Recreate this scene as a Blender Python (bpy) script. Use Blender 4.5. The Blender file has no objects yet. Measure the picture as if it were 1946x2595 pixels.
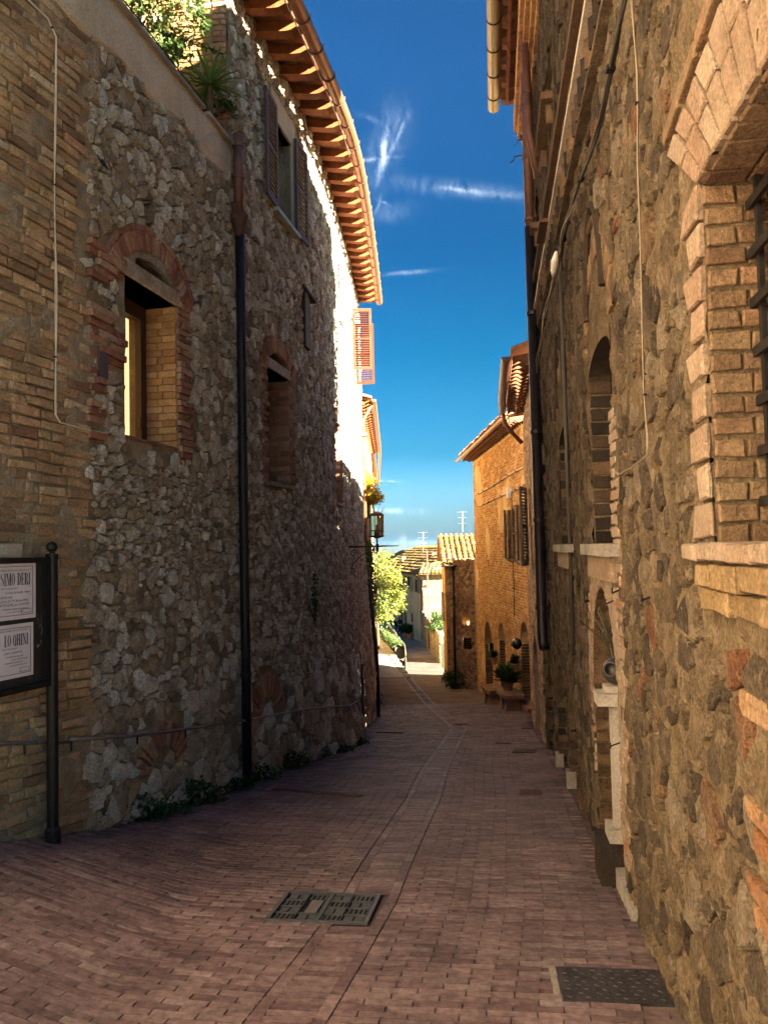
import bpy, math, random
import numpy as np
from math import sin, cos, tan, pi, radians, sqrt, atan2, hypot, exp, floor
from mathutils import Vector, noise as mnoise
random.seed(7)
S = bpy.context.scene
COL = S.collection

# ------------------------------------------------------------------ camera, sky, sun, exposure
PITCH, ROLL, FPX = radians(2.67), radians(1.3), 1949.0
cam_d = bpy.data.cameras.new('camera')
cam = bpy.data.objects.new('camera', cam_d); COL.objects.link(cam)
cam_d.sensor_fit = 'HORIZONTAL'; cam_d.sensor_width = 36.0; cam_d.lens = 36.0*FPX/1946.0
cam_d.clip_start = 0.05; cam_d.clip_end = 60000
from mathutils import Matrix
_F = Vector((0, cos(PITCH), sin(PITCH))); _U = Vector((0, -sin(PITCH), cos(PITCH))); _R = Vector((1, 0, 0))
_U2 = _U*cos(ROLL)+_R*sin(ROLL); _R2 = _R*cos(ROLL)-_U*sin(ROLL)
cam.matrix_world = Matrix((( _R2.x, _U2.x, -_F.x, 0), (_R2.y, _U2.y, -_F.y, 0), (_R2.z, _U2.z, -_F.z, 0), (0, 0, 0, 1)))
S.camera = cam

SUN_EL, SUN_AZ = radians(19.3), radians(127)       # azimuth clockwise from +Y (the view direction)
world = bpy.data.worlds.new('World'); S.world = world; world.use_nodes = True
world.cycles.sampling_method = 'MANUAL'; world.cycles.sample_map_resolution = 256
SUN_STRENGTH, SKY_STRENGTH, EXPOSURE = 5.0, 0.061, 4.45
S.view_settings.view_transform = 'Standard'; S.view_settings.look = 'None'
S.view_settings.gamma = 1.0; S.view_settings.use_curve_mapping = False
S.view_settings.exposure = EXPOSURE
def build_sky():
    nt = world.node_tree; nt.nodes.clear(); L = nt.links.new
    out = nt.nodes.new('ShaderNodeOutputWorld'); bg = nt.nodes.new('ShaderNodeBackground')
    sky = nt.nodes.new('ShaderNodeTexSky'); sky.sky_type = 'NISHITA'; sky.sun_disc = False
    sky.sun_elevation = SUN_EL; sky.sun_rotation = SUN_AZ
    sky.air_density = 1.0; sky.dust_density = 4.0; sky.ozone_density = 3.0; sky.altitude = 300
    hs = nt.nodes.new('ShaderNodeHueSaturation'); hs.inputs['Saturation'].default_value = 1.18
    L(sky.outputs[0], hs.inputs['Color'])
    # (clouds below)
    # wisps of cirrus, placed by direction of the sky and shaped by stretched noise
    geo = nt.nodes.new('ShaderNodeTexCoord')
    def vm(op, a, b=None):
        n = nt.nodes.new('ShaderNodeVectorMath'); n.operation = op
        for i, v in enumerate((a, b)):
            if v is None: continue
            if isinstance(v, (tuple, list)): n.inputs[i].default_value = v
            else: L(v, n.inputs[i])
        return n
    def mt(op, a, b=None, c=None):
        n = nt.nodes.new('ShaderNodeMath'); n.operation = op; n.use_clamp = False
        for i, v in enumerate((a, b, c)):
            if v is None: continue
            if isinstance(v, (int, float)): n.inputs[i].default_value = v
            else: L(v, n.inputs[i])
        return n.outputs[0]
    dirv = geo.outputs['Generated']
    sep = nt.nodes.new('ShaderNodeSeparateXYZ'); L(dirv, sep.inputs[0])
    ax = mt('DIVIDE', sep.outputs[0], mt('MAXIMUM', sep.outputs[1], 0.05))
    az = mt('DIVIDE', sep.outputs[2], mt('MAXIMUM', sep.outputs[1], 0.05))
    comb = nt.nodes.new('ShaderNodeCombineXYZ'); L(ax, comb.inputs[0]); L(az, comb.inputs[1])
    total = None
    nz = nt.nodes.new('ShaderNodeTexNoise'); nz.inputs['Scale'].default_value = 26; nz.inputs['Detail'].default_value = 4; nz.inputs['Roughness'].default_value = .62
    L(comb.outputs[0], nz.inputs['Vector'])
    cen = vm('SUBTRACT', nz.outputs['Color'], (.5, .5, .5)).outputs[0]
    warped = {}
    def warp(k):
        if k not in warped:
            w = vm('SCALE', cen); w.inputs['Scale'].default_value = k; warped[k] = vm('ADD', comb.outputs[0], w.outputs[0]).outputs[0]
        return warped[k]
    n2 = nt.nodes.new('ShaderNodeTexNoise'); n2.inputs['Scale'].default_value = 75; n2.inputs['Detail'].default_value = 4; n2.inputs['Roughness'].default_value = .65
    st = nt.nodes.new('ShaderNodeMapping'); st.inputs['Scale'].default_value = (1.5, .35, 1); st.inputs['Rotation'].default_value = (0, 0, .35); L(warp(.03), st.inputs[0]); L(st.outputs[0], n2.inputs['Vector'])
    fine = mt('MAXIMUM', mt('MULTIPLY', mt('SUBTRACT', n2.outputs[0], .30), 2.6), 0.0)
    def wisp(cx, cz, ang, la, lb, wp, gain):
        nonlocal total
        d = vm('SUBTRACT', warp(wp), (cx, cz, 0)).outputs[0]
        ca, sa = cos(ang), sin(ang)
        u = vm('DOT_PRODUCT', d, (ca/la, sa/la, 0)).outputs['Value']
        v = vm('DOT_PRODUCT', d, (-sa/lb, ca/lb, 0)).outputs['Value']
        r2 = mt('MULTIPLY_ADD', u, u, mt('MULTIPLY', v, v))
        t = mt('MULTIPLY', mt('POWER', .3679, r2), gain*.55)
        total = t if total is None else mt('ADD', total, t)
    def pxd(x, y):
        d = _R2*(x-973)/FPX-_U2*(y-1297.5)/FPX+_F
        return d.x/d.y, d.z/d.y
    # the curl (a bright upright stroke, a second strand, faint fringes), the long streak, and low puffs
    for (x, y, ang, la, lb, wp, ga) in (
        (973, 388, 78, .026, .0040, .02, .95), (990, 338, 60, .018, .003, .02, .32), (1008, 350, 66, .026, .0030, .02, .42),
        (948, 402, 3, .026, .0028, .012, .42), (938, 300, -30, .020, .004, .02, .12), (978, 365, 72, .05, .020, .03, .16),
        (1172, 481, -9, .024, .0030, .012, .48), (1165, 478, -7, .09, .010, .012, .16), (1290, 494, -3, .05, .004, .012, .16),
        (957, 520, 68, .013, .0020, .012, .34), (972, 512, -30, .010, .0020, .012, .22), (985, 540, 10, .03, .012, .03, .10),
        (1035, 690, 4, .026, .0026, .006, .36), (983, 1219, -3, .014, .0012, .004, .55)):
        c = pxd(x, y); wisp(c[0], c[1], radians(ang), la, lb, wp, ga)
    for (x, y, la, lb, ga) in ((962, 1292, .010, .0030, .7), (1003, 1295, .011, .0036, .95), (1066, 1298, .013, .004, .25), (1021, 1368, .005, .006, .6), (1062, 1372, .005, .004, .5), (1040, 1378, .06, .003, .45)):
        c = pxd(x, y); wisp(c[0], c[1], 0, la, lb, .006, ga*.8)
    total = mt('MULTIPLY', total, fine)
    # the low sky is denser and bluer than the model's white horizon, all the way round
    tint = nt.nodes.new('ShaderNodeValToRGB'); L(mt('MAXIMUM', sep.outputs[2], 0.0), tint.inputs[0])
    cr = tint.color_ramp; cr.elements[0].position = 0.0; cr.elements[0].color = (.27, .37, .45, 1); cr.elements[1].position = .54; cr.elements[1].color = (.048, .112, .148, 1)
    for p, c in ((.02, (.25, .37, .46)), (.045, (.17, .28, .38)), (.12, (.04, .14, .18)), (.24, (.014, .108, .137)), (.37, (.02, .088, .12))):
        e = cr.elements.new(p); e.color = (*c, 1)
    mul = nt.nodes.new('ShaderNodeMixRGB'); mul.blend_type = 'MULTIPLY'; mul.inputs[0].default_value = 1; L(hs.outputs[0], mul.inputs[1]); L(tint.outputs[0], mul.inputs[2])
    hs = mul
    front = mt('GREATER_THAN', sep.outputs[1], 0.1)
    fac = nt.nodes.new('ShaderNodeMath'); fac.operation = 'MULTIPLY'; fac.use_clamp = True
    L(total, fac.inputs[0]); L(front, fac.inputs[1])
    mix = nt.nodes.new('ShaderNodeMixRGB'); L(fac.outputs[0], mix.inputs[0]); L(hs.outputs[0], mix.inputs[1])
    mix.inputs[2].default_value = (2.0, 2.3, 2.6, 1)
    L(mix.outputs[0], bg.inputs[0]); bg.inputs[1].default_value = SKY_STRENGTH
    L(bg.outputs[0], out.inputs[0])
build_sky()
sun_d = bpy.data.lights.new('sun', 'SUN'); sun_d.energy = SUN_STRENGTH; sun_d.angle = radians(0.5); sun_d.color = (1.0, .83, .61)
sun = bpy.data.objects.new('sun', sun_d); COL.objects.link(sun); sun.location = (20, -15, 30)
SUN_DIR = Vector((sin(SUN_AZ)*cos(SUN_EL), cos(SUN_AZ)*cos(SUN_EL), sin(SUN_EL)))
sun.rotation_euler = SUN_DIR.to_track_quat('Z', 'Y').to_euler()
S.cycles.use_denoising = True; S.cycles.max_bounces = 7; S.cycles.diffuse_bounces = 5; S.cycles.transparent_max_bounces = 6; S.cycles.sample_clamp_indirect = 6.0

# ------------------------------------------------------------------ pixel <-> world helpers (camera stands at the origin, z = 0 is eye level)
def ray(x, y):
    d = _R2*(x-973)/FPX-_U2*(y-1297.5)/FPX+_F
    return d/d.y
def at_depth(x, y, Y): return ray(x, y)*Y
def proj(p):
    p = Vector(p); w = p.dot(_F)
    if w < .05: return None
    return 973+FPX*p.dot(_R2)/w, 1297.5-FPX*p.dot(_U2)/w
GY = [-60, -5, 0, 3, 5, 8, 12, 15, 20, 25, 30, 40, 55, 75, 150]
GZ = [-1.5, -1.45, -1.6, -1.83, -2.03, -2.43, -3.03, -3.5, -4.3, -5.0, -5.48, -6.4, -7.25, -7.95, -12]
def sstep(a, b, x):
    t = min(1, max(0, (x-a)/(b-a))); return t*t*(3-2*t)
def gz(X, Y):
    z = float(np.interp(Y, GY, GZ))
    k = float(np.interp(Y, [-2, 4.7, 6.2, 7.6], [.22, .22, .09, 0]))
    return z + k*max(0, -X-1.2)
def on_ground(x, y):
    d = ray(x, y); Y = 1.5
    while Y < 150:
        if d.z*Y < gz(d.x*Y, Y): break
        Y *= 1.004
    return Vector((d.x*Y, Y, gz(d.x*Y, Y)))

# ------------------------------------------------------------------ objects
def tag(o, label=None, cat=None, group=None, kind=None):
    if label: o['label'] = label
    if cat: o['category'] = cat
    if group: o['group'] = group
    if kind: o['kind'] = kind
    return o
def empty(name, loc=(0, 0, 0), label=None, cat=None, group=None, kind=None, rz=0):
    o = bpy.data.objects.new(name, None); COL.objects.link(o); o.location = loc; o.rotation_euler = (0, 0, rz)
    o.empty_display_size = .2
    return tag(o, label, cat, group, kind)
class MB:
    """collects polygons, with a per-vertex tint"""
    def __init__(s): s.v = []; s.f = []; s.t = []; s.n = 0; s.blocks = []
    def add(s, verts, faces, tint=None):
        o = len(s.v); s.v.extend([tuple(p) for p in verts]); s.f.extend([tuple(i+o for i in f) for f in faces])
        s.t.extend([random.random() if tint is None else tint]*len(verts)); return s
    def box(s, c, sx, sy, sz, ax=None, tint=None):
        """centre c, full sizes, optional axes (3 vectors)"""
        c = Vector(c); A = ax or (Vector((1, 0, 0)), Vector((0, 1, 0)), Vector((0, 0, 1)))
        vs = []
        for k in (-.5, .5):
            for j in (-.5, .5):
                for i in (-.5, .5): vs.append(c+A[0]*(i*sx)+A[1]*(j*sy)+A[2]*(k*sz))
        return s.add(vs, [(0, 2, 3, 1), (4, 5, 7, 6), (0, 1, 5, 4), (2, 6, 7, 3), (0, 4, 6, 2), (1, 3, 7, 5)], tint)
    def tube(s, pts, r, n=8, cap=True, tint=None, closed=False):
        pts = [Vector(p) for p in pts]; rs = r if isinstance(r, (list, tuple)) else [r]*len(pts)
        vs = []; up = None
        for i, p in enumerate(pts):
            a = pts[max(0, i-1)]; b = pts[min(len(pts)-1, i+1)]; t = (b-a)
            t = t.normalized() if t.length > 1e-9 else Vector((0, 0, 1))
            if up is None: up = Vector((0, 0, 1)) if abs(t.z) < .9 else Vector((1, 0, 0))
            x = t.cross(up)
            if x.length < 1e-6: x = t.orthogonal()
            x.normalize(); y = x.cross(t).normalized(); up = y
            for k in range(n):
                an = 2*pi*k/n; vs.append(p+x*(cos(an)*rs[i])+y*(sin(an)*rs[i]))
        fs = []
        for i in range(len(pts)-1):
            for k in range(n):
                k2 = (k+1) % n; fs.append((i*n+k, i*n+k2, (i+1)*n+k2, (i+1)*n+k))
        if cap:
            fs.append(tuple(reversed(range(n)))); fs.append(tuple((len(pts)-1)*n+k for k in range(n)))
        return s.add(vs, fs, tint)
    def lathe(s, c, prof, n=14, tint=None, axis=None):
        """prof list of (r, z) from bottom to top, around vertical or given axis"""
        c = Vector(c); A = axis or Vector((0, 0, 1)); X = A.orthogonal().normalized() if axis else Vector((1, 0, 0)); Yv = A.cross(X)
        vs = []
        for r, z in prof:
            for k in range(n):
                an = 2*pi*k/n; vs.append(c+A*z+X*(cos(an)*r)+Yv*(sin(an)*r))
        fs = []
        for i in range(len(prof)-1):
            for k in range(n):
                k2 = (k+1) % n; fs.append((i*n+k, i*n+k2, (i+1)*n+k2, (i+1)*n+k))
        fs.append(tuple(reversed(range(n)))); fs.append(tuple((len(prof)-1)*n+k for k in range(n)))
        return s.add(vs, fs, tint)
    def build(s, name, mat, parent=None, smooth=False, origin=None, kind=None, label=None):
        me = mesh_from(name, s.v, s.f, s.t, mat, smooth, origin)
        return put(name, me, parent, origin, kind, label)
def mesh_from(name, v, f, t, mat, smooth=False, origin=None):
    me = bpy.data.meshes.new(name)
    if origin is not None: v = [(p[0]-origin[0], p[1]-origin[1], p[2]-origin[2]) for p in v]
    me.from_pydata(v, [], f)
    a = me.attributes.new('tint', 'FLOAT', 'POINT'); a.data.foreach_set('value', np.array(t, 'f'))
    if smooth: me.polygons.foreach_set('use_smooth', [True]*len(me.polygons))
    if mat is not None: me.materials.append(mat)
    me.update(); return me
def put(name, me, parent=None, origin=None, kind=None, label=None):
    o = bpy.data.objects.new(name, me); COL.objects.link(o)
    if origin is not None: o.location = origin
    if parent is not None:
        o.parent = parent; o.matrix_parent_inverse = parent_inv(parent)
    if kind: o['kind'] = kind
    if label: o['label'] = label
    return o
def wmat(o):
    m = Matrix.LocRotScale(o.location, o.rotation_euler, o.scale)
    if o.parent: m = wmat(o.parent) @ o.matrix_parent_inverse @ m
    return m
def parent_inv(p): return wmat(p).inverted()
def copy_tree(o, parent=None):
    c = o.copy(); COL.objects.link(c)
    if parent is not None: c.parent = parent
    for ch in [x for x in o.children]: copy_tree(ch, c)
    return c
def place_pieces(pieces, name, mat, parent, limit=300, rest=None, smooth=False):
    """pieces: (verts, faces, tint). The largest in view become objects, the rest one mesh of stuff."""
    sc = []
    for i, (v, f, t) in enumerate(pieces):
        c = sum((Vector(p) for p in v), Vector())/len(v); q = proj(c)
        if q is None or not (-40 < q[0] < 1986 and -40 < q[1] < 2640): sc.append((0, i, c)); continue
        qs = [proj(p) for p in v]; qs = [k for k in qs if k]
        w = max(k[0] for k in qs)-min(k[0] for k in qs); h = max(k[1] for k in qs)-min(k[1] for k in qs)
        sc.append((w*h, i, c))
    sc.sort(key=lambda k: -k[0])
    big = MB(); objs = []
    for r, (a, i, c) in enumerate(sc):
        v, f, t = pieces[i]
        if r < limit and a > 0:
            objs.append(put(name, mesh_from(name, v, f, [t]*len(v), mat, smooth, c), parent, c))
        else: big.add(v, f, t)
    if big.v: big.build(rest or ('small_'+name), mat, parent, smooth, kind='stuff')
    return objs

# ------------------------------------------------------------------ materials
class NT:
    def __init__(s, name):
        s.m = bpy.data.materials.new(name); s.m.use_nodes = True; s.t = s.m.node_tree; s.t.nodes.clear()
        s.out = s.t.nodes.new('ShaderNodeOutputMaterial'); s.b = s.t.nodes.new('ShaderNodeBsdfPrincipled')
        s.t.links.new(s.b.outputs[0], s.out.inputs[0])
        s.pos = s.t.nodes.new('ShaderNodeNewGeometry').outputs['Position']
    def set(s, sock, v):
        if isinstance(v, bpy.types.NodeSocket): s.t.links.new(v, sock)
        elif isinstance(v, (tuple, list)) and len(v) == 3 and sock.type == 'RGBA': sock.default_value = (*v, 1)
        else: sock.default_value = v
    def n(s, typ, inp=None, **props):
        nd = s.t.nodes.new('ShaderNode'+typ)
        for k, v in props.items(): setattr(nd, k, v)
        for k, v in (inp or {}).items(): s.set(nd.inputs[k], v)
        return nd
    def noise(s, scale, detail=6, rough=.6, vec=None, dist=0.0):
        return s.n('TexNoise', {'Scale': scale, 'Detail': detail, 'Roughness': rough, 'Distortion': dist, 'Vector': vec or s.pos}).outputs[0]
    def stretch(s, sx, sy, sz, vec=None): return s.n('Mapping', {'Vector': vec or s.pos, 'Scale': (sx, sy, sz)}).outputs[0]
    def ramp(s, fac, stops, interp='LINEAR'):
        r = s.n('ValToRGB', {'Fac': fac}); cr = r.color_ramp; cr.interpolation = interp
        while len(cr.elements) < len(stops): cr.elements.new(.5)
        for e, (p, c) in zip(cr.elements, stops):
            e.position = p; e.color = (c, c, c, 1) if isinstance(c, (int, float)) else (*c, 1)
        return r.outputs[0]
    def mix(s, fac, a, b, mode='MIX'):
        return s.n('MixRGB', {0: fac, 1: a, 2: b}, blend_type=mode).outputs[0]
    def math(s, op, a, b=0.0, clamp=False):
        return s.n('Math', {0: a, 1: b}, operation=op, use_clamp=clamp).outputs[0]
    def map(s, v, a, b, c, d): return s.n('MapRange', {0: v, 1: a, 2: b, 3: c, 4: d}).outputs[0]
    def bump(s, h, dist=.02, strength=1.0, normal=None):
        i = {'Height': h, 'Distance': dist, 'Strength': strength}
        if normal: i['Normal'] = normal
        return s.n('Bump', i).outputs[0]
    def fin(s, col, rough=.9, normal=None, spec=.25, metal=0.0, **kw):
        s.set(s.b.inputs['Base Color'], col); s.set(s.b.inputs['Roughness'], rough)
        s.set(s.b.inputs['Specular IOR Level'], spec); s.set(s.b.inputs['Metallic'], metal)
        if normal: s.set(s.b.inputs['Normal'], normal)
        for k, v in kw.items(): s.set(s.b.inputs[k], v)
        return s.m
    def tint(s): return s.n('Attribute', attribute_name='tint').outputs['Fac']
def rock_mat(name, stops, nscale=14, bscale=38, bdist=.03, lo=.55, hi=1.25, rough=.92, stain=None, stain_amt=.0, pits=.0):
    k = NT(name); c = k.ramp(k.tint(), stops)
    c = k.mix(1.0, c, k.ramp(k.noise(nscale, 8, .65), [(.25, lo), (.75, hi)]), 'MULTIPLY')
    c = k.mix(1.0, c, k.ramp(k.noise(nscale*7, 5, .7), [(.32, .52), (.68, 1.42)]), 'MULTIPLY')
    if stain: c = k.mix(k.math('MULTIPLY', k.ramp(k.noise(2.2, 6, .65), [(.42, 0), (.66, 1)]), stain_amt), c, stain)
    h = k.noise(bscale, 8, .68)
    if pits:
        vo = k.n('TexVoronoi', {'Scale': bscale*1.6, 'Vector': k.pos}).outputs[0]
        h = k.math('ADD', h, k.math('MULTIPLY', k.ramp(vo, [(.0, 0), (.28, 1)]), pits))
    return k.fin(c, rough, k.bump(h, bdist, .9), .15)
def paint_mat(name, col, rough=.5, metal=0.0, var=.25, scale=20, bump=.004, spec=.3):
    k = NT(name); n = k.noise(scale, 6, .65)
    c = k.mix(1.0, col, k.ramp(n, [(.3, 1-var), (.7, 1+var)]), 'MULTIPLY')
    return k.fin(c, k.map(n, .3, .7, max(.05, rough-.12), min(1, rough+.15)), k.bump(k.noise(scale*4, 5, .6), bump, .6), spec, metal)
M = {}
M['rubble'] = rock_mat('rubble_stone', [(0, (.30, .225, .16)), (.15, (.50, .41, .31)), (.35, (.68, .59, .475)), (.52, (.50, .375, .265)), (.66, (.76, .68, .57)), (.82, (.86, .80, .70)), (1, (.92, .88, .81))], 11, 34, .10, .6, 1.25, pits=.5)
M['oldbrick'] = rock_mat('ochre_brick', [(0, (.24, .14, .09)), (.25, (.42, .27, .155)), (.5, (.58, .41, .235)), (.75, (.46, .28, .175)), (1, (.66, .52, .35))], 12, 45, .02, .6, 1.2, stain=(.17, .115, .07), stain_amt=.6, pits=.2)
M['redbrick'] = rock_mat('red_brick', [(0, (.24, .11, .08)), (.4, (.33, .165, .115)), (.75, (.38, .22, .15)), (1, (.42, .28, .20))], 16, 60, .008, .65, 1.2, pits=.12)
M['jambbrick'] = rock_mat('orange_jamb_brick', [(0, (.34, .17, .08)), (.5, (.46, .26, .12)), (1, (.50, .32, .17))], 16, 60, .008, .6, 1.2, pits=.12)
M['pinkbrick'] = rock_mat('pale_pink_brick', [(0, (.25, .155, .105)), (.3, (.31, .215, .15)), (.6, (.35, .26, .19)), (.93, (.30, .22, .165)), (.96, (.31, .19, .12)), (1, (.31, .145, .075))], 9, 50, .02, .55, 1.25, stain=(.30, .25, .185), stain_amt=.55, pits=.25)
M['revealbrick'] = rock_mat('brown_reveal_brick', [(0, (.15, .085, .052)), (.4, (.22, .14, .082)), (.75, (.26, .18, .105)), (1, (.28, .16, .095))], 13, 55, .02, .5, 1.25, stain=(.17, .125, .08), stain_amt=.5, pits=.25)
def far_tone(k, c):  # greyer and darker further along the wall, with a noisy edge
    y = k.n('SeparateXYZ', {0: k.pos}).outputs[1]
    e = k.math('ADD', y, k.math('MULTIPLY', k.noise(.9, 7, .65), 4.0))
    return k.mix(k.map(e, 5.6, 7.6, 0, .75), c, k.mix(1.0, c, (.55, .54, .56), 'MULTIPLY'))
def right_stone():
    k = NT('weathered_stone'); c = k.ramp(k.tint(), [(0, (.11, .085, .062)), (.25, (.19, .145, .10)), (.45, (.27, .205, .13)), (.65, (.22, .16, .095)), (.8, (.32, .24, .15)), (.92, (.42, .34, .24)), (.965, (.34, .22, .13)), (1, (.32, .15, .08))])
    c = k.mix(1.0, c, k.ramp(k.noise(9, 9, .7), [(.25, .45), (.75, 1.45)]), 'MULTIPLY')
    c = k.mix(1.0, c, k.ramp(k.noise(70, 5, .7), [(.32, .5), (.68, 1.45)]), 'MULTIPLY')
    sm = k.noise(7, 10, .74, None, .4); c = k.mix(k.ramp(sm, [(.555, 0), (.62, .9)]), c, k.ramp(k.noise(22, 6, .6), [(.3, (.34, .255, .16)), (.7, (.50, .40, .265))]))
    c = far_tone(k, k.mix(1.0, c, (.86, .86, .88), 'MULTIPLY'))
    vo = k.n('TexVoronoi', {'Scale': 55, 'Vector': k.pos}).outputs[0]
    h = k.math('ADD', k.math('MULTIPLY', k.noise(26, 9, .72), 1.0), k.math('MULTIPLY', k.ramp(vo, [(0, 0), (.3, 1)]), .3))
    return k.fin(c, .93, k.bump(k.math('ADD', h, k.math('MULTIPLY', sm, 1.4)), .09, 1.0), .15)
M['rightstone'] = right_stone()
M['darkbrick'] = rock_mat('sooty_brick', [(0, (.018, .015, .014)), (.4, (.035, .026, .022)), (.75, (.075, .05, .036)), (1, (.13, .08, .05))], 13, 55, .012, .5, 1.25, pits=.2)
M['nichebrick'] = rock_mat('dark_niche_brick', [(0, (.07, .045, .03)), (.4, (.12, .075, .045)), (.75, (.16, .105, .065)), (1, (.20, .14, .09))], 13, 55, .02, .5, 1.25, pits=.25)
def mortar(name, c1, c2, c3, scale=5, bdist=.03):
    k = NT(name); n = k.noise(scale, 9, .68)
    c = k.ramp(n, [(.3, c1), (.5, c2), (.72, c3)])
    c = k.mix(1.0, c, k.ramp(k.noise(70, 4, .6), [(.3, .7), (.7, 1.2)]), 'MULTIPLY')
    c = k.mix(k.math('MULTIPLY', k.ramp(k.noise(1.3, 7, .65, k.stretch(1, 1, .35)), [(.45, 0), (.68, 1)]), .55), c, (c1[0]*.62, c1[1]*.6, c1[2]*.58))
    return k.fin(c, .95, k.bump(k.noise(26, 9, .7), bdist, .9), .1)
M['mortar'] = mortar('sandy_mortar', (.22, .17, .12), (.33, .265, .19), (.46, .38, .285))
M['plaster'] = mortar('grey_brown_plaster', (.44, .37, .29), (.55, .47, .375), (.63, .55, .45), 3, .015)
def right_mortar():
    k = NT('yellow_mortar'); n = k.noise(6, 10, .72)
    c = k.ramp(n, [(.3, (.20, .14, .08)), (.48, (.32, .235, .14)), (.7, (.50, .385, .245))])
    c = k.mix(1.0, c, k.ramp(k.noise(60, 5, .7), [(.32, .55), (.68, 1.4)]), 'MULTIPLY')
    d = k.noise(8, 10, .75, None, .5); c = k.mix(k.ramp(d, [(.57, 0), (.64, .8)]), c, k.ramp(k.noise(40, 6, .6), [(.3, (.11, .085, .058)), (.7, (.20, .155, .105))]))
    c = far_tone(k, k.mix(1.0, c, (.86, .86, .88), 'MULTIPLY'))
    return k.fin(c, .95, k.bump(k.math('ADD', k.noise(24, 9, .72), k.math('MULTIPLY', d, -1.3)), .09, 1.0), .1)
M['rmortar'] = right_mortar()
# ------------------------------------------------------------------ walls: a plan line, a height and an outward depth
class Wall:
    def __init__(s, pts, side, batter=None, smooth=0):
        P = [Vector((a, b)) for a, b in pts]
        for _ in range(smooth):
            Q = [P[0]]
            for a, b in zip(P, P[1:]): Q += [a*.75+b*.25, a*.25+b*.75]
            Q.append(P[-1]); P = Q
        s.p = P; s.u = [0.0]; s.side = side; s.bat = batter
        for a, b in zip(P, P[1:]): s.u.append(s.u[-1]+(b-a).length)
        s.U = np.array(s.u); s.X = np.array([p.x for p in P]); s.Yy = np.array([p.y for p in P]); s.len = s.u[-1]
    def xy(s, u):
        if u <= 0: d = (s.p[1]-s.p[0]).normalized(); q = s.p[0]+d*u; return q.x, q.y
        if u >= s.len: d = (s.p[-1]-s.p[-2]).normalized(); q = s.p[-1]+d*(u-s.len); return q.x, q.y
        return float(np.interp(u, s.U, s.X)), float(np.interp(u, s.U, s.Yy))
    def tan(s, u):
        a = s.xy(u-.12); b = s.xy(u+.12); return Vector((b[0]-a[0], b[1]-a[1], 0)).normalized()
    def nrm(s, u):
        t = s.tan(u); return Vector((t.y, -t.x, 0))*s.side
    def P(s, u, z, d=0.0):
        x, y = s.xy(u); n = s.nrm(u)
        if s.bat: d = d+s.bat(u, y, z)
        return Vector((x+n.x*d, y+n.y*d, z))
    def at(s, px, py, d=0.0, lo=None, hi=None):
        """where the view ray through a photo pixel meets the wall: (u, z)"""
        r = ray(px, py); f0 = None; u = lo if lo is not None else -4.0; hi = hi or s.len+6
        while u < hi:
            x, y = s.xy(u); z = r.z*y; p = s.P(u, z, d); f = p.x-r.x*p.y
            if f0 is not None and f0*f <= 0: return u, r.z*p.y
            f0 = f; u += .02
        return u, r.z*s.xy(u)[1]
    def ax(s, u): return s.tan(u), s.nrm(u), Vector((0, 0, 1))
    def box(s, mb, u0, u1, z0, z1, d0, d1, tint=None, seg=.5):
        """a box lying on the wall between depths d0 and d1, following its curve"""
        n = max(1, int((u1-u0)/seg)); vs = []; fs = []
        for i in range(n+1):
            u = u0+(u1-u0)*i/n
            vs += [s.P(u, z0, d0), s.P(u, z1, d0), s.P(u, z1, d1), s.P(u, z0, d1)]
        for i in range(n):
            a = 4*i
            for k in range(4): fs.append((a+k, a+(k+1) % 4, a+4+(k+1) % 4, a+4+k))
        fs += [(3, 2, 1, 0), (4*n, 4*n+1, 4*n+2, 4*n+3)]
        mb.add(vs, fs, tint)
    def core(s, name, mat, parent, u0, u1, z0, z1, holes=(), step=.12, rough=.02, d=0.0, top=None, freq=3.0):
        """a sheet with openings and reveals; holes: (u0, u1, z0, z1, depth)"""
        us = sorted(set([round(v, 4) for v in np.arange(u0, u1, step)]+[u1]+[round(h[i], 4) for h in holes for i in (0, 1)]))
        zs = sorted(set([round(v, 4) for v in np.arange(z0, z1, step)]+[z1]+[round(h[i], 4) for h in holes for i in (2, 3)]))
        edge = set()
        mb = MB(); idx = {}
        def vert(i, j):
            if (i, j) not in idx:
                u, z = us[i], zs[j]
                zz = min(z, top(u)) if top else z
                p = s.P(u, zz, d); q = mnoise.fractal(p*freq, .8, 2.1, 4)
                p = s.P(u, zz, d+rough*q); idx[(i, j)] = len(mb.v); mb.v.append(tuple(p)); mb.t.append(.5)
            return idx[(i, j)]
        for i in range(len(us)-1):
            for j in range(len(zs)-1):
                uc, zc = (us[i]+us[i+1])/2, (zs[j]+zs[j+1])/2
                if any(h[0] < uc < h[1] and h[2] < zc < h[3] for h in holes): continue
                if top and zs[j] >= top(uc): continue
                q = (vert(i, j), vert(i+1, j), vert(i+1, j+1), vert(i, j+1))
                mb.f.append(q if s.side > 0 else q[::-1])
        for h in holes:
            a, b, lo, hi, dep = h[:5]
            for (p, q) in (((a, lo), (b, lo)), ((b, lo), (b, hi)), ((b, hi), (a, hi)), ((a, hi), (a, lo))):
                mb.add([s.P(p[0], p[1], d+.0), s.P(q[0], q[1], d+.0), s.P(q[0], q[1], d-dep), s.P(p[0], p[1], d-dep)], [(0, 1, 2, 3)], .5)
            mb.add([s.P(a, lo, d-dep), s.P(b, lo, d-dep), s.P(b, hi, d-dep), s.P(a, hi, d-dep)], [(0, 1, 2, 3)], .5)
        return mb.build(name, mat, parent)

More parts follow.
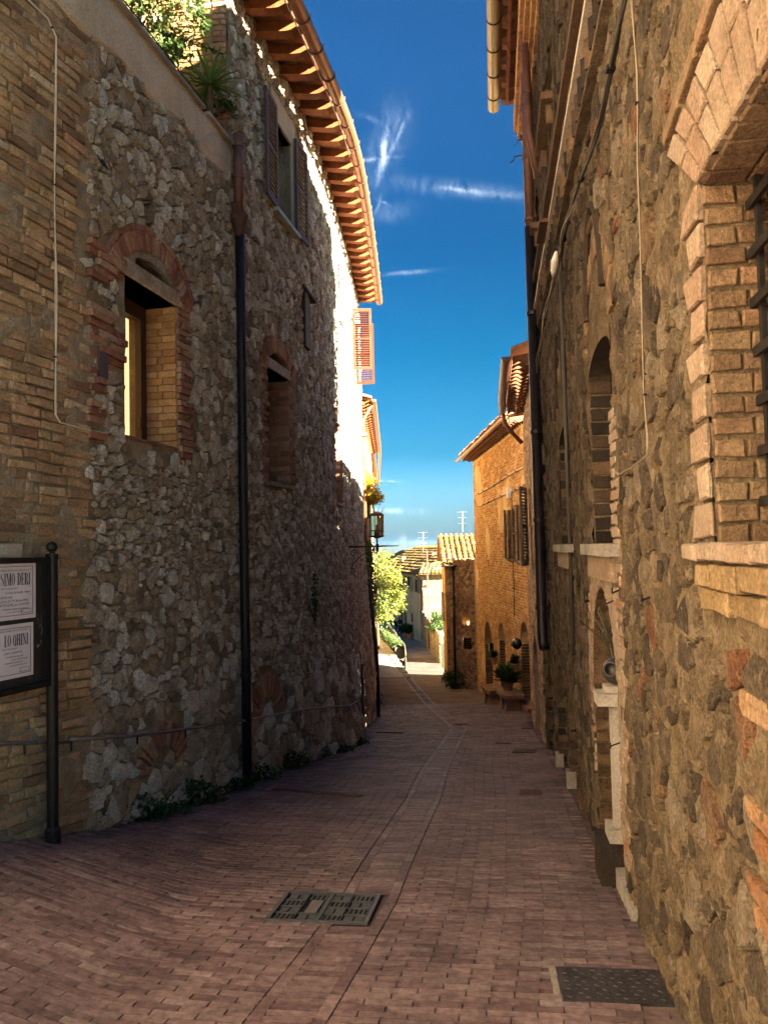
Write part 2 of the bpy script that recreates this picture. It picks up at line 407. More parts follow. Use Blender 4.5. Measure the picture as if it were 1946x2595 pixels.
def clip_poly(P, nx, ny, c):
    """keep points with nx*x+ny*y <= c"""
    out = []; n = len(P)
    for i in range(n):
        a = P[i]; b = P[(i+1) % n]; da = nx*a[0]+ny*a[1]-c; db = nx*b[0]+ny*b[1]-c
        if da <= 0: out.append(a)
        if (da < 0) != (db < 0):
            t = da/(da-db); out.append((a[0]+(b[0]-a[0])*t, a[1]+(b[1]-a[1])*t))
    return out
def stone_cells(u0, u1, z0, z1, size, rng, aspect=1.3, joint=.02, wt=.5, keep=None, sizef=None):
    """irregular fitted stones: power cells of jittered seeds -> list of polygons (u, z)"""
    rows = {}; seeds = []; z = z0; r = 0
    while z < z1:
        sz = size*(sizef(z) if sizef else 1.0); du = sz*aspect; u = u0-du*rng.random(); row = []
        while u < u1+du:
            w = du*(.5+1.0*rng.random()**1.3); row.append((u+w*.5+(rng.random()-.5)*du*.3, z+(rng.random()-.5)*sz*.75, (rng.random()**2)*wt*sz*sz)); u += w
        rows[r] = row; z += sz; r += 1
    cells = []
    import bisect
    xs = {k: [p[0] for p in v] for k, v in rows.items()}
    for k, row in rows.items():
        for (x, y, w) in row:
            if keep and not keep(x, y): continue
            sz = size*(sizef(y) if sizef else 1.0); R = sz*1.1*max(1.0, aspect)
            P = [(x-R, y-R), (x+R, y-R), (x+R, y+R), (x-R, y+R)]
            for kk in (k-2, k-1, k, k+1, k+2):
                if kk not in rows: continue
                rr = rows[kk]; a = bisect.bisect_left(xs[kk], x-2.6*R); b = bisect.bisect_right(xs[kk], x+2.6*R)
                for (x2, y2, w2) in rr[a:b]:
                    if x2 == x and y2 == y: continue
                    nx, ny = x2-x, y2-y; L = hypot(nx, ny)
                    if L < 1e-4: continue
                    c = (x2*x2+y2*y2-x*x-y*y+w-w2)/2
                    P = clip_poly(P, nx/L, ny/L, c/L-joint*.5*(.6+.8*rng.random()))
                    if len(P) < 3: break
                if len(P) < 3: break
            if len(P) < 3: continue
            A = 0
            for i in range(len(P)): A += P[i][0]*P[(i+1) % len(P)][1]-P[(i+1) % len(P)][0]*P[i][1]
            if abs(A)/2 < .08*sz*sz: continue
            cells.append(P)
    return cells
def round_cut(P, f, rng):
    Q = []; n = len(P)
    for i in range(n):
        a, b, c = P[i-1], P[i], P[(i+1) % n]
        g = f*(.6+.8*rng.random())
        Q.append((b[0]+(a[0]-b[0])*g, b[1]+(a[1]-b[1])*g)); Q.append((b[0]+(c[0]-b[0])*g, b[1]+(c[1]-b[1])*g))
    return Q
def stone_piece(wall, P, h, rng, back=.03, rag=.05, top=.68, tint=None, crag=1.0, cut=.20):
    P = round_cut(P, cut, rng)
    # drop very short edges
    Q = [P[0]]
    for p in P[1:]:
        if hypot(p[0]-Q[-1][0], p[1]-Q[-1][1]) > .012: Q.append(p)
    P = Q; n = len(P)
    if n < 3: return None
    cx = sum(p[0] for p in P)/n; cy = sum(p[1] for p in P)/n
    size = max(hypot(p[0]-cx, p[1]-cy) for p in P)
    P = [(cx+(p[0]-cx)*(1+rag*(rng.random()-.5)*2), cy+(p[1]-cy)*(1+rag*(rng.random()-.5)*2)) for p in P]
    tu, tv = (rng.random()-.5)*.9*h/size, (rng.random()-.5)*.9*h/size
    vs = []
    for (sc, dd, jit) in ((1.0, -back, 0), (.96, h*.55, .22), (top, h, .3)):
        for p in P:
            u = cx+(p[0]-cx)*sc; v = cy+(p[1]-cy)*sc
            d = dd+((p[0]-cx)*tu+(p[1]-cy)*tv)*sc*(1 if dd > 0 else 0)+h*crag*jit*(rng.random()-.5)*2
            vs.append(wall.P(u, v, d))
    vs.append(wall.P(cx+(rng.random()-.5)*size*.3, cy+(rng.random()-.5)*size*.3, h*(1.0+.25*(rng.random()-.3))))
    fs = []
    for r in (0, 1):
        for i in range(n):
            j = (i+1) % n; q = (r*n+i, r*n+j, (r+1)*n+j, (r+1)*n+i); fs.append(q if wall.side > 0 else q[::-1])
    for i in range(n):
        j = (i+1) % n; q = (2*n+i, 2*n+j, 3*n); fs.append(q if wall.side > 0 else q[::-1])
    return vs, fs, (rng.random() if tint is None else tint)
def quad_brick(f, a, b, c, d, h, rng, back=.03, bev=.008, jit=.004, tint=None, flip=False):
    """a worn brick whose face is the quadrilateral a b c d in (u, v); f(u, v, depth) -> point"""
    Q = [(p[0]+(rng.random()-.5)*2*jit, p[1]+(rng.random()-.5)*2*jit) for p in (a, b, c, d)]
    cx = sum(p[0] for p in Q)/4; cy = sum(p[1] for p in Q)/4
    def inset(p, e):
        L = hypot(p[0]-cx, p[1]-cy); k = max(0, 1-e*1.4/max(L, 1e-5)); return (cx+(p[0]-cx)*k, cy+(p[1]-cy)*k)
    vs = [f(p[0], p[1], -back) for p in Q]
    dd = [h+(rng.random()-.5)*jit*1.5 for _ in Q]
    vs += [f(p[0], p[1], e-bev) for p, e in zip(Q, dd)]
    for p, e in zip(Q, dd):
        q = inset(p, bev); vs.append(f(q[0], q[1], e))
    fs = []
    for r in (0, 1):
        for i in range(4):
            j = (i+1) % 4; q = (r*4+i, r*4+j, r*4+4+j, r*4+4+i); fs.append(q[::-1] if flip else q)
    fs.append((11, 10, 9, 8) if flip else (8, 9, 10, 11))
    return vs, fs, (rng.random() if tint is None else tint)
def brick_rows(wall, u0, u1, z0, z1, L=.25, H=.066, joint=.012, h=.015, rng=random, keep=None, slope=0.0, wob=.01, jit=.006, bond=.5, bev=.01):
    out = []; z = z0; r = 0
    while z < z1:
        u = u0-L*rng.random()*.2-(bond*L if r % 2 else 0)
        while u < u1:
            l = L*rng.choice((1, 1, 1, .95, .52, 1.05)); a = max(u, u0); b = min(u+l-joint, u1)
            if b-a > .04:
                zz = z+slope*((a+b)/2-u0)+wob*mnoise.noise(Vector(((a+b), z*2.3, 4)))
                if not keep or keep((a+b)/2, zz+H/2):
                    s = slope*(b-a)/2
                    out.append(quad_brick(wall.P, (a, zz-s), (b, zz+s), (b, zz+H-joint+s), (a, zz+H-joint-s), h*(.5+rng.random()), rng, jit=jit, bev=bev, flip=wall.side < 0))
            u += l
        z += H; r += 1
    return out
def arch_bricks(wall, uc, zc, r0, r1, a0, a1, n, h, rng, joint=.008, sz=1.0, jit=.003, bev=.006, squash=1.0):
    out = []
    for i in range(n):
        t0 = a0+(a1-a0)*i/n; t1 = a0+(a1-a0)*(i+1)/n; e = joint/2/((r0+r1)/2)*(1 if a1 > a0 else -1)
        P = [(uc+r*cos(t), zc+r*sin(t)*squash) for r, t in ((r0, t0+e), (r1, t0+e), (r1, t1-e), (r0, t1-e))]
        out.append(quad_brick(wall.P, *P, h*(.7+.6*rng.random()), rng, jit=jit, bev=bev, flip=(wall.side < 0) != (a1 < a0)))
    return out
def smooth_k(y, pts):
    return float(np.interp(y, [p[0] for p in pts], [p[1] for p in pts]))

# ------------------------------------------------------------------ the ground: one sheet, out to the horizon
def ground_mat():
    k = NT('dry_earth'); n = k.noise(.6, 8, .6)
    return k.fin(k.ramp(n, [(.3, (.025, .04, .014)), (.55, (.04, .05, .02)), (.75, (.07, .065, .035))]), .95, k.bump(k.noise(8, 6), .05))
M['earth'] = ground_mat()
def paving_base():
    k = NT('paving_mortar'); n = k.noise(7, 7, .65)
    c = k.ramp(n, [(.3, (.085, .062, .055)), (.7, (.19, .145, .125))])
    return k.fin(c, .9, k.bump(k.noise(60, 6), .006))
M['pavebed'] = paving_base()
def far_paving():
    k = NT('distant_brick_paving')
    b = k.n('TexBrick', {'Vector': k.n('Mapping', {'Vector': k.pos, 'Rotation': (0, 0, radians(-8))}).outputs[0], 'Color1': (.245, .135, .11), 'Color2': (.32, .19, .155), 'Mortar': (.10, .07, .06), 'Scale': 1.0, 'Mortar Size': .006, 'Brick Width': .2, 'Row Height': .05})
    c = k.mix(1, b.outputs[0], k.ramp(k.noise(1.2, 6), [(.3, .65), (.7, 1.3)]), 'MULTIPLY')
    return k.fin(c, .6, k.bump(b.outputs[1], .004, -.6), .3)
M['farpave'] = far_paving()
def asphalt():
    k = NT('patched_asphalt'); n = k.noise(.7, 6, .6)
    c = k.ramp(n, [(.35, (.10, .095, .09)), (.6, (.17, .155, .14))])
    c = k.mix(1, c, k.ramp(k.noise(60, 3), [(.3, .7), (.7, 1.3)]), 'MULTIPLY')
    return k.fin(c, .85, k.bump(k.noise(90, 4), .01))
M['asphalt'] = asphalt()
def sheet(name, mat, xs, ys, zf, off=0.0, kind='structure', label=None, parent=None):
    v = []; f = []
    for y in ys:
        for x in xs(y): v.append((x, y, zf(x, y)+off))
    nx = len(xs(ys[0]))
    for j in range(len(ys)-1):
        for i in range(nx-1): f.append((j*nx+i, j*nx+i+1, (j+1)*nx+i+1, (j+1)*nx+i))
    o = put(name, mesh_from(name, v, f, [.5]*len(v), mat), parent)
    o['kind'] = kind
    if label: o['label'] = label
    return o
def terr(x, y):
    z = gz(x, min(y, 150)) if y < 150 else -12-(y-150)*.14
    if y > 1400: z = -187-(y-1400)*.02
    if y > 95: z -= (y-95)*.05 if y < 300 else 10.2
    return z
gx = [-9000, -3000, -900, -300, -120, -60, -30, -15, -8, -5, -3.5, -2.6, -1.8, -1, 0, 1, 2, 3, 4, 5.5, 8, 15, 30, 60, 120, 300, 900, 3000, 9000]
gy = [-400, -120, -60, -30, -15, -8, -5]+[i*.5-2 for i in range(0, 68)]+[33, 34, 36, 38, 40, 44, 48, 52, 56, 62, 70, 80, 95, 120, 150, 200, 300, 600, 1400, 3000, 6000, 9500]
sheet('ground', M['earth'], lambda y: gx, gy, lambda x, y: terr(x, y), -.07, label='earth under and around the street, falling away down the valley')
# ------------------------------------------------------------------ more materials
M['oak'] = paint_mat('dark_brown_wood', (.055, .03, .018), .6, 0, .35, 14, .004)
M['greywood'] = paint_mat('weathered_grey_wood', (.34, .29, .23), .9, 0, .5, 9, .02)
M['rafter'] = paint_mat('stained_rafter_wood', (.19, .06, .018), .75, 0, .4, 13, .012)
M['rafter_dk'] = paint_mat('dark_stained_board', (.16, .07, .035), .8, 0, .4, 13, .012)
M['copper'] = paint_mat('brown_gutter_metal', (.26, .115, .06), .42, .35, .3, 6, .003)
M['pipebrown'] = paint_mat('brown_pipe_metal', (.15, .075, .055), .5, .2, .3, 6, .003)
M['pipedark'] = paint_mat('black_cast_iron_pipe', (.022, .018, .02), .45, .3, .4, 8, .004)
M['olivepipe'] = paint_mat('olive_grey_gutter_metal', (.29, .26, .16), .45, .25, .2, 6, .003)
M['shutter_v'] = paint_mat('mauve_brown_shutter_paint', (.085, .06, .07), .5, 0, .2, 10, .002)
M['shutter_o'] = paint_mat('orange_brown_shutter_paint', (.075, .024, .011), .5, 0, .15, 10, .002)
M['shutter_d'] = paint_mat('dark_brown_shutter_paint', (.06, .035, .025), .5, 0, .2, 10, .002)
M['shutter_g'] = paint_mat('grey_shutter_paint', (.15, .135, .13), .5, 0, .15, 10, .002)
M['iron'] = paint_mat('black_iron', (.02, .019, .02), .45, .5, .4, 25, .003)
M['rust'] = paint_mat('rusty_iron', (.10, .05, .035), .7, .3, .5, 25, .004)
M['steel'] = paint_mat('worn_grey_steel', (.20, .19, .18), .4, .6, .3, 25, .002)
M['cable'] = paint_mat('pale_cable_sheath', (.55, .48, .40), .6, 0, .1, 10, .001)
M['cableblk'] = paint_mat('dark_cable_sheath', (.05, .045, .04), .6, 0, .2, 10, .001)
M['white'] = paint_mat('white_paint', (.72, .70, .66), .6, 0, .12, 8, .002)
M['travertine'] = mortar('pale_travertine', (.28, .25, .21), (.37, .335, .29), (.44, .40, .35), 9, .006)
M['greystone'] = mortar('grey_dressed_stone', (.20, .18, .155), (.29, .265, .235), (.37, .34, .30), 5, .012)
M['zinc'] = paint_mat('grey_green_zinc', (.34, .38, .33), .5, .3, .2, 8, .002)
M['terracotta'] = rock_mat('terracotta_tile', [(0, (.26, .12, .065)), (.35, (.40, .20, .11)), (.7, (.48, .27, .155)), (1, (.55, .38, .25))], 10, 40, .008, .65, 1.2)
M['lichentile'] = rock_mat('lichen_covered_tile', [(0, (.13, .08, .045)), (.35, (.20, .135, .06)), (.7, (.24, .165, .05)), (1, (.25, .19, .12))], 10, 40, .012, .55, 1.3, stain=(.25, .17, .03), stain_amt=.6)
def dark_mat():
    k = NT('dark_room'); return k.fin((.012, .011, .010), .9)
M['dark'] = dark_mat()
def glass_mat():
    k = NT('window_glass'); return k.fin((.03, .035, .04), .08, None, .6)
M['glass'] = glass_mat()
def emit_mat(name, col, e, base=None):
    k = NT(name); return k.fin(base or col, .7, None, .2, 0, **{'Emission Color': (*col, 1), 'Emission Strength': e})
M['lit_cream'] = emit_mat('lit_cream_curtain', (1.0, .74, .36), .07, (.7, .6, .4))
M['lit_tan'] = emit_mat('lit_tan_wall', (.9, .46, .12), .075, (.6, .45, .25))
M['lit_dim'] = emit_mat('lit_brown_shelf', (.5, .30, .12), .012, (.2, .14, .08))
def ww(wall, p): return wall.at(*p)
rng = random.Random(11)

def louvre_shutter(parent, hinge, ax_u, ax_n, w, h, mat, slats=18, name='shutter', th=.035):
    """a louvred leaf: hinge = lower corner, ax_u along its width, ax_n its thickness direction"""
    Z = Vector((0, 0, 1)); mb = MB(); st = .055
    A = (ax_u, ax_n, Z)
    mb.box(hinge+ax_u*(st/2)+Z*(h/2), st, th, h, A, .5); mb.box(hinge+ax_u*(w-st/2)+Z*(h/2), st, th, h, A, .5)
    for z in (st*.6, h*.5, h-st*.6): mb.box(hinge+ax_u*(w/2)+Z*z, w-2*st, th*.9, st*1.2 if z != h*.5 else st*.7, A, .5)
    s = mb.build(name, mat, parent, origin=tuple(hinge))
    base = None
    for i in range(slats):
        z = st*1.25+(h-2.5*st)*(i+.5)/slats
        if abs(z-h*.5) < st*.45: continue
        c = hinge+ax_u*(w/2)+Z*z
        if base is None:
            t = Vector((0, 0, 1)); n2 = (ax_n*.8+Z*-.6).normalized(); m2 = ax_u.cross(n2)
            b = MB(); b.box(c, w-2*st, .04, .009, (ax_u, n2, m2), .5)
            base = mesh_from('slat', b.v, b.f, b.t, mat, False, c)
        o = put('slat', base, s, c)
    return s

# ================================================================== terrace house, left of the drainpipe
L1 = Wall([(-5.04, -2), (-2.15, 5.6), (-1.6, 8.12)], 1)
UQ = L1.u[1]
terrace_house = empty('terrace_house', (-3, 5, -2), 'old brick and rubble house with a planted roof terrace and lit window', 'house')
w1 = [L1.at(*p) for p in ((313, 1105), (449, 1133))]
W1u0, W1u1, W1z0, W1z1 = w1[0][0], w1[1][0], .93, 2.25
W1c = (W1u0+W1u1)/2
L1TOP = 4.38
L1.core('wall', M['mortar'], terrace_house, 2.0, L1.len, -2.9, L1TOP, [(W1u0, W1u1, W1z0, W1z1, 1.0), (W1c-.3, W1c+.3, 2.38, 2.50, .14)], .13, .035)
# rear bulk so that no light leaks in
mb = MB(); mb.add([(-9, -2, -3), (-9, 8.3, -3), (-9, 8.3, 4.2), (-9, -2, 4.2)], [(0, 1, 2, 3)], .5)
mb.add([(-9, -2, 4.2), (-5.05, -2, 4.2), (-2.3, 5.6, 4.2), (-1.72, 8.2, 4.2), (-9, 8.2, 4.2)], [(0, 1, 2, 3, 4)], .5)
mb.add([(-9, -2, -3), (-4.4, -2, -3), (-4.4, -2, 4.2), (-9, -2, 4.2)], [(0, 1, 2, 3)], .5)
mb.build('terrace_floor', M['terracotta'], terrace_house)
def brick_edge(z): return UQ-.02+.14*mnoise.noise(Vector((0, z*1.7, 3)))+.07*mnoise.noise(Vector((5, z*7, 1)))
def band_low(u): return 3.98+.18*mnoise.noise(Vector((u*1.3, 2, 2)))+.45*sstep(UQ+.8, UQ-.6, u)*0
def in_w1(u, z, m=0):
    if W1u0-.06-m < u < W1u1+.06+m and W1z0-.09 < z < 2.52: return True
    r = hypot(u-W1c, z-1.92)
    return r < .82+m and z > 2.2
def surround(u, z):
    if not (.8 < z < 2.5): return False
    return W1u0-.44-.1*mnoise.noise(Vector((1, z*9, 0))) < u < W1u1+.20+.08*mnoise.noise(Vector((7, z*9, 0)))
def patches(u, z): return mnoise.noise(Vector((u*2.3, z*2.3, 9))) > .28
arch_low = (UQ+1.02, -1.88)                                  # a walled-up relieving arch low in the rubble
def in_low(u, z): r = hypot(u-arch_low[0], (z-arch_low[1])*1.1); return .20 < r < .50 and z > arch_low[1]-.02
# rough ochre brickwork
def L1_gz(u): x, y = L1.xy(u); return gz(x, y)
pcs = brick_rows(L1, 6.0, UQ+.4, -2.4, L1TOP-.02, .24, .071, .013, .014, rng, lambda u, z: u < brick_edge(z) and z > L1_gz(u)-.1 and mnoise.noise(Vector((u*1.9, z*1.9, 1))) < .5, wob=.03, jit=.008, bev=.011, slope=-.05)
place_pieces(pcs, 'brick', M['oldbrick'], terrace_house)
# red brick dressing of the window
pcs = brick_rows(L1, W1u0-.5, W1u0-.004, .86, 2.34, .25, .06, .009, .03, rng, lambda u, z: surround(u, z) and not patches(u, z), jit=.004, bev=.006)
pcs += brick_rows(L1, W1u1+.004, W1u1+.27, .80, 2.34, .25, .06, .009, .03, rng, surround, jit=.004, bev=.006)
place_pieces(pcs, 'dressing_brick', M['redbrick'], terrace_house)
pcs = arch_bricks(L1, W1c, 1.92, .64, .80, radians(152), radians(28), 27, .035, rng)
pcs += arch_bricks(L1, W1c, 1.92, .81, .855, radians(150), radians(30), 7, .04, rng)
place_pieces(pcs, 'arch_brick', M['redbrick'], terrace_house)
pcs = arch_bricks(L1, W1c, 1.80, .69, .77, radians(120), radians(60), 5, .02, rng)
place_pieces(pcs, 'relieving_slab', M['greystone'], terrace_house)
mb = MB(); L1.box(mb, W1u0-.05, W1u1+.05, 2.25, 2.37, -.30, .035); mb.build('lintel', M['greywood'], terrace_house)
mb = MB(); L1.box(mb, W1u0+.002, W1u1-.002, .925, .945, -.33, .015); mb.build('window_sill', M['redbrick'], terrace_house)
# reveal bricks on the far jamb
def f_jamb(wall, u, sgn=-1): return lambda a, b, d: wall.P(u+sgn*d, b, -a)
pcs = []
for i in range(20):
    z = W1z0+.02+i*.065; off = 0 if i % 2 else .12
    for a0, a1 in ((0.004, .13+off*.4), (.14+off*.4, .30)):
        pcs.append(quad_brick(f_jamb(L1, W1u1), (a0, z), (a1, z), (a1, z+.057), (a0, z+.057), .012, rng, jit=.003, bev=.004, flip=True))
place_pieces(pcs, 'reveal_brick', M['jambbrick'], terrace_house)
# the lit window itself
ua, ub, D = W1u0, W1u1, -.30
win = MB()
for (a, b, z0, z1) in ((ua, ua+.06, .945, 2.25), (ub-.10, ub, .945, 2.25), (ua+.06, ub-.1, 2.12, 2.25), (ua+.06, ub-.1, .945, 1.0)): L1.box(win, a, b, z0, z1, D-.06, D+.0)
win = win.build('window_frame', M['oak'], terrace_house)
mb = MB(); L1.box(mb, ua+.06, ub-.1, 1.0, 2.12, D-.045, D-.04); 
k = NT('clear_pane'); k.b.inputs['Transmission Weight'].default_value = 1.0; M['pane'] = k.fin((.9, .9, .85), .02, None, .4); k.b.inputs['IOR'].default_value = 1.02
mb.build('pane', M['pane'], win)
wd = ub-.1-ua-.06; x_ = lambda f: ua+.06+wd*f
mb = MB(); L1.box(mb, x_(0), x_(1), 1.0, 2.12, D-.16, D-.15); mb.build('lit_back_wall', M['lit_tan'], win)
mb = MB(); L1.box(mb, x_(.52), x_(.93), .98, 2.12, D-.10, D-.09); mb.build('curtain', M['lit_cream'], win)
mb = MB(); L1.box(mb, x_(.02), x_(.30), .98, 1.62, D-.12, D-.11); mb.build('cupboard', M['lit_cream'], win)
mb = MB(); L1.box(mb, x_(.30), x_(.45), .98, 1.70, D-.135, D-.125); mb.build('shelf', M['lit_dim'], win)
mb = MB(); L1.box(mb, ub-.135, ub-.115, 1.12, 1.22, D-.02, D+.012); mb.build('hinge', M['rust'], win)
# vent hole left of the window
vu, vz = L1.at(250, 920)
mb = MB(); L1.box(mb, vu-.06, vu+.06, vz-.12, vz+.12, .0, .034); mb.build('vent_plate', M['shutter_v'], terrace_house)
# rubble
def keep_r(u, z):
    if u < brick_edge(z)+.02 or z < L1_gz(u)-.15: return False
    if z > band_low(u): return False
    if in_w1(u, z): return False
    if surround(u, z) and not (patches(u, z) and u < W1u0): return False
    if in_low(u, z): return False
    return True
def size_z(z): return 1.45 if z < -1.35 else (.62 if -.2 < z < .75 else (1.0 if z > .75 else .95))
pcs = []
for P in stone_cells(UQ-.4, L1.len, -2.4, 4.1, .088, rng, 1.3, .012, 1.5, keep_r, size_z):
    q = stone_piece(L1, P, .013+.026*rng.random(), rng, rag=.14, top=.74, crag=1.35, cut=.13)
    if q: pcs.append(q)
place_pieces(pcs, 'stone', M['rubble'], terrace_house)
pcs = arch_bricks(L1, arch_low[0], arch_low[1], .24, .45, radians(165), radians(15), 17, .035, rng, jit=.008, bev=.01)
place_pieces(pcs, 'walled_up_arch_brick', M['redbrick'], terrace_house)
# plaster band and coping under the terrace
mb = MB(); n = 60; vs = []; fs = []
for i in range(n+1):
    u = 5+(L1.len-5)*i/n; zl = band_low(u)
    for z, d in ((zl-.03, .0), (zl, .03), ((zl+L1TOP)/2, .042), (L1TOP, .036)):
        vs.append(L1.P(u, z, d+.012*mnoise.noise(Vector((u*4, z*4, 0)))))
for i in range(n):
    for k in range(3): fs.append((i*4+k, i*4+4+k, i*4+5+k, i*4+1+k))
mb.add(vs, fs, .5); mb.build('plaster_band', M['plaster'], terrace_house)
for a, b in ((4.0, L1.at(500, 250)[0]), (L1.at(512, 300)[0], L1.len-.02)):
    mb = MB(); L1.box(mb, a, b, L1TOP, L1TOP+.035, -.22, .08); mb.build('coping', M['greystone'] if a < 6 else M['travertine'], terrace_house)
# staple and small hook in the wall
hu, hz = L1.at(245, 415)
mb = MB(); mb.tube([L1.P(hu-.03, hz+.05, .02), L1.P(hu-.03, hz-.03, .07), L1.P(hu+.03, hz-.03, .07), L1.P(hu+.03, hz+.05, .02)], .007, 6); mb.build('staple', M['iron'], terrace_house)

# ---- an added, unseen house behind the camera that bounces sunlight into the street
M['paleplaster'] = mortar('pale_sunny_plaster', (.42, .37, .29), (.50, .44, .35), (.56, .50, .41), 2, .01)
light_bounce_house = empty('light_bounce_house', (-7, -6, -1.5), 'added unseen pale plastered house bouncing sunlight into the street', 'house')
L0 = Wall([(-9.5, -16), (-5.0, -2), (-3.3, 2.6)], 1)
mb = MB(); L0.box(mb, 0, L0.len, -2.2, 8.6, -5, .0, seg=2); mb.build('wall', M['paleplaster'], light_bounce_house)
mb = MB(); L0.box(mb, -.3, L0.len+.2, 8.602, 8.8, -5.3, .45, seg=2); mb.build('roof', M['terracotta'], light_bounce_house)

# ================================================================== tall rubble house with the deep eaves
def l2bat(u, y, z):
    k = smooth_k(y, [(8.2, 0), (9.3, .06), (10.3, .19), (11.4, .34), (12.3, .44), (13.15, .44), (13.3, .12), (15, .14), (17.4, .26), (19.4, .24)])
    t = min(1, max(0, (.4-z)/3.3)); return k*t**1.25
L2 = Wall([(-1.6, 8.12), (-1.05, 10.8), (-.89, 12.2), (-.78, 14), (-.66, 16.5), (-.55, 19.3)], 1, l2bat, smooth=2)
tall_house = empty('tall_house', (-3, 12, -3), 'tall rubble stone house with deep rafter eaves curving along the street', 'house')
def L2_gz(u): x, y = L2.xy(u); return gz(x+.3, y)
def px2(*p): return L2.at(*p)
W2u0, W2u1 = px2(678, 1215)[0], px2(736, 1230)[0]; W2c = (W2u0+W2u1)/2
W3u0, W3u1 = px2(692, 450)[0], px2(737, 500)[0]; W3z0, W3z1 = 4.30, 5.52
SLu = px2(771, 800)[0]
W5u0, W5u1 = px2(847, 1150)[0], px2(863, 1150)[0]
W4u0 = px2(858, 650)[0]; W4u1 = W4u0+.75
W6u0, W6u1 = px2(885, 1120)[0], px2(885, 1120)[0]+.8
W7u0 = px2(884, 760)[0]+.1; W7u1 = W7u0+.8
VTu = px2(906, 1740)[0]-.25
EAV = 6.30
holes2 = [(W2u0, W2u1, .82, 2.22, .36), (W2c-.3, W2c+.3, 2.36, 2.47, .14), (W3u0, W3u1, W3z0, W3z1, .28), (SLu-.12, SLu+.12, 2.88, 3.62, .16), (W5u0, W5u1, .8, 2.25, .3),
          (W4u0, W4u1, 4.2, 5.4, .25), (W6u0, W6u1, .85, 2.25, .3), (W7u0, W7u1, 3.95, 5.25, .25)]
L2.core('wall', M['mortar'], tall_house, 0.0, L2.len, -4.9, EAV+.1, holes2, .13, .035)
# end wall above the terrace, facing up the street
L2E = Wall([(-7, 8.45), (-1.6, 8.14)], 1)
L2E.core('end_wall', M['mortar'], tall_house, 0, L2E.len, 4.0, 7.8, [], .2, .02)
M['yellowbrick'] = rock_mat('yellow_brick', [(0, (.25, .145, .055)), (.5, (.33, .21, .085)), (1, (.36, .25, .12))], 12, 45, .012, .6, 1.2)
place_pieces(brick_rows(L2E, L2E.len-2.2, L2E.len-.16, 4.1, 7.6, .26, .066, .012, .012, rng, jit=.004), 'end_brick', M['yellowbrick'], tall_house, 200)
place_pieces(brick_rows(L2E, L2E.len-.155, L2E.len-.0, 4.1, 7.4, .2, .066, .01, .02, rng, jit=.004), 'quoin_brick', M['redbrick'], tall_house, 120)
mb = MB(); mb.add([(-7, 8.45, -4), (-7, 20, -4), (-7, 20, 9), (-7, 8.45, 9)], [(0, 1, 2, 3)], .5); mb.add([(-7, 19.4, -5), (-.56, 19.32, -5), (-.56, 19.32, 6.2), (-7, 19.4, 8.6)], [(0, 1, 2, 3)], .5)
mb.build('rear_wall', M['mortar'], tall_house)
def near_arch(u, z, c, zc, r): return hypot(u-c, z-zc) < r and z > zc+.25
def keep2(u, z):
    if z < L2_gz(u)-.1 or z > EAV or u < .09: return False
    for (a, b, lo, hi, dp) in holes2:
        if a-.07 < u < b+.07 and lo-.07 < z < hi+.07: return False
    if W2u0-.22 < u < W2u1+.16 and .78 < z < 2.35: return False
    if near_arch(u, z, W2c, 1.85, .86): return False
    if W3u0-.1 < u < W3u1+.1 and W3z0-.12 < z < W3z1+.34: return False
    if W5u0-.16 < u < W5u1+.16 and .78 < z < 2.5: return False
    if in_low2(u, z): return False
    return True
low2 = (px2(672, 1800)[0], px2(672, 1800)[1])
def in_low2(u, z): r = hypot(u-low2[0], z-low2[1]); return r < .52 and z > low2[1]-.05
def size2(z): return 1.7 if z < -1.75 else (.7 if -1.7 < z < .8 else 1.0)
pcs = []
for P in stone_cells(0, L2.len, -5.0, EAV, .092, rng, 1.25, .012, 1.5, keep2, size2):
    q = stone_piece(L2, P, .013+.026*rng.random(), rng, rag=.14, top=.74, crag=1.35, cut=.13)
    if q: pcs.append(q)
place_pieces(pcs, 'stone', M['rubble'], tall_house)
# brick dressings
pcs = brick_rows(L2, W2u0-.2, W2u0-.004, .8, 2.3, .2, .062, .009, .028, rng, jit=.004, bev=.006)+brick_rows(L2, W2u1+.004, W2u1+.16, .8, 2.3, .2, .062, .009, .028, rng, jit=.004, bev=.006)
pcs += brick_rows(L2, W5u0-.14, W5u0-.004, .8, 2.3, .2, .062, .009, .028, rng)+brick_rows(L2, W5u1+.004, W5u1+.14, .8, 2.3, .2, .062, .009, .028, rng)
place_pieces(pcs, 'dressing_brick', M['redbrick'], tall_house)
pcs = arch_bricks(L2, W2c, 1.85, .62, .82, radians(150), radians(30), 27, .032, rng)+arch_bricks(L2, (W5u0+W5u1)/2, 1.95, .42, .60, radians(150), radians(30), 18, .032, rng)
place_pieces(pcs, 'arch_brick', M['redbrick'], tall_house)
pcs = arch_bricks(L2, low2[0], low2[1]-.08, .24, .50, radians(168), radians(12), 21, .03, rng, jit=.008, bev=.01)
place_pieces(pcs, 'walled_up_arch_brick', M['redbrick'], tall_house)
pcs = []
for (u, z0, z1, dp) in ((W2u1, .84, 2.22, .34), (W5u1, .82, 2.25, .29), (W6u1, .87, 2.25, .29)):
    for i in range(int((z1-z0)/.066)):
        z = z0+i*.066; off = .06 if i % 2 else 0
        for a0, a1 in ((.004, .12+off), (.13+off, dp)):
            pcs.append(quad_brick(f_jamb(L2, u), (a0, z), (a1, z), (a1, z+.057), (a0, z+.057), .012, rng, jit=.003, bev=.004, flip=True))
place_pieces(pcs, 'reveal_brick', M['redbrick'], tall_house)
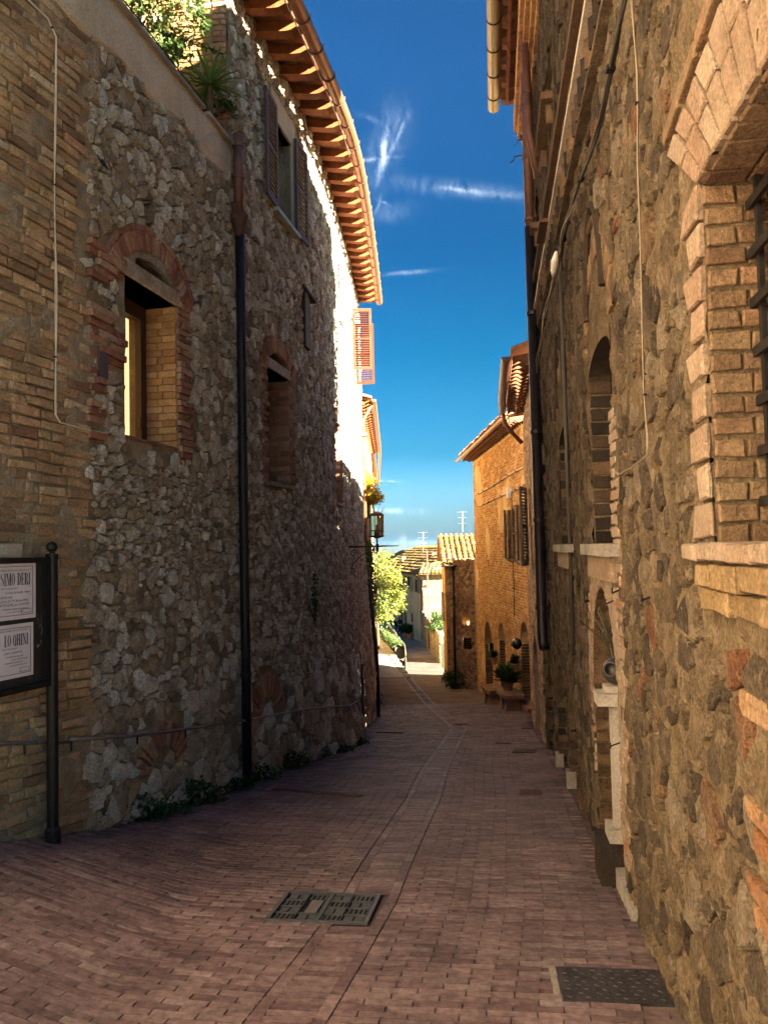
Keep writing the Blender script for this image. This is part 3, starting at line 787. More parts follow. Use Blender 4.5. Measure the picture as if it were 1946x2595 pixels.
for a, b, z in ((W2u0, W2u1, 2.22), (W5u0, W5u1, 2.25)):
    mb = MB(); L2.box(mb, a-.05, b+.05, z, z+.12, -.3, .03); mb.build('lintel', M['greywood'], tall_house)
for a, b, z in ((W2u0, W2u1, .82), (W5u0, W5u1, .8), (W6u0, W6u1, .85)):
    mb = MB(); L2.box(mb, a-.06, b+.05, z-.04, z+.01, -.3, .05); mb.build('window_sill', M['greystone'], tall_house)
def plain_window(house, wall, a, b, z0, z1, dep, mat, mull=1, gl=None):
    f = MB(); t = .05
    for (p, q, lo, hi) in ((a, a+t, z0, z1), (b-t, b, z0, z1), (a+t, b-t, z0, z0+t), (a+t, b-t, z1-t, z1)): wall.box(f, p, q, lo, hi, -dep, -dep+.05)
    if mull: wall.box(f, (a+b)/2-.025, (a+b)/2+.025, z0+t, z1-t, -dep, -dep+.045)
    fr = f.build('window_frame', mat, house)
    g = MB(); wall.box(g, a+t, b-t, z0+t, z1-t, -dep+.01, -dep+.015); g.build('pane', gl or M['glass'], fr)
    return fr
for a, b, z0, z1, dp in holes2:
    if a in (W2u0, W5u0, W3u0, W4u0, W6u0, W7u0): plain_window(tall_house, L2, a, b, z0, z1, dp-.03, M['oak'] if a != W3u0 else M['greywood'])
# stone frame of the shuttered window
mb = MB()
for (p, q, lo, hi) in ((W3u0-.12, W3u1+.12, W3z1, W3z1+.34), (W3u1, W3u1+.10, W3z0, W3z1), (W3u0-.10, W3u0, W3z0, W3z1)): L2.box(mb, p, q, lo, hi, -.1, .03)
mb.build('window_surround', M['plaster'], tall_house)
mb = MB(); L2.box(mb, W3u0-.12, W3u1+.1, W3z0-.05, W3z0, -.25, .10); mb.build('window_sill', M['zinc'], tall_house)
def leaf(house, wall, u, z0, h, w, ang, side, mat, slats, d=.06):
    """a shutter leaf hinged at u; ang 0 = flat against the wall, pointing to side (+1 further along)"""
    t = wall.tan(u)*side; n = wall.nrm(u); a = (t*cos(ang)+n*sin(ang)).normalized(); nn = (n*cos(ang)-t*sin(ang)).normalized()
    return louvre_shutter(house, wall.P(u, z0, d), a, nn, w, h, mat, slats)
leaf(tall_house, L2, W3u0-.02, W3z0-.0, 1.34, .46, radians(3), -1, M['shutter_v'], 20)
leaf(tall_house, L2, W3u1+.04, W3z0-.0, 1.34, .46, radians(3), 1, M['shutter_v'], 20)
leaf(tall_house, L2, W4u0-.02, 4.2, 1.2, .45, radians(3), -1, M['shutter_v'], 18, .05)
leaf(tall_house, L2, W7u0-.04, 3.9, 1.35, .42, radians(95), -1, M['shutter_o'], 24)
leaf(tall_house, L2, W7u1+.04, 3.75, 1.40, .42, radians(98), 1, M['shutter_o'], 24)
# hood over the slit
mb = MB(); mb.add([L2.P(SLu-.14, 3.74, .0), L2.P(SLu+.2, 3.6, .0), L2.P(SLu+.2, 3.6, .13), L2.P(SLu-.14, 3.74, .05), L2.P(SLu-.14, 3.70, .0), L2.P(SLu+.2, 3.56, .0), L2.P(SLu+.2, 3.56, .13), L2.P(SLu-.14, 3.70, .05)], [(0, 1, 2, 3), (7, 6, 5, 4), (3, 2, 6, 7), (0, 3, 7, 4), (1, 5, 6, 2)], .5)
mb.build('slit_hood', M['shutter_d'], tall_house)
mb = MB(); L2.box(mb, SLu-.13, SLu+.13, 2.86, 3.64, -.10, .055); mb.build('slit_board', M['oak'], tall_house)
# louvred door low on the bulge
mb = MB(); vs = VTu
vt = louvre_shutter(tall_house, L2.P(VTu, -2.75, .03), L2.tan(VTu), L2.nrm(VTu), .42, .86, M['shutter_d'], 14, 'cellar_louvre')
mb = MB(); mb.tube([L2.P(VTu-.03, -1.98, .05), L2.P(VTu+.2, -1.84, .07), L2.P(VTu+.46, -1.93, .05)], .012, 6); mb.build('louvre_cap', M['white'], vt)
# ---- eaves
L2G = []                                                    # gutter line follows the wall, out at the eave
def eave_out(u): return .56-.10*min(1, u/11)
NR = 27
for i in range(NR):
    u = .12+i*(L2.len-.25)/(NR-1)+.025*(rng.random()-.5)*2; o = eave_out(u); n = L2.nrm(u); t = L2.tan(u); b = MB()
    def rp(d, z): q = L2.P(u, 6, 0); return Vector((q.x, q.y, 0))+n*d+Vector((0, 0, z))
    sl = -.17; prof = [(-.1, EAV+.10), (o+.02, EAV+.10+sl*(o+.12)), (o+.02, EAV+.055+sl*(o+.12)), (o-.05, EAV+.03+sl*(o+.05)), (o-.10, EAV-.005+sl*o), (o-.2, EAV-.02+sl*(o-.1)), (-.1, EAV-.03)]
    hw = .062+.025*rng.random()
    vs = [rp(d, z)-t*hw for d, z in prof]+[rp(d, z)+t*hw for d, z in prof]; m = len(prof)
    fs = [tuple(range(m-1, -1, -1)), tuple(range(m, 2*m))]+[(k, (k+1) % m, m+(k+1) % m, m+k) for k in range(m)]
    b.add(vs, fs, .3+.4*rng.random()); b.build('rafter', M['rafter'], tall_house, origin=tuple(rp(o*.5, EAV)))
# soffit boards, roof and gutter
def eave_pt(u, d, z): p = L2.P(u, 6.5, 0); n = L2.nrm(u); return Vector((p.x, p.y, 0))+n*d+Vector((0, 0, z))
us = [i*L2.len/60 for i in range(61)]
pcs = []
for k in range(4):
    for i in range(60):
        d0 = [-.05, .14, .32, .50][k]; d1 = [.135, .315, .495, .66][k]
        e0 = eave_out(us[i])/.70; e1 = eave_out(us[i+1])/.7
        g = .006
        vs = []
        for z in (0, .03):
            for (u, d, e) in ((us[i], d0*e0, e0), (us[i+1], d0*e1, e1), (us[i+1], d1*e1, e1), (us[i], d1*e0, e0)): vs.append(eave_pt(u+(g if u == us[i] else -g), d, EAV+.103-.17*(d+.1)+z))
        pcs.append((vs, [(3, 2, 1, 0), (4, 5, 6, 7), (0, 1, 5, 4), (1, 2, 6, 5), (2, 3, 7, 6), (3, 0, 4, 7)], rng.random()))
place_pieces(pcs, 'soffit_tile', M['rafter_dk'], tall_house, 240)
mb = MB(); vs = []; fs = []
for u in us:
    o = eave_out(u)
    vs += [eave_pt(u, o+.04, EAV+.15-.17*(o+.12)), eave_pt(u, o+.04, EAV+.20-.17*(o+.12)), Vector((-7, L2.xy(u)[1]+.6, 8.4)), Vector((-7, L2.xy(u)[1]+.6, 8.3))]
for i in range(60):
    for k in range(4): fs.append((4*i+k, 4*i+(k+1) % 4, 4*i+4+(k+1) % 4, 4*i+4+k))
fs += [(0, 1, 2, 3), (243, 242, 241, 240)]
mb.add(vs, fs, .5); mb.build('roof', M['terracotta'], tall_house)
def gutter(parent, path, r, mat, n=8, straps=0, name='gutter', strapmat=None):
    """half-round trough along path (list of points)"""
    vs = []; fs = []; m = n+1
    for i, p in enumerate(path):
        a = path[max(0, i-1)]; b = path[min(len(path)-1, i+1)]; t = (b-a).normalized(); x = t.cross(Vector((0, 0, 1))).normalized()
        for rr in (r, r*.88):
            for k in range(m):
                an = pi+pi*k/n; vs.append(p+x*(cos(an)*rr)+Vector((0, 0, sin(an)*rr)))
    for i in range(len(path)-1):
        for s_ in (0, m):
            for k in range(n):
                q = (i*2*m+s_+k, i*2*m+s_+k+1, (i+1)*2*m+s_+k+1, (i+1)*2*m+s_+k); fs.append(q)
        for k in (0, n): fs.append((i*2*m+k, i*2*m+m+k, (i+1)*2*m+m+k, (i+1)*2*m+k))
    for i in (0, len(path)-1):
        fs.append(tuple(i*2*m+k for k in range(m)))
    b = MB(); b.add(vs, fs, .5); g = b.build(name, mat, parent, smooth=False)
    return g
path = [eave_pt(u, eave_out(u)+.09, EAV+.05-.17*(eave_out(u)+.12)) for u in us]
gutter(tall_house, path, .085, M['copper'])
for i in range(1, 60, 3):
    b = MB(); p = path[i]; n = L2.nrm(us[i]); r = .092
    b.tube([p+n*(cos(pi+pi*k/8)*r)+Vector((0, 0, sin(pi+pi*k/8)*r)) for k in range(9)]+[p+n*r+Vector((0, 0, .035))], .007, 5); b.build('gutter_strap', M['rust'], tall_house)
mb = MB(); path2 = [eave_pt(u, eave_out(u)-.02, EAV+.075-.17*(eave_out(u)+.12)) for u in us]
mb.tube([p+Vector((0, 0, -.03)) for p in path2[:22]], .01, 5); mb.build('eave_cable', M['cable'], tall_house)
# ---- the drainpipe at the joint of the two houses
def downpipe(parent, pts, r, mat, clamps=(), n=10, name='drainpipe', cm=None):
    mb = MB(); mb.tube(pts, r, n); p = mb.build(name, mat, parent, smooth=True)
    for c, t in clamps:
        b = MB(); b.tube([c-t*.02, c+t*.02], r*1.18, n); b.build('pipe_collar', cm or mat, p, smooth=False)
    return p
ud = .05; Z = Vector((0, 0, 1))
g0 = L2_gz(ud)
pt = L2.P(ud, 4.42, .10); lo = L2.P(ud, 3.66, .10)
upper = downpipe(tall_house, [L2.P(ud, 4.52, .10), lo], .055, M['pipebrown'], [(L2.P(ud, 4.05, .1), Z), (L2.P(ud, 4.4, .1), Z)])
mb = MB(); mb.lathe(L2.P(ud, 3.38, .10), [(.052, 0), (.06, .1), (.095, .17), (.10, .24), (.06, .30)], 12); mb.build('hopper_collar', M['rust'], upper, smooth=True)
mb = MB(); mb.tube([L2.P(ud-.12, 3.72, .1), L2.P(ud-.02, 3.6, .1)], .05, 8); mb.build('side_branch', M['rust'], upper, smooth=True)
zz = [3.5, 2.1, .4, -.9, g0-.05]
downpipe(tall_house, [L2.P(ud, z, .105) for z in zz], .05, M['pipedark'], [(L2.P(ud, z, .105), Z) for z in (2.0, 1.2, .1, -1.3)])
# second pipe at the far end of the bulge
uf = px2(930, 1500)[0]
zt_ = px2(926, 1482)[1]
downpipe(tall_house, [L2.P(uf, zt_, .07), L2.P(uf-.05, -2.6, .08), L2.P(uf-.12, -4.6, .08)], .05, M['pipedark'], [(L2.P(uf, zt_-.6, .075), Z)])
# ================================================================== right-hand house of stone set in yellow mortar
RW = Wall([(.68+.142*-8, -8), (.68+.142*11.0, 11.0)], -1)
right_house = empty('right_house', (4, 4, -2), 'tall weathered stone house in patchy yellow mortar with barred arched window and wall niche', 'house')
def RU(y): return (y+8)*sqrt(1+.142**2)
def RW_gz(u): x, y = RW.xy(u); return gz(x, y)
def pr(*p): return RW.at(*p, lo=RU(1.2))
WAu1 = pr(1790, 700)[0]; WAu0 = RU(.95); WAz0, WAz1 = -.02, 1.115
def hole_px(xf, xn, yt, z0=None, yb=None, dep=.12):
    ym = (yt+yb)/2 if yb else (yt+1385)/2
    uf = pr(xf, ym)[0]; un = pr(xn, ym)[0]; zt = pr(xf, yt)[1]
    return [un, uf, z0 if z0 is not None else pr(xf, yb)[1], zt, dep]
BW1 = hole_px(1499, 1558, 905, 0.0, dep=.16); BW2 = hole_px(1421, 1447, 1095, 0.0, dep=.16); BW3 = hole_px(1375, 1386, 1180, 0.0, dep=.12)
NI = hole_px(1497, 1559, 1478, -2.6, dep=.26)
D1 = hole_px(1433, 1455, 1746, -2.9, dep=.16); D2 = hole_px(1404, 1427, 1655, -3.2, dep=.16); D3 = hole_px(1380, 1395, 1660, -3.2, dep=.14)
UW = hole_px(1383, 1404, 205, yb=385, dep=.14); UW[3] = min(UW[3], 5.6)
UW2 = hole_px(1361, 1368, 485, yb=620, dep=.1)
holesR = [(WAu0, WAu1, WAz0, WAz1, .34), BW1, BW2, BW3, NI, D1, D2, D3, UW, UW2]
RTOP = 6.42
RW.core('wall', M['rmortar'], right_house, RU(.7), RW.len, -3.9, RTOP, holesR, .06, .03, freq=6.5)  # near end stops short, out of view, letting sun in behind the camera
mb = MB()
A, B_ = RW.P(RU(.7), 0), RW.P(RU(.7), 0)
mb.add([(A.x, A.y, -3), (B_.x, B_.y, -3), (B_.x, B_.y, RTOP), (A.x, A.y, RTOP)], [(0, 1, 2, 3)], .5)
E_ = RW.P(RW.len, 0)
mb.add([(E_.x, E_.y, -5), (10.2, 5.0, -5), (10.2, 5.0, 9.4), (E_.x, E_.y, RTOP)], [(0, 1, 2, 3)], .5)  # unseen end wall, slanted along the sun so light reaches the wall opposite
mb.add([(A.x, A.y, -3), (9, -.5, -3), (9, -.5, 9.4), (A.x, A.y, RTOP)], [(0, 1, 2, 3)], .5)
mb.add([(9, -.5, -4), (10.2, 5.0, -4), (10.2, 5.0, 9.4), (9, -.5, 9.4)], [(0, 1, 2, 3)], .5)
mb.build('rear_wall', M['rmortar'], right_house)
mb = MB(); RW.box(mb, RU(5.6), RU(8.3), RTOP+.02, 7.35, -3, -.01, seg=2); mb.build('shade_attic', M['rmortar'], right_house)  # added attic block, out of view, sized to shade the shuttered window opposite
def arch_fill(wall, h, mat, parent, rise=None, n=12, name='arch_top', pointed=False, soffit=None):
    """fills the corners above an arch inside the top of a rectangular opening"""
    u0, u1, z0, z1, dep = h; w = (u1-u0)/2; rise = rise or w; uc = (u0+u1)/2; vs = []; fs = []; f2 = []
    for i in range(n+1):
        t = pi*i/n; u = uc-w*cos(t); z = z1-rise+rise*(sin(t)**(.7 if pointed else 1.0))
        vs += [wall.P(u, z, .004), wall.P(u, z1+.02, .004), wall.P(u, z, -dep+.01)]
    for i in range(n):
        a = 3*i; fs += [(a, a+3, a+4, a+1)]; f2.append((a, a+2, a+5, a+3))
    b = MB(); b.add(vs, fs, .5); o = b.build(name, mat, parent)
    b = MB(); b.add(vs, f2, .5); b.build('arch_soffit', soffit or mat, parent); return o
def reveal(wall, u, z0, z1, dep, parent, mat, H=.066, name='reveal_brick', cols=1, h=.01, lim=300):
    out = []; n = int((z1-z0)/H)
    for i in range(n):
        z = z0+i*H; e = [0.004+(dep-.008)*k/cols for k in range(cols+1)]
        if cols > 1 and i % 2: e[1:-1] = [v+dep*.13 for v in e[1:-1]]
        for a, b in zip(e, e[1:]):
            out.append(quad_brick(f_jamb(wall, u), (a, z), (b-.006, z), (b-.006, z+H-.012), (a, z+H-.012), h*(.6+.8*rng.random()), rng, jit=.004, bev=.005, flip=wall.side > 0))
    return place_pieces(out, name, mat, parent, lim)
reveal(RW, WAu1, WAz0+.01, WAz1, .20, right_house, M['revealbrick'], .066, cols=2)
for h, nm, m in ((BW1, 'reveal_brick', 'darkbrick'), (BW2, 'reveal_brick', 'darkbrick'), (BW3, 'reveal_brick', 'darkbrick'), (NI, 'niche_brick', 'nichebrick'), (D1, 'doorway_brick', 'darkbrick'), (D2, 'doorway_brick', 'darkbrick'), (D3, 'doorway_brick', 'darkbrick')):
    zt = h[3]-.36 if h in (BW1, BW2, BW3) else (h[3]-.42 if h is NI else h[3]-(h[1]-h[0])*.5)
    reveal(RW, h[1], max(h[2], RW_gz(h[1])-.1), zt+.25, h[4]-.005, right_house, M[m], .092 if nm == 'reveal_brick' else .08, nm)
M['infill'] = mortar('grey_render_infill', (.15, .12, .10), (.22, .18, .145), (.29, .235, .19), 4, .012)
for h in (BW1, BW2, BW3):
    mb = MB(); RW.box(mb, h[0]+.005, h[1]-.03, h[2], h[3]-(h[1]-h[0])*.35, -h[4]+.005, -h[4]+.03); mb.build('blocked_opening', M['infill'], right_house)
    mb = MB(); RW.box(mb, h[0]+.005, h[1]-.005, h[3]-(h[1]-h[0])*.35, h[3]-.01, -h[4]+.002, -h[4]+.012); mb.build('open_gap', M['dark'], right_house)
    arch_fill(RW, h, M['rmortar'], right_house, (h[1]-h[0])*.14, soffit=M['darkbrick'])
    mb = MB(); RW.box(mb, h[0]-.1, h[1]+.12, -.075, -.005, -.06, .085); mb.build('window_sill', M['greystone'], right_house)
    mb = MB(); RW.box(mb, h[0]-.02, h[1]+.02, -.22, -.078, -.02, .05); mb.build('sill_corbel', M['pinkbrick'], right_house)
    uc = (h[0]+h[1])/2; w = (h[1]-h[0])/2
    place_pieces(arch_bricks(RW, uc, h[3]+.02, w*1.05, w*1.05+.13, radians(178), radians(2), 22, .012, rng), 'arch_brick', M['revealbrick'], right_house)
    # blind hood arch over it: a dark tube painting in its shadow line
    zc = h[3]+.25; b = MB(); n = 14
    pts = [(uc+w*.75*cos(radians(180-180*i/n)), zc+w*1.25*sin(radians(180*i/n))) for i in range(n+1)]
    b.tube([RW.P(p[0], p[1], .012) for p in pts], .028, 6); b.build('hood_shadow_line', M['darkbrick'], right_house)
for h in (D1, D2, D3):
    arch_fill(RW, h, M['rmortar'], right_house); mb = MB(); RW.box(mb, h[0], h[1], h[2], h[3], -h[4]+.002, -h[4]+.02); mb.build('door', M['oak'], right_house)
arch_fill(RW, NI, M['rmortar'], right_house, (NI[1]-NI[0])*.62, soffit=M['nichebrick'])
pcs = []
for k in range(2): pass
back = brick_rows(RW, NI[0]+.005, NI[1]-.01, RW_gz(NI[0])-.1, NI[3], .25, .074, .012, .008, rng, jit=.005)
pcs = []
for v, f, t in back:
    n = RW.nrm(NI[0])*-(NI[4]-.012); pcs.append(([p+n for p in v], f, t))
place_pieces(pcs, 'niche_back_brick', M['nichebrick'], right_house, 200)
uc = (NI[0]+NI[1])/2; w = (NI[1]-NI[0])/2
place_pieces(arch_bricks(RW, uc, NI[3]-w*1.24+.0, w*1.01, w*1.01+.20, radians(180), radians(0), 34, .012, rng, squash=1.24), 'niche_arch_brick', M['pinkbrick'], right_house)
# ---- flat brick arch of the barred window: leaning bricks
pcs = []; nA = 15
for i in range(nA):
    def edge(t): return (WAu0+(WAu1+.015-WAu0)*t, 1.115), (WAu0-.25+(WAu1-WAu0+.62)*t, 1.50-.14*abs(t-.5)*2+.02)
    t0 = i/nA; t1 = (i+1)/nA-.012
    (a, b), (c, d) = edge(t0), edge(t1)
    m0 = .52+.1*(i % 2)
    def lerp(p, q, k): return (p[0]+(q[0]-p[0])*k, p[1]+(q[1]-p[1])*k)
    pcs.append(quad_brick(RW.P, a, c, lerp(c, d, m0-.015), lerp(a, b, m0-.015), .022, rng, jit=.004, bev=.006, flip=True))
    pcs.append(quad_brick(RW.P, lerp(a, b, m0+.015), lerp(c, d, m0+.015), d, b, .022, rng, jit=.004, bev=.006, flip=True))
place_pieces(pcs, 'arch_brick', M['pinkbrick'], right_house)
pcs = []
for i in range(9):                                            # edging course over the flat arch
    def eu(t): return WAu0-.25+(WAu1-WAu0+.62)*t
    t0 = i/9; t1 = (i+1)/9-.008; f_ = lambda t: 1.52-.14*abs(t-.5)*2+.02
    pcs.append(quad_brick(RW.P, (eu(t0), f_(t0)+.012), (eu(t1), f_(t1)+.012), (eu(t1)+.01, f_(t1)+.07), (eu(t0)+.01, f_(t0)+.07), .03, rng, jit=.003, bev=.006, flip=True))
place_pieces(pcs, 'arch_edge_brick', M['revealbrick'], right_house)
pcs = []
for i in range(16):                                           # soffit of the arch
    u0 = WAu0+(WAu1-WAu0)*i/16; u1 = WAu0+(WAu1-WAu0)*(i+1)/16-.012
    for a, b in ((.0, .12), (.132, .3)):
        pcs.append(quad_brick(lambda p, q, d: RW.P(p, WAz1-d, -q), (u0, a), (u1, a), (u1, b), (u0, b), .012, rng, jit=.003, bev=.004))
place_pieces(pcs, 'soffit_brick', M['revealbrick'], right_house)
# pale dressing bricks beside window, niche and blocked window
pcs = []
for i in range(9):
    z = 0.0+i*.124; wd = .13 if i % 2 else .19
    pcs.append(quad_brick(RW.P, (WAu1+.006, z+.01), (WAu1+wd, z+.01), (WAu1+wd, z+.115), (WAu1+.006, z+.118), .02, rng, jit=.008, bev=.007, flip=True))
pcs += brick_rows(RW, NI[0]-.28, NI[0]-.005, -1.75, .7, .16, .066, .01, .014, rng, jit=.006, bev=.006)
pcs += brick_rows(RW, NI[1]+.005, NI[1]+.16, -1.6, -.35, .16, .066, .01, .014, rng, jit=.006, bev=.006)
pcs += brick_rows(RW, RU(.7)+.004, RU(.93), -2.2, RTOP-.1, .23, .075, .01, .012, rng, lambda u, z: not (-.24 < z < .02) and not (1.05 < z < 1.7), jit=.005, bev=.006)
place_pieces(pcs, 'dressing_brick', M['pinkbrick'], right_house)
pcs = []; u = WAu0-.2
while u < WAu1+.18:
    l = .155+.03*rng.random(); pcs.append(quad_brick(RW.P, (u, -.062), (u+l-.006, -.062), (u+l-.006, -.008), (u, -.008), .05, rng, jit=.004, bev=.012, back=.2, flip=True)); u += l
place_pieces(pcs, 'sill_brick', M['pinkbrick'], right_house)
M['ochreplaster'] = mortar('ochre_plaster', (.24, .165, .08), (.31, .225, .115), (.36, .275, .155), 5, .012)
M['corbelbrick'] = rock_mat('yellow_corbel_brick', [(0, (.20, .13, .065)), (.5, (.28, .19, .095)), (1, (.33, .245, .145))], 9, 50, .02, .5, 1.25, stain=(.16, .115, .07), stain_amt=.5, pits=.25)
pcs = brick_rows(RW, WAu0-.2, WAu1+.11, -.215, -.066, .24, .075, .006, .03, rng, jit=.005, bev=.007)
place_pieces(pcs, 'corbel_brick', M['corbelbrick'], right_house)
# window frame, dark room and the iron grid
mb = MB(); RW.box(mb, WAu0+.01, WAu1-.05, WAz0+.01, WAz1-.01, -.33, -.32); mb.build('dark_glass', M['glass'], right_house)
mb = MB(); RW.box(mb, WAu1-.06, WAu1-.012, WAz0, WAz1, -.335, -.21); mb.build('window_frame', M['plaster'], right_house)
grid = MB(); RW.box(grid, WAu1-.055, WAu1-.03, WAz0, WAz1-.01, -.155, -.14); grid = grid.build('iron_grid', M['iron'], right_house)
for i in range(1, 4):
    mb = MB(); RW.box(mb, WAu1-.05-.17*i, WAu1-.025-.17*i, WAz0, WAz1-.01, -.155, -.14); mb.build('grid_bar', M['iron'], grid)
for i in range(7):
    z = .10+.152*i; mb = MB(); RW.box(mb, WAu0, WAu1+.0, z, z+.03, -.139, -.125); mb.build('grid_bar', M['iron'], grid)
# ---- the big stones
M['obrick'] = rock_mat('bright_orange_brick', [(0, (.25, .11, .05)), (.5, (.33, .155, .07)), (1, (.36, .22, .12))], 10, 45, .03, .5, 1.3, stain=(.36, .275, .175), stain_amt=.8, pits=.3)
def brickpatch(u, z): return z < -.42+.15*mnoise.noise(Vector((u*3, 1, 1))) and z > -1.75 and u < RU(2.08)+.10*mnoise.noise(Vector((1, z*5, 2)))-.35*max(0, -z-1.0)
def keepR(u, z):
    if z < RW_gz(u)-.05 or z > RTOP-.1 or u < RU(.7)+.42: return False
    for h in holesR:
        m = .05
        if h[0]-m < u < h[1]+m and h[2]-m < z < h[3]+m: return False
    if WAu0-.3 < u < WAu1+.30 and 1.05 < z < 1.68: return False
    if WAu1 < u < WAu1+.22 and 0 < z < 1.15: return False
    if u < WAu1+.2 and -.30 < z < .02: return False
    if NI[0]-.26 < u < NI[0] and -1.75 < z < .7: return False
    if NI[0]-.22 < u < NI[1]+.18 and NI[3]-.8 < z < NI[3]+.2: return False
    for h in (BW1, BW2, BW3):
        if h[0]-.1 < u < h[1]+.12 and -.28 < z < .02: return False
        if h[0]-.13 < u < h[1]+.13 and h[3]-.4 < z < h[3]+.75: return False
    if 2.62 < z < 3.36 and u > RU(2.6): return False
    if brickpatch(u, z): return False
    return mnoise.noise(Vector((u*1.4, z*.9, 5))) < .62
pcs = []
for P in stone_cells(RU(.7), RW.len, -3.8, RTOP, .118, rng, 1.25, .02, 1.3, keepR):
    q = stone_piece(RW, P, .006+.016*rng.random(), rng, rag=.17, top=.84, crag=1.2, cut=.14)
    if q: pcs.append(q)
place_pieces(pcs, 'stone', M['rightstone'], right_house)
place_pieces(brick_rows(RW, RU(.8), RU(2.45), -1.8, -.3, 0.25, .07, .013, .012, rng, lambda u, z: brickpatch(u, z) and mnoise.noise(Vector((u*4, z*4, 8))) < .3, jit=.009, bev=.006), 'brick', M['obrick'], right_house, 150)
# ---- string course: two ledges, dentils and a sawtooth row
s0, s1 = RU(2.4), RW.len-.02
for (z0, z1, d, nm, mt_) in ((3.27, 3.33, .10, 'string_ledge', 'revealbrick'), (2.925, 2.965, .10, 'string_ledge', 'plaster'), (2.70, 2.735, .06, 'string_ledge', 'rmortar')):
    mb = MB(); RW.box(mb, s0, s1, z0, z1, -.02, d); mb.build(nm, M[mt_], right_house)
pcs = []; u = s0
while u < s1-.15:
    pcs.append(quad_brick(RW.P, (u, 2.975), (u+.105, 2.975), (u+.105, 3.262), (u, 3.262), .055, rng, jit=.004, bev=.008, flip=True)); u += .135
place_pieces(pcs, 'dentil_brick', M['darkbrick'], right_house)
pcs = []; u = s0
while u < s1-.15:
    b = MB(); b.add([RW.P(u, 2.742, 0), RW.P(u+.09, 2.742, .075), RW.P(u+.18, 2.742, 0), RW.P(u, 2.92, 0), RW.P(u+.09, 2.92, .075), RW.P(u+.18, 2.92, 0)], [(0, 3, 4, 1), (1, 4, 5, 2), (0, 1, 2), (5, 4, 3)], .5)
    pcs.append((b.v, b.f, rng.random())); u += .185
place_pieces(pcs, 'sawtooth_brick', M['darkbrick'], right_house)
# ---- upper window, its sill and brackets
for h in (UW, UW2):
    plain_window(right_house, RW, h[0], h[1], h[2], h[3], h[4]-.03, M['oak'])
    mb = MB(); RW.box(mb, h[0]-.08, h[1]+.1, h[2]-.07, h[2], -.05, .12); mb.build('window_sill', M['revealbrick'], right_house)
    for uu in (h[0]+.02, h[1]-.06):
        mb = MB(); RW.box(mb, uu, uu+.05, h[2]-.25, h[2]-.075, -.02, .07); mb.build('sill_bracket', M['revealbrick'], right_house)
reveal(RW, UW[1], UW[2], UW[3], UW[4], right_house, M['redbrick'], .066, 'dressing_brick')
# small square put-log hole
hu, hz = pr(1452, 790); mb = MB(); RW.box(mb, hu-.05, hu+.05, hz-.04, hz+.04, -.01, .006); mb.build('putlog_hole', M['dark'], right_house)
# ---- eaves high on the right
REAVE = 6.52; uE0, uE1 = RU(3.5), RW.len+.02; ov = .38
for i in range(17):
    u = uE1-.1-i*.42; t = RW.tan(u); n = RW.nrm(u); b = MB()
    prof = [(-.1, REAVE+.22), (ov, REAVE+.05), (ov, REAVE-.03), (ov-.12, REAVE-.06), (-.1, REAVE+.08)]
    vs = [RW.P(u, z, d)-t*.06 for d, z in prof]+[RW.P(u, z, d)+t*.06 for d, z in prof]; m = 5
    b.add(vs, [tuple(range(m-1, -1, -1)), tuple(range(m, 2*m))]+[(k, (k+1) % m, m+(k+1) % m, m+k) for k in range(m)], rng.random())
    b.build('rafter', M['rafter_dk'], right_house)
pcs = []
for i in range(28):
    u0 = uE0+(uE1-uE0)*i/28; u1 = uE0+(uE1-uE0)*(i+1)/28-.006
    for a, b_ in ((-.05, .12), (.128, .25), (.258, .36)):
        f = lambda d: REAVE+.205-.223*(d+.1)
        vs = [RW.P(u0, f(a), a), RW.P(u1, f(a), a), RW.P(u1, f(b_), b_), RW.P(u0, f(b_), b_)]; vs += [p+Vector((0, 0, .03)) for p in vs]
        pcs.append((vs, [(0, 1, 2, 3), (7, 6, 5, 4), (0, 4, 5, 1), (1, 5, 6, 2), (2, 6, 7, 3), (3, 7, 4, 0)], rng.random()))
place_pieces(pcs, 'soffit_tile', M['terracotta'], right_house)
mb = MB(); a = RW.P(RU(.7), REAVE+.08, ov+.03); b_ = RW.P(uE1+.05, REAVE+.08, ov+.03)
mb.add([a, b_, (10.3, 5.0, 9.4), (9, -.5, 9.4), a+Z*.07, b_+Z*.07, (10.3, 5.0, 9.47), (9, -.5, 9.47)], [(3, 2, 1, 0), (4, 5, 6, 7), (0, 1, 5, 4), (1, 2, 6, 5), (2, 3, 7, 6), (3, 0, 4, 7)], .5); mb.build('roof', M['terracotta'], right_house)
mb = MB(); RW.box(mb, uE0, uE1-.1, REAVE-.09, REAVE-.065, ov-.1, ov-.06); mb.build('fascia_batten', M['rafter'], right_house)
gutter(right_house, [RW.P(u, REAVE+.02, ov+.11) for u in np.linspace(RU(.7), uE1+.12, 24)], .085, M['olivepipe'])
for u in np.arange(RU(7), uE1, .55):
    b = MB(); p = RW.P(u, REAVE+.02, ov+.11); n = RW.nrm(u); r = .09
    b.tube([p+n*(cos(pi+pi*k/8)*r)+Z*(sin(pi+pi*k/8)*r) for k in range(9)], .007, 5); b.build('gutter_strap', M['iron'], right_house)
for j, (z0, z1, d) in enumerate(((5.80, 5.88, .05), (5.885, 5.98, .10), (5.985, 6.09, .16), (6.095, 6.30, .21))):
    pcs = []; u = RU(6)
    while u < RW.len-.03:
        pcs.append(quad_brick(RW.P, (u, z0), (u+.115, z0), (u+.115, z1-.006), (u, z1-.006), d, rng, back=.3, jit=.003, bev=.006, flip=True)); u += .125
    place_pieces(pcs, 'cornice_brick', M['jambbrick'], right_house, 60)
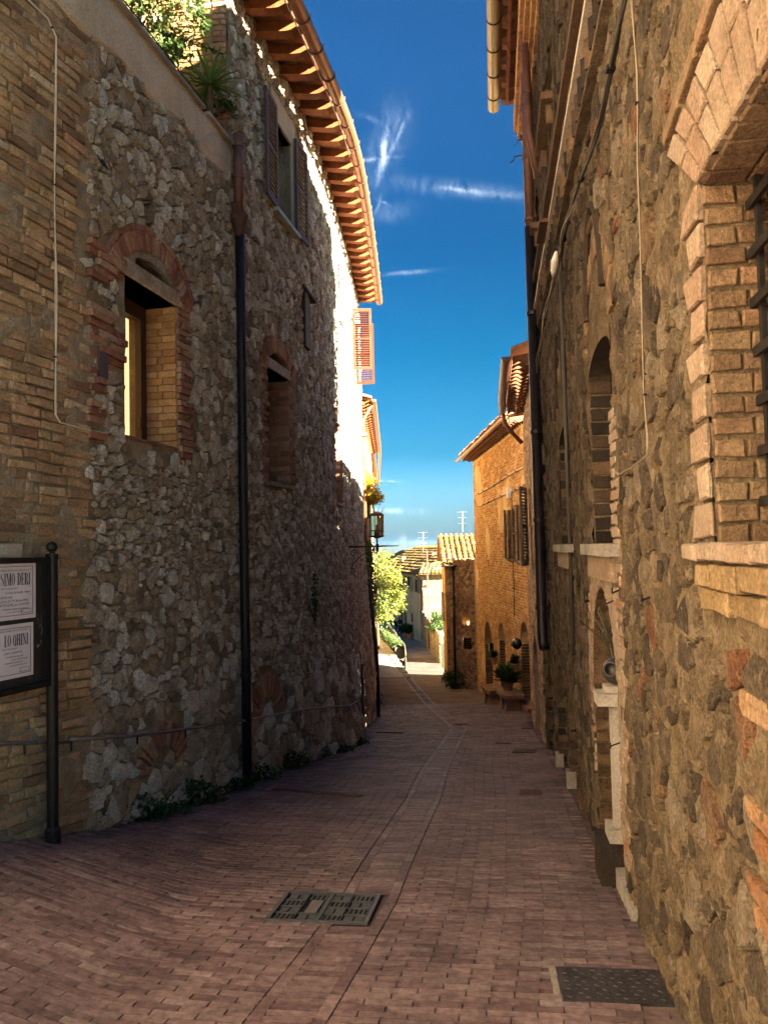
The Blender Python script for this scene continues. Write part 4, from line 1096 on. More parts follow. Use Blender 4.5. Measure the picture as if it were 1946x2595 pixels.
# ---- pipes down the right wall
up_ = pr(1376, 900)[0]
downpipe(right_house, [RW.P(up_, 6.3, .11), RW.P(up_, 4.0, .11)], .06, M['pipebrown'], [(RW.P(up_, z, .11), Z) for z in (5.6, 4.9, 4.1)])
dz = pr(1410, 1640)[1]
downpipe(right_house, [RW.P(up_, 4.0, .115), RW.P(up_, dz, .115), RW.P(up_-.05, dz-.1, .1)], .065, M['pipedark'], [(RW.P(up_, z, .115), Z) for z in (2.9, 1.4, 0.3, dz+.4)])
up2 = pr(1362, 200)[0]
downpipe(right_house, [RW.P(up2, 6.3, .14), RW.P(up2, 4.9, .12), RW.P(up2+.1, 4.4, .02)], .05, M['pipebrown'], [(RW.P(up2, 5.4, .125), Z)])
up3 = pr(1447, 1200)[0]
downpipe(right_house, [RW.P(up3, 2.6, .03), RW.P(up3, -.95, .03)], .018, M['cableblk'], [], 6, 'conduit')
# pale stone plinth blocks at the doorways
for h, nm in ((D1, 1), (D2, 2)):
    mb = MB(); RW.box(mb, h[1]-.02, h[1]+.10, RW_gz(h[1])-.2, RW_gz(h[1])+.16, -.05, .04); mb.build('door_plinth', M['greystone'], right_house)
# ================================================================== brick paving with the centre gutter strip
CY = [0, 2.2, 3.08, 3.63, 4.4, 6.07, 7.2, 9.14, 11.17, 15.0, 19, 25, 30, 35, 46, 60]
CX = [-1.0, -.62, -.43, -.30, -.135, .12, .30, .53, .82, 1.36, 1.38, 1.28, 1.1, .92, 1.75, 2.2]
def strip_c(y): return float(np.interp(y, CY, CX))
def wall_l(y):
    if y < 8.12: return float(np.interp(y, [-2, 5.6, 8.12], [-5.04, -2.15, -1.6]))+.02
    return float(np.interp(y, [8.12, 10.3, 12.25, 13.2, 14, 17.4, 19.3, 21.5, 36, 60], [-1.6, -.98, -.44, -.30, -.6, -.38, -.3, -.4, -.4, -.6]))
def wall_r(y): return float(np.interp(y, [-8, 11.0, 16.2, 19.3, 28.5, 30.4, 37], [.68-.142*8, 2.242, 3.0, 3.6, 3.3, 2.36, 2.6]))
def pz(x, y): return gz(x, y)
ys = [i*.25-3 for i in range(0, 108)]+[24+i*1.0 for i in range(0, 25)]
pave = sheet('pavement', M['pavebed'], lambda y: [wall_l(y)-.25+(wall_r(y)-wall_l(y)+.6)*i/56 for i in range(57)], ys, pz, -.005, label='red brick paving of the lane')
M['paver'] = rock_mat('red_paving_brick', [(0, (.12, .08, .083)), (.3, (.16, .11, .112)), (.6, (.195, .14, .14)), (.9, (.175, .13, .132)), (1, (.235, .185, .18))], 3.5, 60, .003, .68, 1.25, rough=.62)
for nd in M['paver'].node_tree.nodes:
    if nd.type == 'BSDF_PRINCIPLED': nd.inputs['Specular IOR Level'].default_value = .4
def wear(m):                                                   # broad stains and a trodden, paler track
    t = m.node_tree; b = [n for n in t.nodes if n.type == 'BSDF_PRINCIPLED'][0]; src = b.inputs['Base Color'].links[0].from_socket
    g = t.nodes.new('ShaderNodeNewGeometry'); nz = t.nodes.new('ShaderNodeTexNoise'); nz.inputs['Scale'].default_value = .9; nz.inputs['Detail'].default_value = 8; nz.inputs['Roughness'].default_value = .68
    t.links.new(g.outputs['Position'], nz.inputs['Vector']); r = t.nodes.new('ShaderNodeValToRGB'); r.color_ramp.elements[0].position = .32; r.color_ramp.elements[0].color = (.46, .46, .49, 1); r.color_ramp.elements[1].position = .68; r.color_ramp.elements[1].color = (1.10, 1.07, 1.08, 1)
    t.links.new(nz.outputs[0], r.inputs[0]); mx = t.nodes.new('ShaderNodeMixRGB'); mx.blend_type = 'MULTIPLY'; mx.inputs[0].default_value = 1; t.links.new(src, mx.inputs[1]); t.links.new(r.outputs[0], mx.inputs[2]); t.links.new(mx.outputs[0], b.inputs['Base Color'])
wear(M['paver']); wear(M['pavebed'])
ex = []                                                        # rectangles kept free of bricks (grates): centre, half sizes, angle
def excluded(x, y):
    for cx, cy, hx, hy, an in ex:
        dx, dy = x-cx, y-cy; u = dx*cos(an)+dy*sin(an); v = -dx*sin(an)+dy*cos(an)
        if abs(u) < hx and abs(v) < hy: return True
    return False
GR = [(-.37, 4.29, .275, .22, radians(-9)), (.91, 3.32, .215, .155, radians(-7))]
for g in GR: ex.append(g)
def ground_brick(cx, cy, L, W, an, rise, rng):
    ca, sa = cos(an), sin(an); hl, hw = L/2, W/2; e = .0016
    def pt(a, b, up):
        x = cx+a*ca-b*sa; y = cy+a*sa+b*ca; return (x, y, pz(x, y)+up)
    tz = [(rng.random()-.5)*.0035 for _ in range(4)]
    C = [(-hl, -hw), (hl, -hw), (hl, hw), (-hl, hw)]
    vs = [pt(a, b, -.02) for a, b in C]+[pt(a*(1-e/hl), b*(1-e/hw), rise+t) for (a, b), t in zip(C, tz)]
    return vs, [(0, 1, 5, 4), (1, 2, 6, 5), (2, 3, 7, 6), (3, 0, 4, 7), (4, 5, 6, 7)], min(1, max(0, .45+.33*rng.gauss(0, 1)))
pcs = []; BL, BW_, JT = .20, .05, .006
YMAX = 24.0
for side, a0 in ((1, radians(8)), (-1, radians(15))):
    y = .6; r = 0
    while y < YMAX+2:
        x0 = strip_c(y)+side*.165
        # rows start at the strip and run outwards, curving gently
        off = (BL/2 if r % 2 else 0); s = -off; k = 0; px_, py_ = x0, y
        an = a0*(1 if y < 13 else max(.2, 1-(y-13)/6))
        while True:
            an2 = -an*(1 if side > 0 else 1) if side > 0 else -an*(.75+.10*s*2)
            l = BL if k or not off else BL/2
            cx = x0+side*(s+off if k == 0 and off else s+l/2)*1.0 if False else None
            st = (s if k else 0); cen = st+l/2 if k else l/2
            if k == 0: nxt = l
            else: nxt = s+l
            dx = cos(an2)*side; dy = sin(an2)*side
            cx, cy = px_+dx*l/2, py_+dy*l/2
            if side > 0 and cx > wall_r(cy)-.06: break
            if side < 0 and cx < wall_l(cy)+.02: break
            if 1.2 < cy < YMAX and not excluded(cx, cy):
                pcs.append(ground_brick(cx, cy, l-.0035, BW_-JT, an2, 0.003+.003*mnoise.noise(Vector((cx*1.5, cy*1.5, 0)))+.002*rng.random(), rng))
            px_ += dx*l; py_ += dy*l; s = nxt; k += 1
            if k > 40: break
        y += BW_; r += 1
place_pieces(pcs, 'paving_brick', M['paver'], pave, 300, 'small_paving_brick')
pcs = []
y = 1.2
while y < 36:                                                  # inside the strip: headers across
    x = strip_c(y); an = atan2(strip_c(y+.2)-strip_c(y-.2), .4)
    if not excluded(x, y): pcs.append(ground_brick(x, y, .206, .05-JT, -an*.55, .002+.002*rng.random(), rng))
    y += .05 if y < 24 else .1
y = 1.2
while y < 36:                                                  # two bands of bricks laid lengthwise
    an = atan2(strip_c(y+.2)-strip_c(y-.2), .4)
    for sd in (-1, 1):
        x = strip_c(y)+sd*.133
        if not excluded(x, y): pcs.append(ground_brick(x, y, .196, .058, pi/2-an, .003+.001*rng.random(), rng))
    y += .2
M['paver2'] = rock_mat('gutter_strip_brick', [(0, (.125, .084, .087)), (.5, (.178, .125, .127)), (1, (.22, .168, .165))], 3.5, 60, .003, .75, 1.2, rough=.5)
wear(M['paver2']); place_pieces(pcs, 'strip_brick', M['paver2'], pave, 300)
# ================================================================== foliage
def leaf_mat(name, c1, c2, c3, trans=.35):
    k = NT(name); k.t.nodes.remove(k.b)
    t = k.tint(); c = k.ramp(t, [(0, c1), (.5, c2), (1, c3)])
    d = k.n('BsdfDiffuse', {'Color': c}); tr = k.n('BsdfTranslucent', {'Color': c}); g = k.n('BsdfGlossy', {'Color': (.6, .6, .6), 'Roughness': .45})
    m = k.n('MixShader', {0: trans}); k.t.links.new(d.outputs[0], m.inputs[1]); k.t.links.new(tr.outputs[0], m.inputs[2])
    m2 = k.n('MixShader', {0: .05}); k.t.links.new(m.outputs[0], m2.inputs[1]); k.t.links.new(g.outputs[0], m2.inputs[2])
    k.t.links.new(m2.outputs[0], k.out.inputs[0]); return k.m
M['leaf_bright'] = leaf_mat('yellow_green_leaves', (.08, .115, .018), (.13, .165, .025), (.20, .21, .045))
M['leaf_dark'] = leaf_mat('dark_green_leaves', (.018, .045, .012), (.04, .085, .02), (.08, .12, .035))
M['leaf_mid'] = leaf_mat('mid_green_leaves', (.022, .05, .011), (.045, .085, .018), (.085, .12, .03))
M['leaf_yellow'] = leaf_mat('yellow_blossom_leaves', (.34, .26, .025), (.50, .36, .025), (.58, .40, .03))
M['leaf_grey'] = leaf_mat('olive_grey_leaves', (.12, .13, .07), (.22, .22, .12), (.34, .32, .20))
M['leaf_dry'] = leaf_mat('dry_plant', (.05, .05, .03), (.09, .085, .05), (.14, .13, .08))
M['bark'] = rock_mat('bark', [(0, (.10, .075, .05)), (1, (.19, .15, .10))], 14, 30, .02)
def leaf_quad(mb, p, d, n, L, W, tint):
    d = d.normalized(); s = d.cross(n)
    if s.length < 1e-4: s = d.orthogonal()
    s = s.normalized(); m = p+d*(L*.45)+n*(L*.06)
    mb.add([p, m-s*(W/2), p+d*L, m+s*(W/2)], [(0, 1, 2, 3)], tint)
def crown(mb, c, r, n, L, W, rng, clumps=14, droop=.2, hollow=.45, shape=None):
    """leaves gathered in clumps through an ellipsoid"""
    c = Vector(c); cl = []
    for _ in range(clumps):
        while True:
            q = Vector((rng.uniform(-1, 1), rng.uniform(-1, 1), rng.uniform(-1, 1)))
            if hollow < q.length < 1: break
        cl.append((Vector((q.x*r[0], q.y*r[1], q.z*r[2])), rng.uniform(.28, .5), rng.random()))
    for _ in range(n):
        q, s, tb = rng.choice(cl); o = Vector((rng.gauss(0, 1), rng.gauss(0, 1), rng.gauss(0, 1)))*.42*s
        p = q+Vector((o.x*r[0], o.y*r[1], o.z*r[2]*.8))
        d = (p.normalized()*.6+Vector((rng.gauss(0, .6), rng.gauss(0, .6), rng.gauss(0, .6)-droop)))
        nn = Vector((rng.gauss(0, .5), rng.gauss(0, .5), 1)).normalized()
        k = rng.uniform(.6, 1.2); leaf_quad(mb, c+p, d, nn, L*k, W*k, min(1, max(0, tb*.6+.4*rng.random())))
    return cl
def tree(name, base, c, r, n, L, W, mat, label, cat, rng, trunk=.09, clumps=18, group=None, droop=.2):
    t = empty(name, base, label, cat, group)
    mb = MB(); cl = crown(mb, c, r, n, L, W, rng, clumps, droop); mb.build('crown' if cat == 'tree' else 'foliage', mat, t, kind=None)
    b = MB(); base = Vector(base); c = Vector(c); mid = base.lerp(c, .5)+Vector((.06, .05, 0))
    b.tube([base, mid, c], [trunk, trunk*.8, trunk*.45], 8)
    for q, s, tb in cl[:8]: b.tube([base.lerp(c, .6+.3*rng.random()), c+q*.5+Vector((0, 0, -.05)), c+q*.95], [trunk*.4, trunk*.25, trunk*.1], 5)
    b.build('trunk' if cat == 'tree' else 'stems', M['bark'], t); return t

# ================================================================== the houses further down
def ogee_rafters(house, wall, us, z, ov, mat, w=.05, name='rafter', h=.10):
    for u in us:
        t = wall.tan(u); n = 13; prof = [(-.05, z+.12), (ov, z+.06)]
        for i in range(n+1): d = ov-(ov+.05)*i/n; prof.append((d, z-.02+.028*sin(d/ov*11)-.03*(1-d/ov)))
        vs = [wall.P(u, zz, d)-t*w for d, zz in prof]+[wall.P(u, zz, d)+t*w for d, zz in prof]; m = len(prof)
        b = MB(); b.add(vs, [tuple(range(m-1, -1, -1)), tuple(range(m, 2*m))]+[(k, (k+1) % m, m+(k+1) % m, m+k) for k in range(m)], .3+.4*rng.random())
        b.build(name, mat, house)
M['brickA'] = rock_mat('brown_wall_brick', [(0, (.22, .13, .08)), (.5, (.32, .21, .13)), (1, (.40, .28, .18))], 8, 45, .01, .6, 1.2)
M['brickO'] = rock_mat('orange_wall_brick', [(0, (.40, .195, .07)), (.5, (.53, .285, .105)), (.85, (.60, .365, .15)), (1, (.66, .48, .26))], 5, 45, .01, .65, 1.2)
M['mortarO'] = mortar('pale_orange_mortar', (.56, .37, .17), (.70, .48, .24), (.76, .56, .32), 2.2, .012)
M['mortarA'] = mortar('brown_mortar', (.28, .20, .135), (.37, .275, .19), (.45, .35, .25), 3, .015)
# ---- brown house between the stone house and the orange one
W2 = Wall([(2.255, 11.02), (2.68, 14.2), (3.02, 16.3), (3.30, 17.9), (3.64, 19.3)], -1)
brown_house = empty('brown_house', (4, 16, -4), 'narrow brown brick house with a low wavy eave between stone and orange houses', 'house')
def W2_gz(u): x, y = W2.xy(u); return gz(x, y)
def p2x(*p): return W2.at(*p)
def hole2(xf, xn, yt, z0=None, yb=None, dep=.14, W=None):
    W = W or W2; ym = (yt+(yb or 1720))/2; uf, un = W.at(xf, ym)[0], W.at(xn, ym)[0]; return [un, uf, z0 if z0 is not None else W.at(xf, yb)[1], W.at(xf, yt)[1], dep]
AD = [12.52, 0]
dA = hole2(1353, 1366, 1604, -4.2); dA[1] = max(dA[1], dA[0]+.7)
sA = hole2(1366, 1372, 1130, yb=1390, dep=.1); sA[0] = max(.05, sA[0])
WTOP = 2.72
W2.core('wall', M['mortarA'], brown_house, 0, W2.len, -5.2, WTOP, [dA], .15, .02)
place_pieces(brick_rows(W2, 0.02, W2.len, -5, WTOP-.1, .26, .072, .012, .012, rng, lambda u, z: z > W2_gz(u) and not (dA[0]-.1 < u < dA[1]+.1 and z < dA[3]+.1) and mnoise.noise(Vector((u*.8, z*.8, 7))) < .25, jit=.004), 'brick', M['brickA'], brown_house, 0, 'small_brick')
arch_fill(W2, dA, M['mortarA'], brown_house); mb = MB(); W2.box(mb, dA[0], dA[1], dA[2], dA[3], -.135, -.11); mb.build('door', M['oak'], brown_house)
place_pieces(arch_bricks(W2, (dA[0]+dA[1])/2, dA[3]-(dA[1]-dA[0])/2, (dA[1]-dA[0])/2, (dA[1]-dA[0])/2+.22, pi, 0, 20, .02, rng), 'arch_brick', M['brickA'], brown_house, 0, 'small_arch_brick')
leaf(brown_house, W2, p2x(1344, 1330)[0], p2x(1346, 1432)[1], p2x(1346, 1230)[1]-p2x(1346, 1432)[1], .5, radians(15), -1, M['shutter_g'], 22)
ogee_rafters(brown_house, W2, [.08+.27*i for i in range(17)], WTOP-.03, .34, M['rafter_dk'])
def roof_slab(house, wall, u0, u1, z, ov, back, rise, mat, th=.06, name='roof'):
    a, b = wall.P(u0, z, ov), wall.P(u1, z, ov); c, d = wall.P(u1, z+rise, -back), wall.P(u0, z+rise, -back); up = Vector((0, 0, th))
    m = MB(); m.add([a, b, c, d, a+up, b+up, c+up, d+up], [(3, 2, 1, 0), (4, 5, 6, 7), (0, 1, 5, 4), (1, 2, 6, 5), (2, 3, 7, 6), (3, 0, 4, 7)], .5); return m.build(name, mat, house)
roof_slab(brown_house, W2, -.0, 4.6, WTOP+.10, .36, 5, 1.9, M['terracotta'])
gA = [W2.P(u, WTOP+.02, .43) for u in np.linspace(0, 4.6, 8)]
gutter(brown_house, gA, .075, M['pipebrown'])
e = gA[-1]; downpipe(brown_house, [e, e+Vector((.02, 0, -.22)), e+Vector((.12, .05, -.36)), W2.P(4.8, WTOP-.62, .06)], .045, M['pipebrown'])
mb = MB(); mb.add([W2.P(0, -5), W2.P(0, WTOP+.1), (8, 11.1, WTOP+2), (8, 11.1, -5)], [(0, 1, 2, 3)], .5); mb.add([W2.P(W2.len, -5), W2.P(W2.len, WTOP+.1), (8, 19.3, WTOP+2), (8, 19.3, -5)], [(3, 2, 1, 0)], .5); mb.build('side_wall', M['mortarA'], brown_house)
# ---- orange brick house
W3_ = Wall([(3.62, 19.25), (3.36, 28.6)], -1); OWALL = W3_
orange_house = empty('orange_house', (5, 24, -5), 'orange brick house with louvred shutters, arched doors and moss-grown roof edge', 'house')
def O_gz(u): x, y = OWALL.xy(u); return gz(x, y)
def po(*p): return OWALL.at(*p)
dO = [hole2(xf, xn, yt, -5.9, dep=.28, W=OWALL) for xf, xn, yt in ((1229, 1249, 1572), (1266, 1281, 1576), (1321, 1343, 1573))]
wO = hole2(1287, 1306, 1293, yb=1414, dep=.2, W=OWALL); wO2 = hole2(1318, 1330, 1280, yb=1420, dep=.2, W=OWALL)
OTOP = 3.22
OWALL.core('wall', M['mortarO'], orange_house, 0, OWALL.len, -6.2, OTOP, dO+[wO, wO2], .16, .02)
def keepO(u, z):
    if z < O_gz(u): return False
    for h in dO+[wO, wO2]:
        if h[0]-.06 < u < h[1]+.06 and h[2]-.05 < z < h[3]+.12: return False
    return mnoise.noise(Vector((u*.55, z*.5, 3))) < .18 if z > -.5 else mnoise.noise(Vector((u*.7, z*.6, 3))) < .42
place_pieces(brick_rows(OWALL, 0, OWALL.len, -6, OTOP-.2, .27, .078, .016, .014, rng, keepO, jit=.006), 'brick', M['brickO'], orange_house, 0, 'small_brick')
for h in dO:
    arch_fill(OWALL, h, M['mortarO'], orange_house, (h[1]-h[0])*.55); mb = MB(); OWALL.box(mb, h[0], h[1], h[2], h[3], -.275, -.25); mb.build('door', M['oak'], orange_house)
    w = (h[1]-h[0])/2; place_pieces(arch_bricks(OWALL, (h[0]+h[1])/2, h[3]-w*1.1, w, w+.26, pi, 0, 24, .02, rng, squash=1.1), 'arch_brick', M['brickO'], orange_house, 0, 'small_arch_brick')
    reveal(OWALL, h[1], max(h[2], O_gz(h[1])), h[3]-w, .25, orange_house, M['revealbrick'], .08, 'reveal_brick', 1, .012, 90)
    mb = MB(); OWALL.box(mb, h[0]-.05, h[1]+.05, O_gz(h[0])-.1, O_gz(h[0])+.10, -.25, .12); mb.build('doorstep', M['redbrick'], orange_house)
for h in (wO, wO2):
    plain_window(orange_house, OWALL, h[0], h[1], h[2], h[3], .17, M['shutter_d']); mb = MB(); OWALL.box(mb, h[0]-.08, h[1]+.08, h[2]-.06, h[2], -.1, .08); mb.build('window_sill', M['greystone'], orange_house)
hh = wO[3]-wO[2]
s = louvre_shutter(orange_house, OWALL.P(wO[1]+.02, wO[2], .05), (OWALL.tan(wO[1])*-1+OWALL.nrm(wO[1])*.25).normalized(), OWALL.nrm(wO[1]), .62, hh, M['shutter_g'], 18)
leaf(orange_house, OWALL, wO2[0]-.02, wO2[2]-.05, hh*1.12, .42, radians(16), -1, M['shutter_g'], 22)
leaf(orange_house, OWALL, wO2[1]+.02, wO2[2]-.05, hh*1.12, .42, radians(8), 1, M['shutter_d'], 22)
ogee_rafters(orange_house, OWALL, [.1+.30*i for i in range(31)], OTOP-.06, .40, M['rafter_dk'])
mb = MB(); q = [OWALL.P(0, OTOP+.06, .44), OWALL.P(OWALL.len+.45, OTOP+.06, .44), Vector((9, 24.2, OTOP+1.9)), Vector((9, 19.2, OTOP+1.9))]
mb.add(q+[p+Z*.06 for p in q], [(3, 2, 1, 0), (4, 5, 6, 7), (0, 1, 5, 4), (1, 2, 6, 5), (2, 3, 7, 6), (3, 0, 4, 7)], .5); mb.build('roof', M['terracotta'], orange_house)
gutter(orange_house, [OWALL.P(u, OTOP+.02, .52) for u in np.linspace(0, OWALL.len+.5, 10)], .075, M['copper'])
mb = MB(); mb.add([OWALL.P(OWALL.len, -6.2), OWALL.P(OWALL.len, OTOP), (9, 24.2, OTOP+1.8), (9, 24.2, -6.2)], [(3, 2, 1, 0)], .5); mb.add([(9, 19.2, -6), (9, 24.2, -6), (9, 24.2, OTOP+1.9), (9, 19.2, OTOP+1.9)], [(0, 1, 2, 3)], .5)  # unseen end wall slanted along the sun to leave the small roof lit
mb.add([OWALL.P(0, -6.2), OWALL.P(0, OTOP), (9, 19.2, OTOP+1.8), (9, 19.2, -6.2)], [(0, 1, 2, 3)], .5); mb.build('side_wall', M['mortarO'], orange_house)
def tile(L=.42, r0=.085, r1=.07, n=6, sgn=1):
    v = []; f = []
    for k in range(n+1):
        a = pi*k/n
        for (y, r, z) in ((0, r0, .012), (L, r1, -.012)):
            v.append((cos(a)*r, y, sgn*sin(a)*r*.75+z)); 
        for (y, r, z) in ((0, r0*.85, .012), (L, r1*.85, -.012)):
            v.append((cos(a)*r, y, sgn*sin(a)*r*.75+z-(.012)*1))
    for k in range(n):
        a = 4*k; f += [(a, a+4, a+5, a+1), (a+2, a+3, a+7, a+6), (a, a+2, a+6, a+4)]
    return v, f
def tile_roof(parent, o, ex, es, width, length, mat, limit=300, cw=.2, tl=.36, name='roof_tile', n=6, lip=0, mats=None):
    """coppi roof: o = eave corner, ex along the eave, es up the slope"""
    o = Vector(o); ex = Vector(ex).normalized(); es = Vector(es).normalized(); nz = ex.cross(es).normalized()
    cv, cf = tile(tl*1.15, cw*.42, cw*.36, n); pv, pf = tile(tl*1.15, cw*.46, cw*.40, n, -1); pcs = []; pans = []
    for i in range(int(width/cw)):
        for j in range(int(length/tl)):
            for (v, f, off, up, lst) in ((cv, cf, 0, .055, pcs), (pv, pf, .5, .055, pans)):
                jx = rng.gauss(0, .008); jy = rng.gauss(0, .02); ja = rng.gauss(0, .03); ju = rng.gauss(0, .006)
                vs = []
                for p in v:
                    x, y = p[0]*cos(ja)-p[1]*sin(ja), p[0]*sin(ja)+p[1]*cos(ja)
                    vs.append(o+ex*((i+off+.5)*cw+x+jx)+es*(j*tl+y+jy-lip)+nz*(p[2]+up+ju))
                t = rng.random(); lst.append((vs, f, t))
    place_pieces(pcs, name, mat, parent, limit); place_pieces(pans, 'pan_tile', mat, parent, min(limit, 120))
# moss-grown edge on the orange roof
a0 = OWALL.P(4.6, OTOP+.14, .40); mb = MB()
for _ in range(160):
    u = rng.uniform(3.4, 6.4); p = OWALL.P(u, OTOP+.12+.05*rng.random(), .46-.2*rng.random()); leaf_quad(mb, p, Vector((rng.gauss(0, .5), rng.gauss(0, .5), 1)), Vector((0, 1, 0)), .10, .03, rng.random())
mb.build('roof_moss', M['leaf_mid'], orange_house, kind='stuff')
tile_roof(orange_house, OWALL.P(OWALL.len+.4, OTOP+.11, .46), OWALL.tan(4)*-1, OWALL.nrm(4)*-1+Vector((0, 0, .30)), OWALL.len, 1.1, M['terracotta'], 60, .2, .36)
# ---- small stone house with the tiled roof
SF = Wall([(2.36, 30.4), (3.40, 29.3)], 1); SL = Wall([(2.36, 30.4), (2.72, 37.0)], -1)
small_house = empty('small_house', (3, 31, -5.5), 'small rubble house with lichen-yellow tiled roof, lit wall niche and louvred vent', 'house')
ST = -.72
nU = [SF.at(1171, 1585), SF.at(1190, 1550)]; nU[0] = SF.at(1171, 1583); vU = [SF.at(1173, 1645), SF.at(1194, 1618)]
NH = [nU[0][0], nU[1][0], nU[0][1], nU[1][1], .22]; VH = [vU[0][0], vU[1][0], vU[0][1], vU[1][1], .08]
SF.core('wall', M['mortarA'], small_house, 0, SF.len, -6.4, ST+.1, [NH, VH], .12, .02)
SL.core('side_wall', M['mortarO'], small_house, 0, SL.len, -6.8, ST+1.0, [], .2, .02, top=lambda u: ST+.12+u*.30 if u < 4.2 else ST+.12+4.2*.3-(u-4.2)*.3)
def keepS(u, z): return z > gz(*SF.xy(u))-.1 and not any(h[0]-.05 < u < h[1]+.05 and h[2]-.05 < z < h[3]+.05 for h in (NH, VH)) and z < ST and u > .22
pcs = [q for q in (stone_piece(SF, P, .03, rng, rag=.06) for P in stone_cells(.2, SF.len, -6.2, ST, .13, rng, 2.0, .02, .5, keepS)) if q]
place_pieces(pcs, 'stone', M['brickA'], small_house, 60, 'small_stone')
place_pieces(brick_rows(SF, 0, .22, -6.2, ST, .22, .07, .012, .02, rng, jit=.004), 'quoin_brick', M['brickA'], small_house, 0, 'small_quoin_brick')
place_pieces(brick_rows(SL, 0, SL.len, -6.2, ST+.1, .26, .075, .012, .012, rng, jit=.005), 'brick', M['brickO'], small_house, 0, 'small_brick')
arch_fill(SF, NH, M['mortarA'], small_house); mb = MB(); SF.box(mb, VH[0], VH[1], VH[2], VH[3], -.07, -.06); vb = mb.build('vent', M['dark'], small_house)
for i in range(6):
    z = VH[2]+(VH[3]-VH[2])*(i+.5)/6; mb = MB(); SF.box(mb, VH[0]+.01, VH[1]-.01, z-.012, z+.012, -.05, .0); mb.build('slat', M['shutter_d'], vb)
es = Vector((0, 1, .30)).normalized()
tile_roof(small_house, (2.2, 30.1, ST+.02), (1, -.12, 0), (.04, 1, .30), 2.4, 4.2, M['lichentile'], 160, .22, .40, n=6)
mb = MB(); p0 = Vector((2.2, 30.12, ST-.02)); mb.add([p0, p0+Vector((2.4, -.29, 0)), p0+Vector((2.57, 4.0, 1.22)), p0+Vector((.17, 4.15, 1.22)), p0+Vector((.17, 4.15, 1.17)), p0+Vector((2.57, 4.0, 1.17)), p0+Vector((2.4, -.29, -.06)), p0+Vector((0, 0, -.06))], [(0, 1, 2, 3), (4, 5, 6, 7), (0, 7, 6, 1), (0, 3, 4, 7)], .5)
mb.add([p0+Vector((.17, 4.15, 1.22)), p0+Vector((2.57, 4.0, 1.22)), p0+Vector((2.7, 8.0, 0)), p0+Vector((.35, 8.0, 0))], [(0, 1, 2, 3)], .5); mb.build('roof', M['terracotta'], small_house)
gutter(small_house, [Vector((2.16, 30.02, ST-.02)), Vector((4.5, 29.75, ST-.02))], .06, M['pipedark'])
su = SF.at(1150, 1500)[0]; downpipe(small_house, [SF.P(su, ST-.05, .06), SF.P(su, -6.0, .06)], .045, M['pipedark'], [(SF.P(su, z, .06), Z) for z in (-2, -4)])
leaf(small_house, SL, 1.6, -3.1, 1.2, .5, radians(8), 1, M['shutter_d'], 20)
mb = MB(); mb.add([(3.37, 28.55, -6.5), (3.37, 29.4, -6.5), (3.37, 29.4, -.5), (3.37, 28.55, -.5)], [(0, 1, 2, 3)], .5); mb.build('joint_wall', M['mortarA'], small_house)
# ---- long tan house far down
FW = Wall([(2.9, 60.0), (-1.6, 85.0)], -1); FE = Wall([(2.9, 60.0), (9.0, 58.5)], 1)
far_house = empty('far_house', (3, 65, -7.5), 'long tan house far down the lane with dark shutters and a pale end wall', 'house')
M['tanplaster'] = mortar('tan_plaster', (.56, .38, .19), (.68, .48, .25), (.74, .56, .32), 1.2, .02)
M['creamwall'] = mortar('cream_rubble_wall', (.20, .15, .085), (.27, .21, .13), (.31, .25, .165), 1.6, .05)
FT = -2.15
fw = []
for (xf, xn, yt, yb) in ((996, 1010, 1471, 1504), (1019, 1030, 1459, 1487), (1032, 1040, 1461, 1489), (1048, 1061, 1467, 1500), (1000, 1007, 1441, 1455), (993, 1000, 1540, 1558), (1008, 1015, 1548, 1575), (1039, 1046, 1552, 1578)):
    fw.append(hole2(xf, xn, yt, yb=yb, dep=.2, W=FW))
FW.core('wall', M['tanplaster'], far_house, 0, FW.len, -9.5, FT, fw, .5, .04)
FE.core('end_wall', M['creamwall'], far_house, 0, FE.len, -9.5, FT+1.4, [], .25, .04, top=lambda u: FT+.05+min(u, 2.9)*.45)
for i, h in enumerate(fw):
    plain_window(far_house, FW, h[0], h[1], h[2], h[3], .18, M['shutter_d'])
    if i < 4:
        w = (h[1]-h[0])*.5
        for (a, b) in ((h[0]-w, h[0]-.02), (h[1]+.02, h[1]+w)):
            mb = MB(); FW.box(mb, a, b, h[2], h[3], .02, .07); mb.build('shutter', M['shutter_d'], far_house)
mb = MB(); FW.box(mb, 6.4, 7.6, -8.5, -5.6, -.02, .02); mb.build('arched_door', M['oak'], far_house)
rr = Vector((-.45, -.12, 0))
mb = MB(); e0, e1 = FW.P(-.5, FT+.02, .45), FW.P(FW.len, FT+.02, .45); r0, r1 = FW.P(3.0, FT+1.75, -3.2), FW.P(FW.len-2, FT+1.9, -3.2); x0 = FE.P(6.2, FT+.1, .4)
mb.add([e0, e1, r1, r0], [(0, 1, 2, 3)], .5); mb.add([e0, r0, x0], [(0, 1, 2)], .5); mb.add([e0-Z*.08, e1-Z*.08, r1-Z*.08, r0-Z*.08], [(3, 2, 1, 0)], .5); mb.add([e0, e1, e1-Z*.08, e0-Z*.08], [(0, 1, 2, 3)], .5); mb.build('roof', M['lichentile'], far_house)
tl_ = (e1-e0).normalized(); sl_ = (r0-e0)-tl_*((r0-e0).dot(tl_)); tile_roof(far_house, e0+Z*.01+tl_*20, tl_*-1, sl_.normalized(), 19.0, 5.2, M['lichentile'], 0, .3, .5, n=4)
tile_roof(far_house, e0+Z*.02+(x0-e0)*.0, (x0-e0).normalized(), ((r0-e0)-(x0-e0).normalized()*((r0-e0).dot((x0-e0).normalized()))).normalized(), 5.2, 2.2, M['lichentile'], 0, .3, .5, n=4)
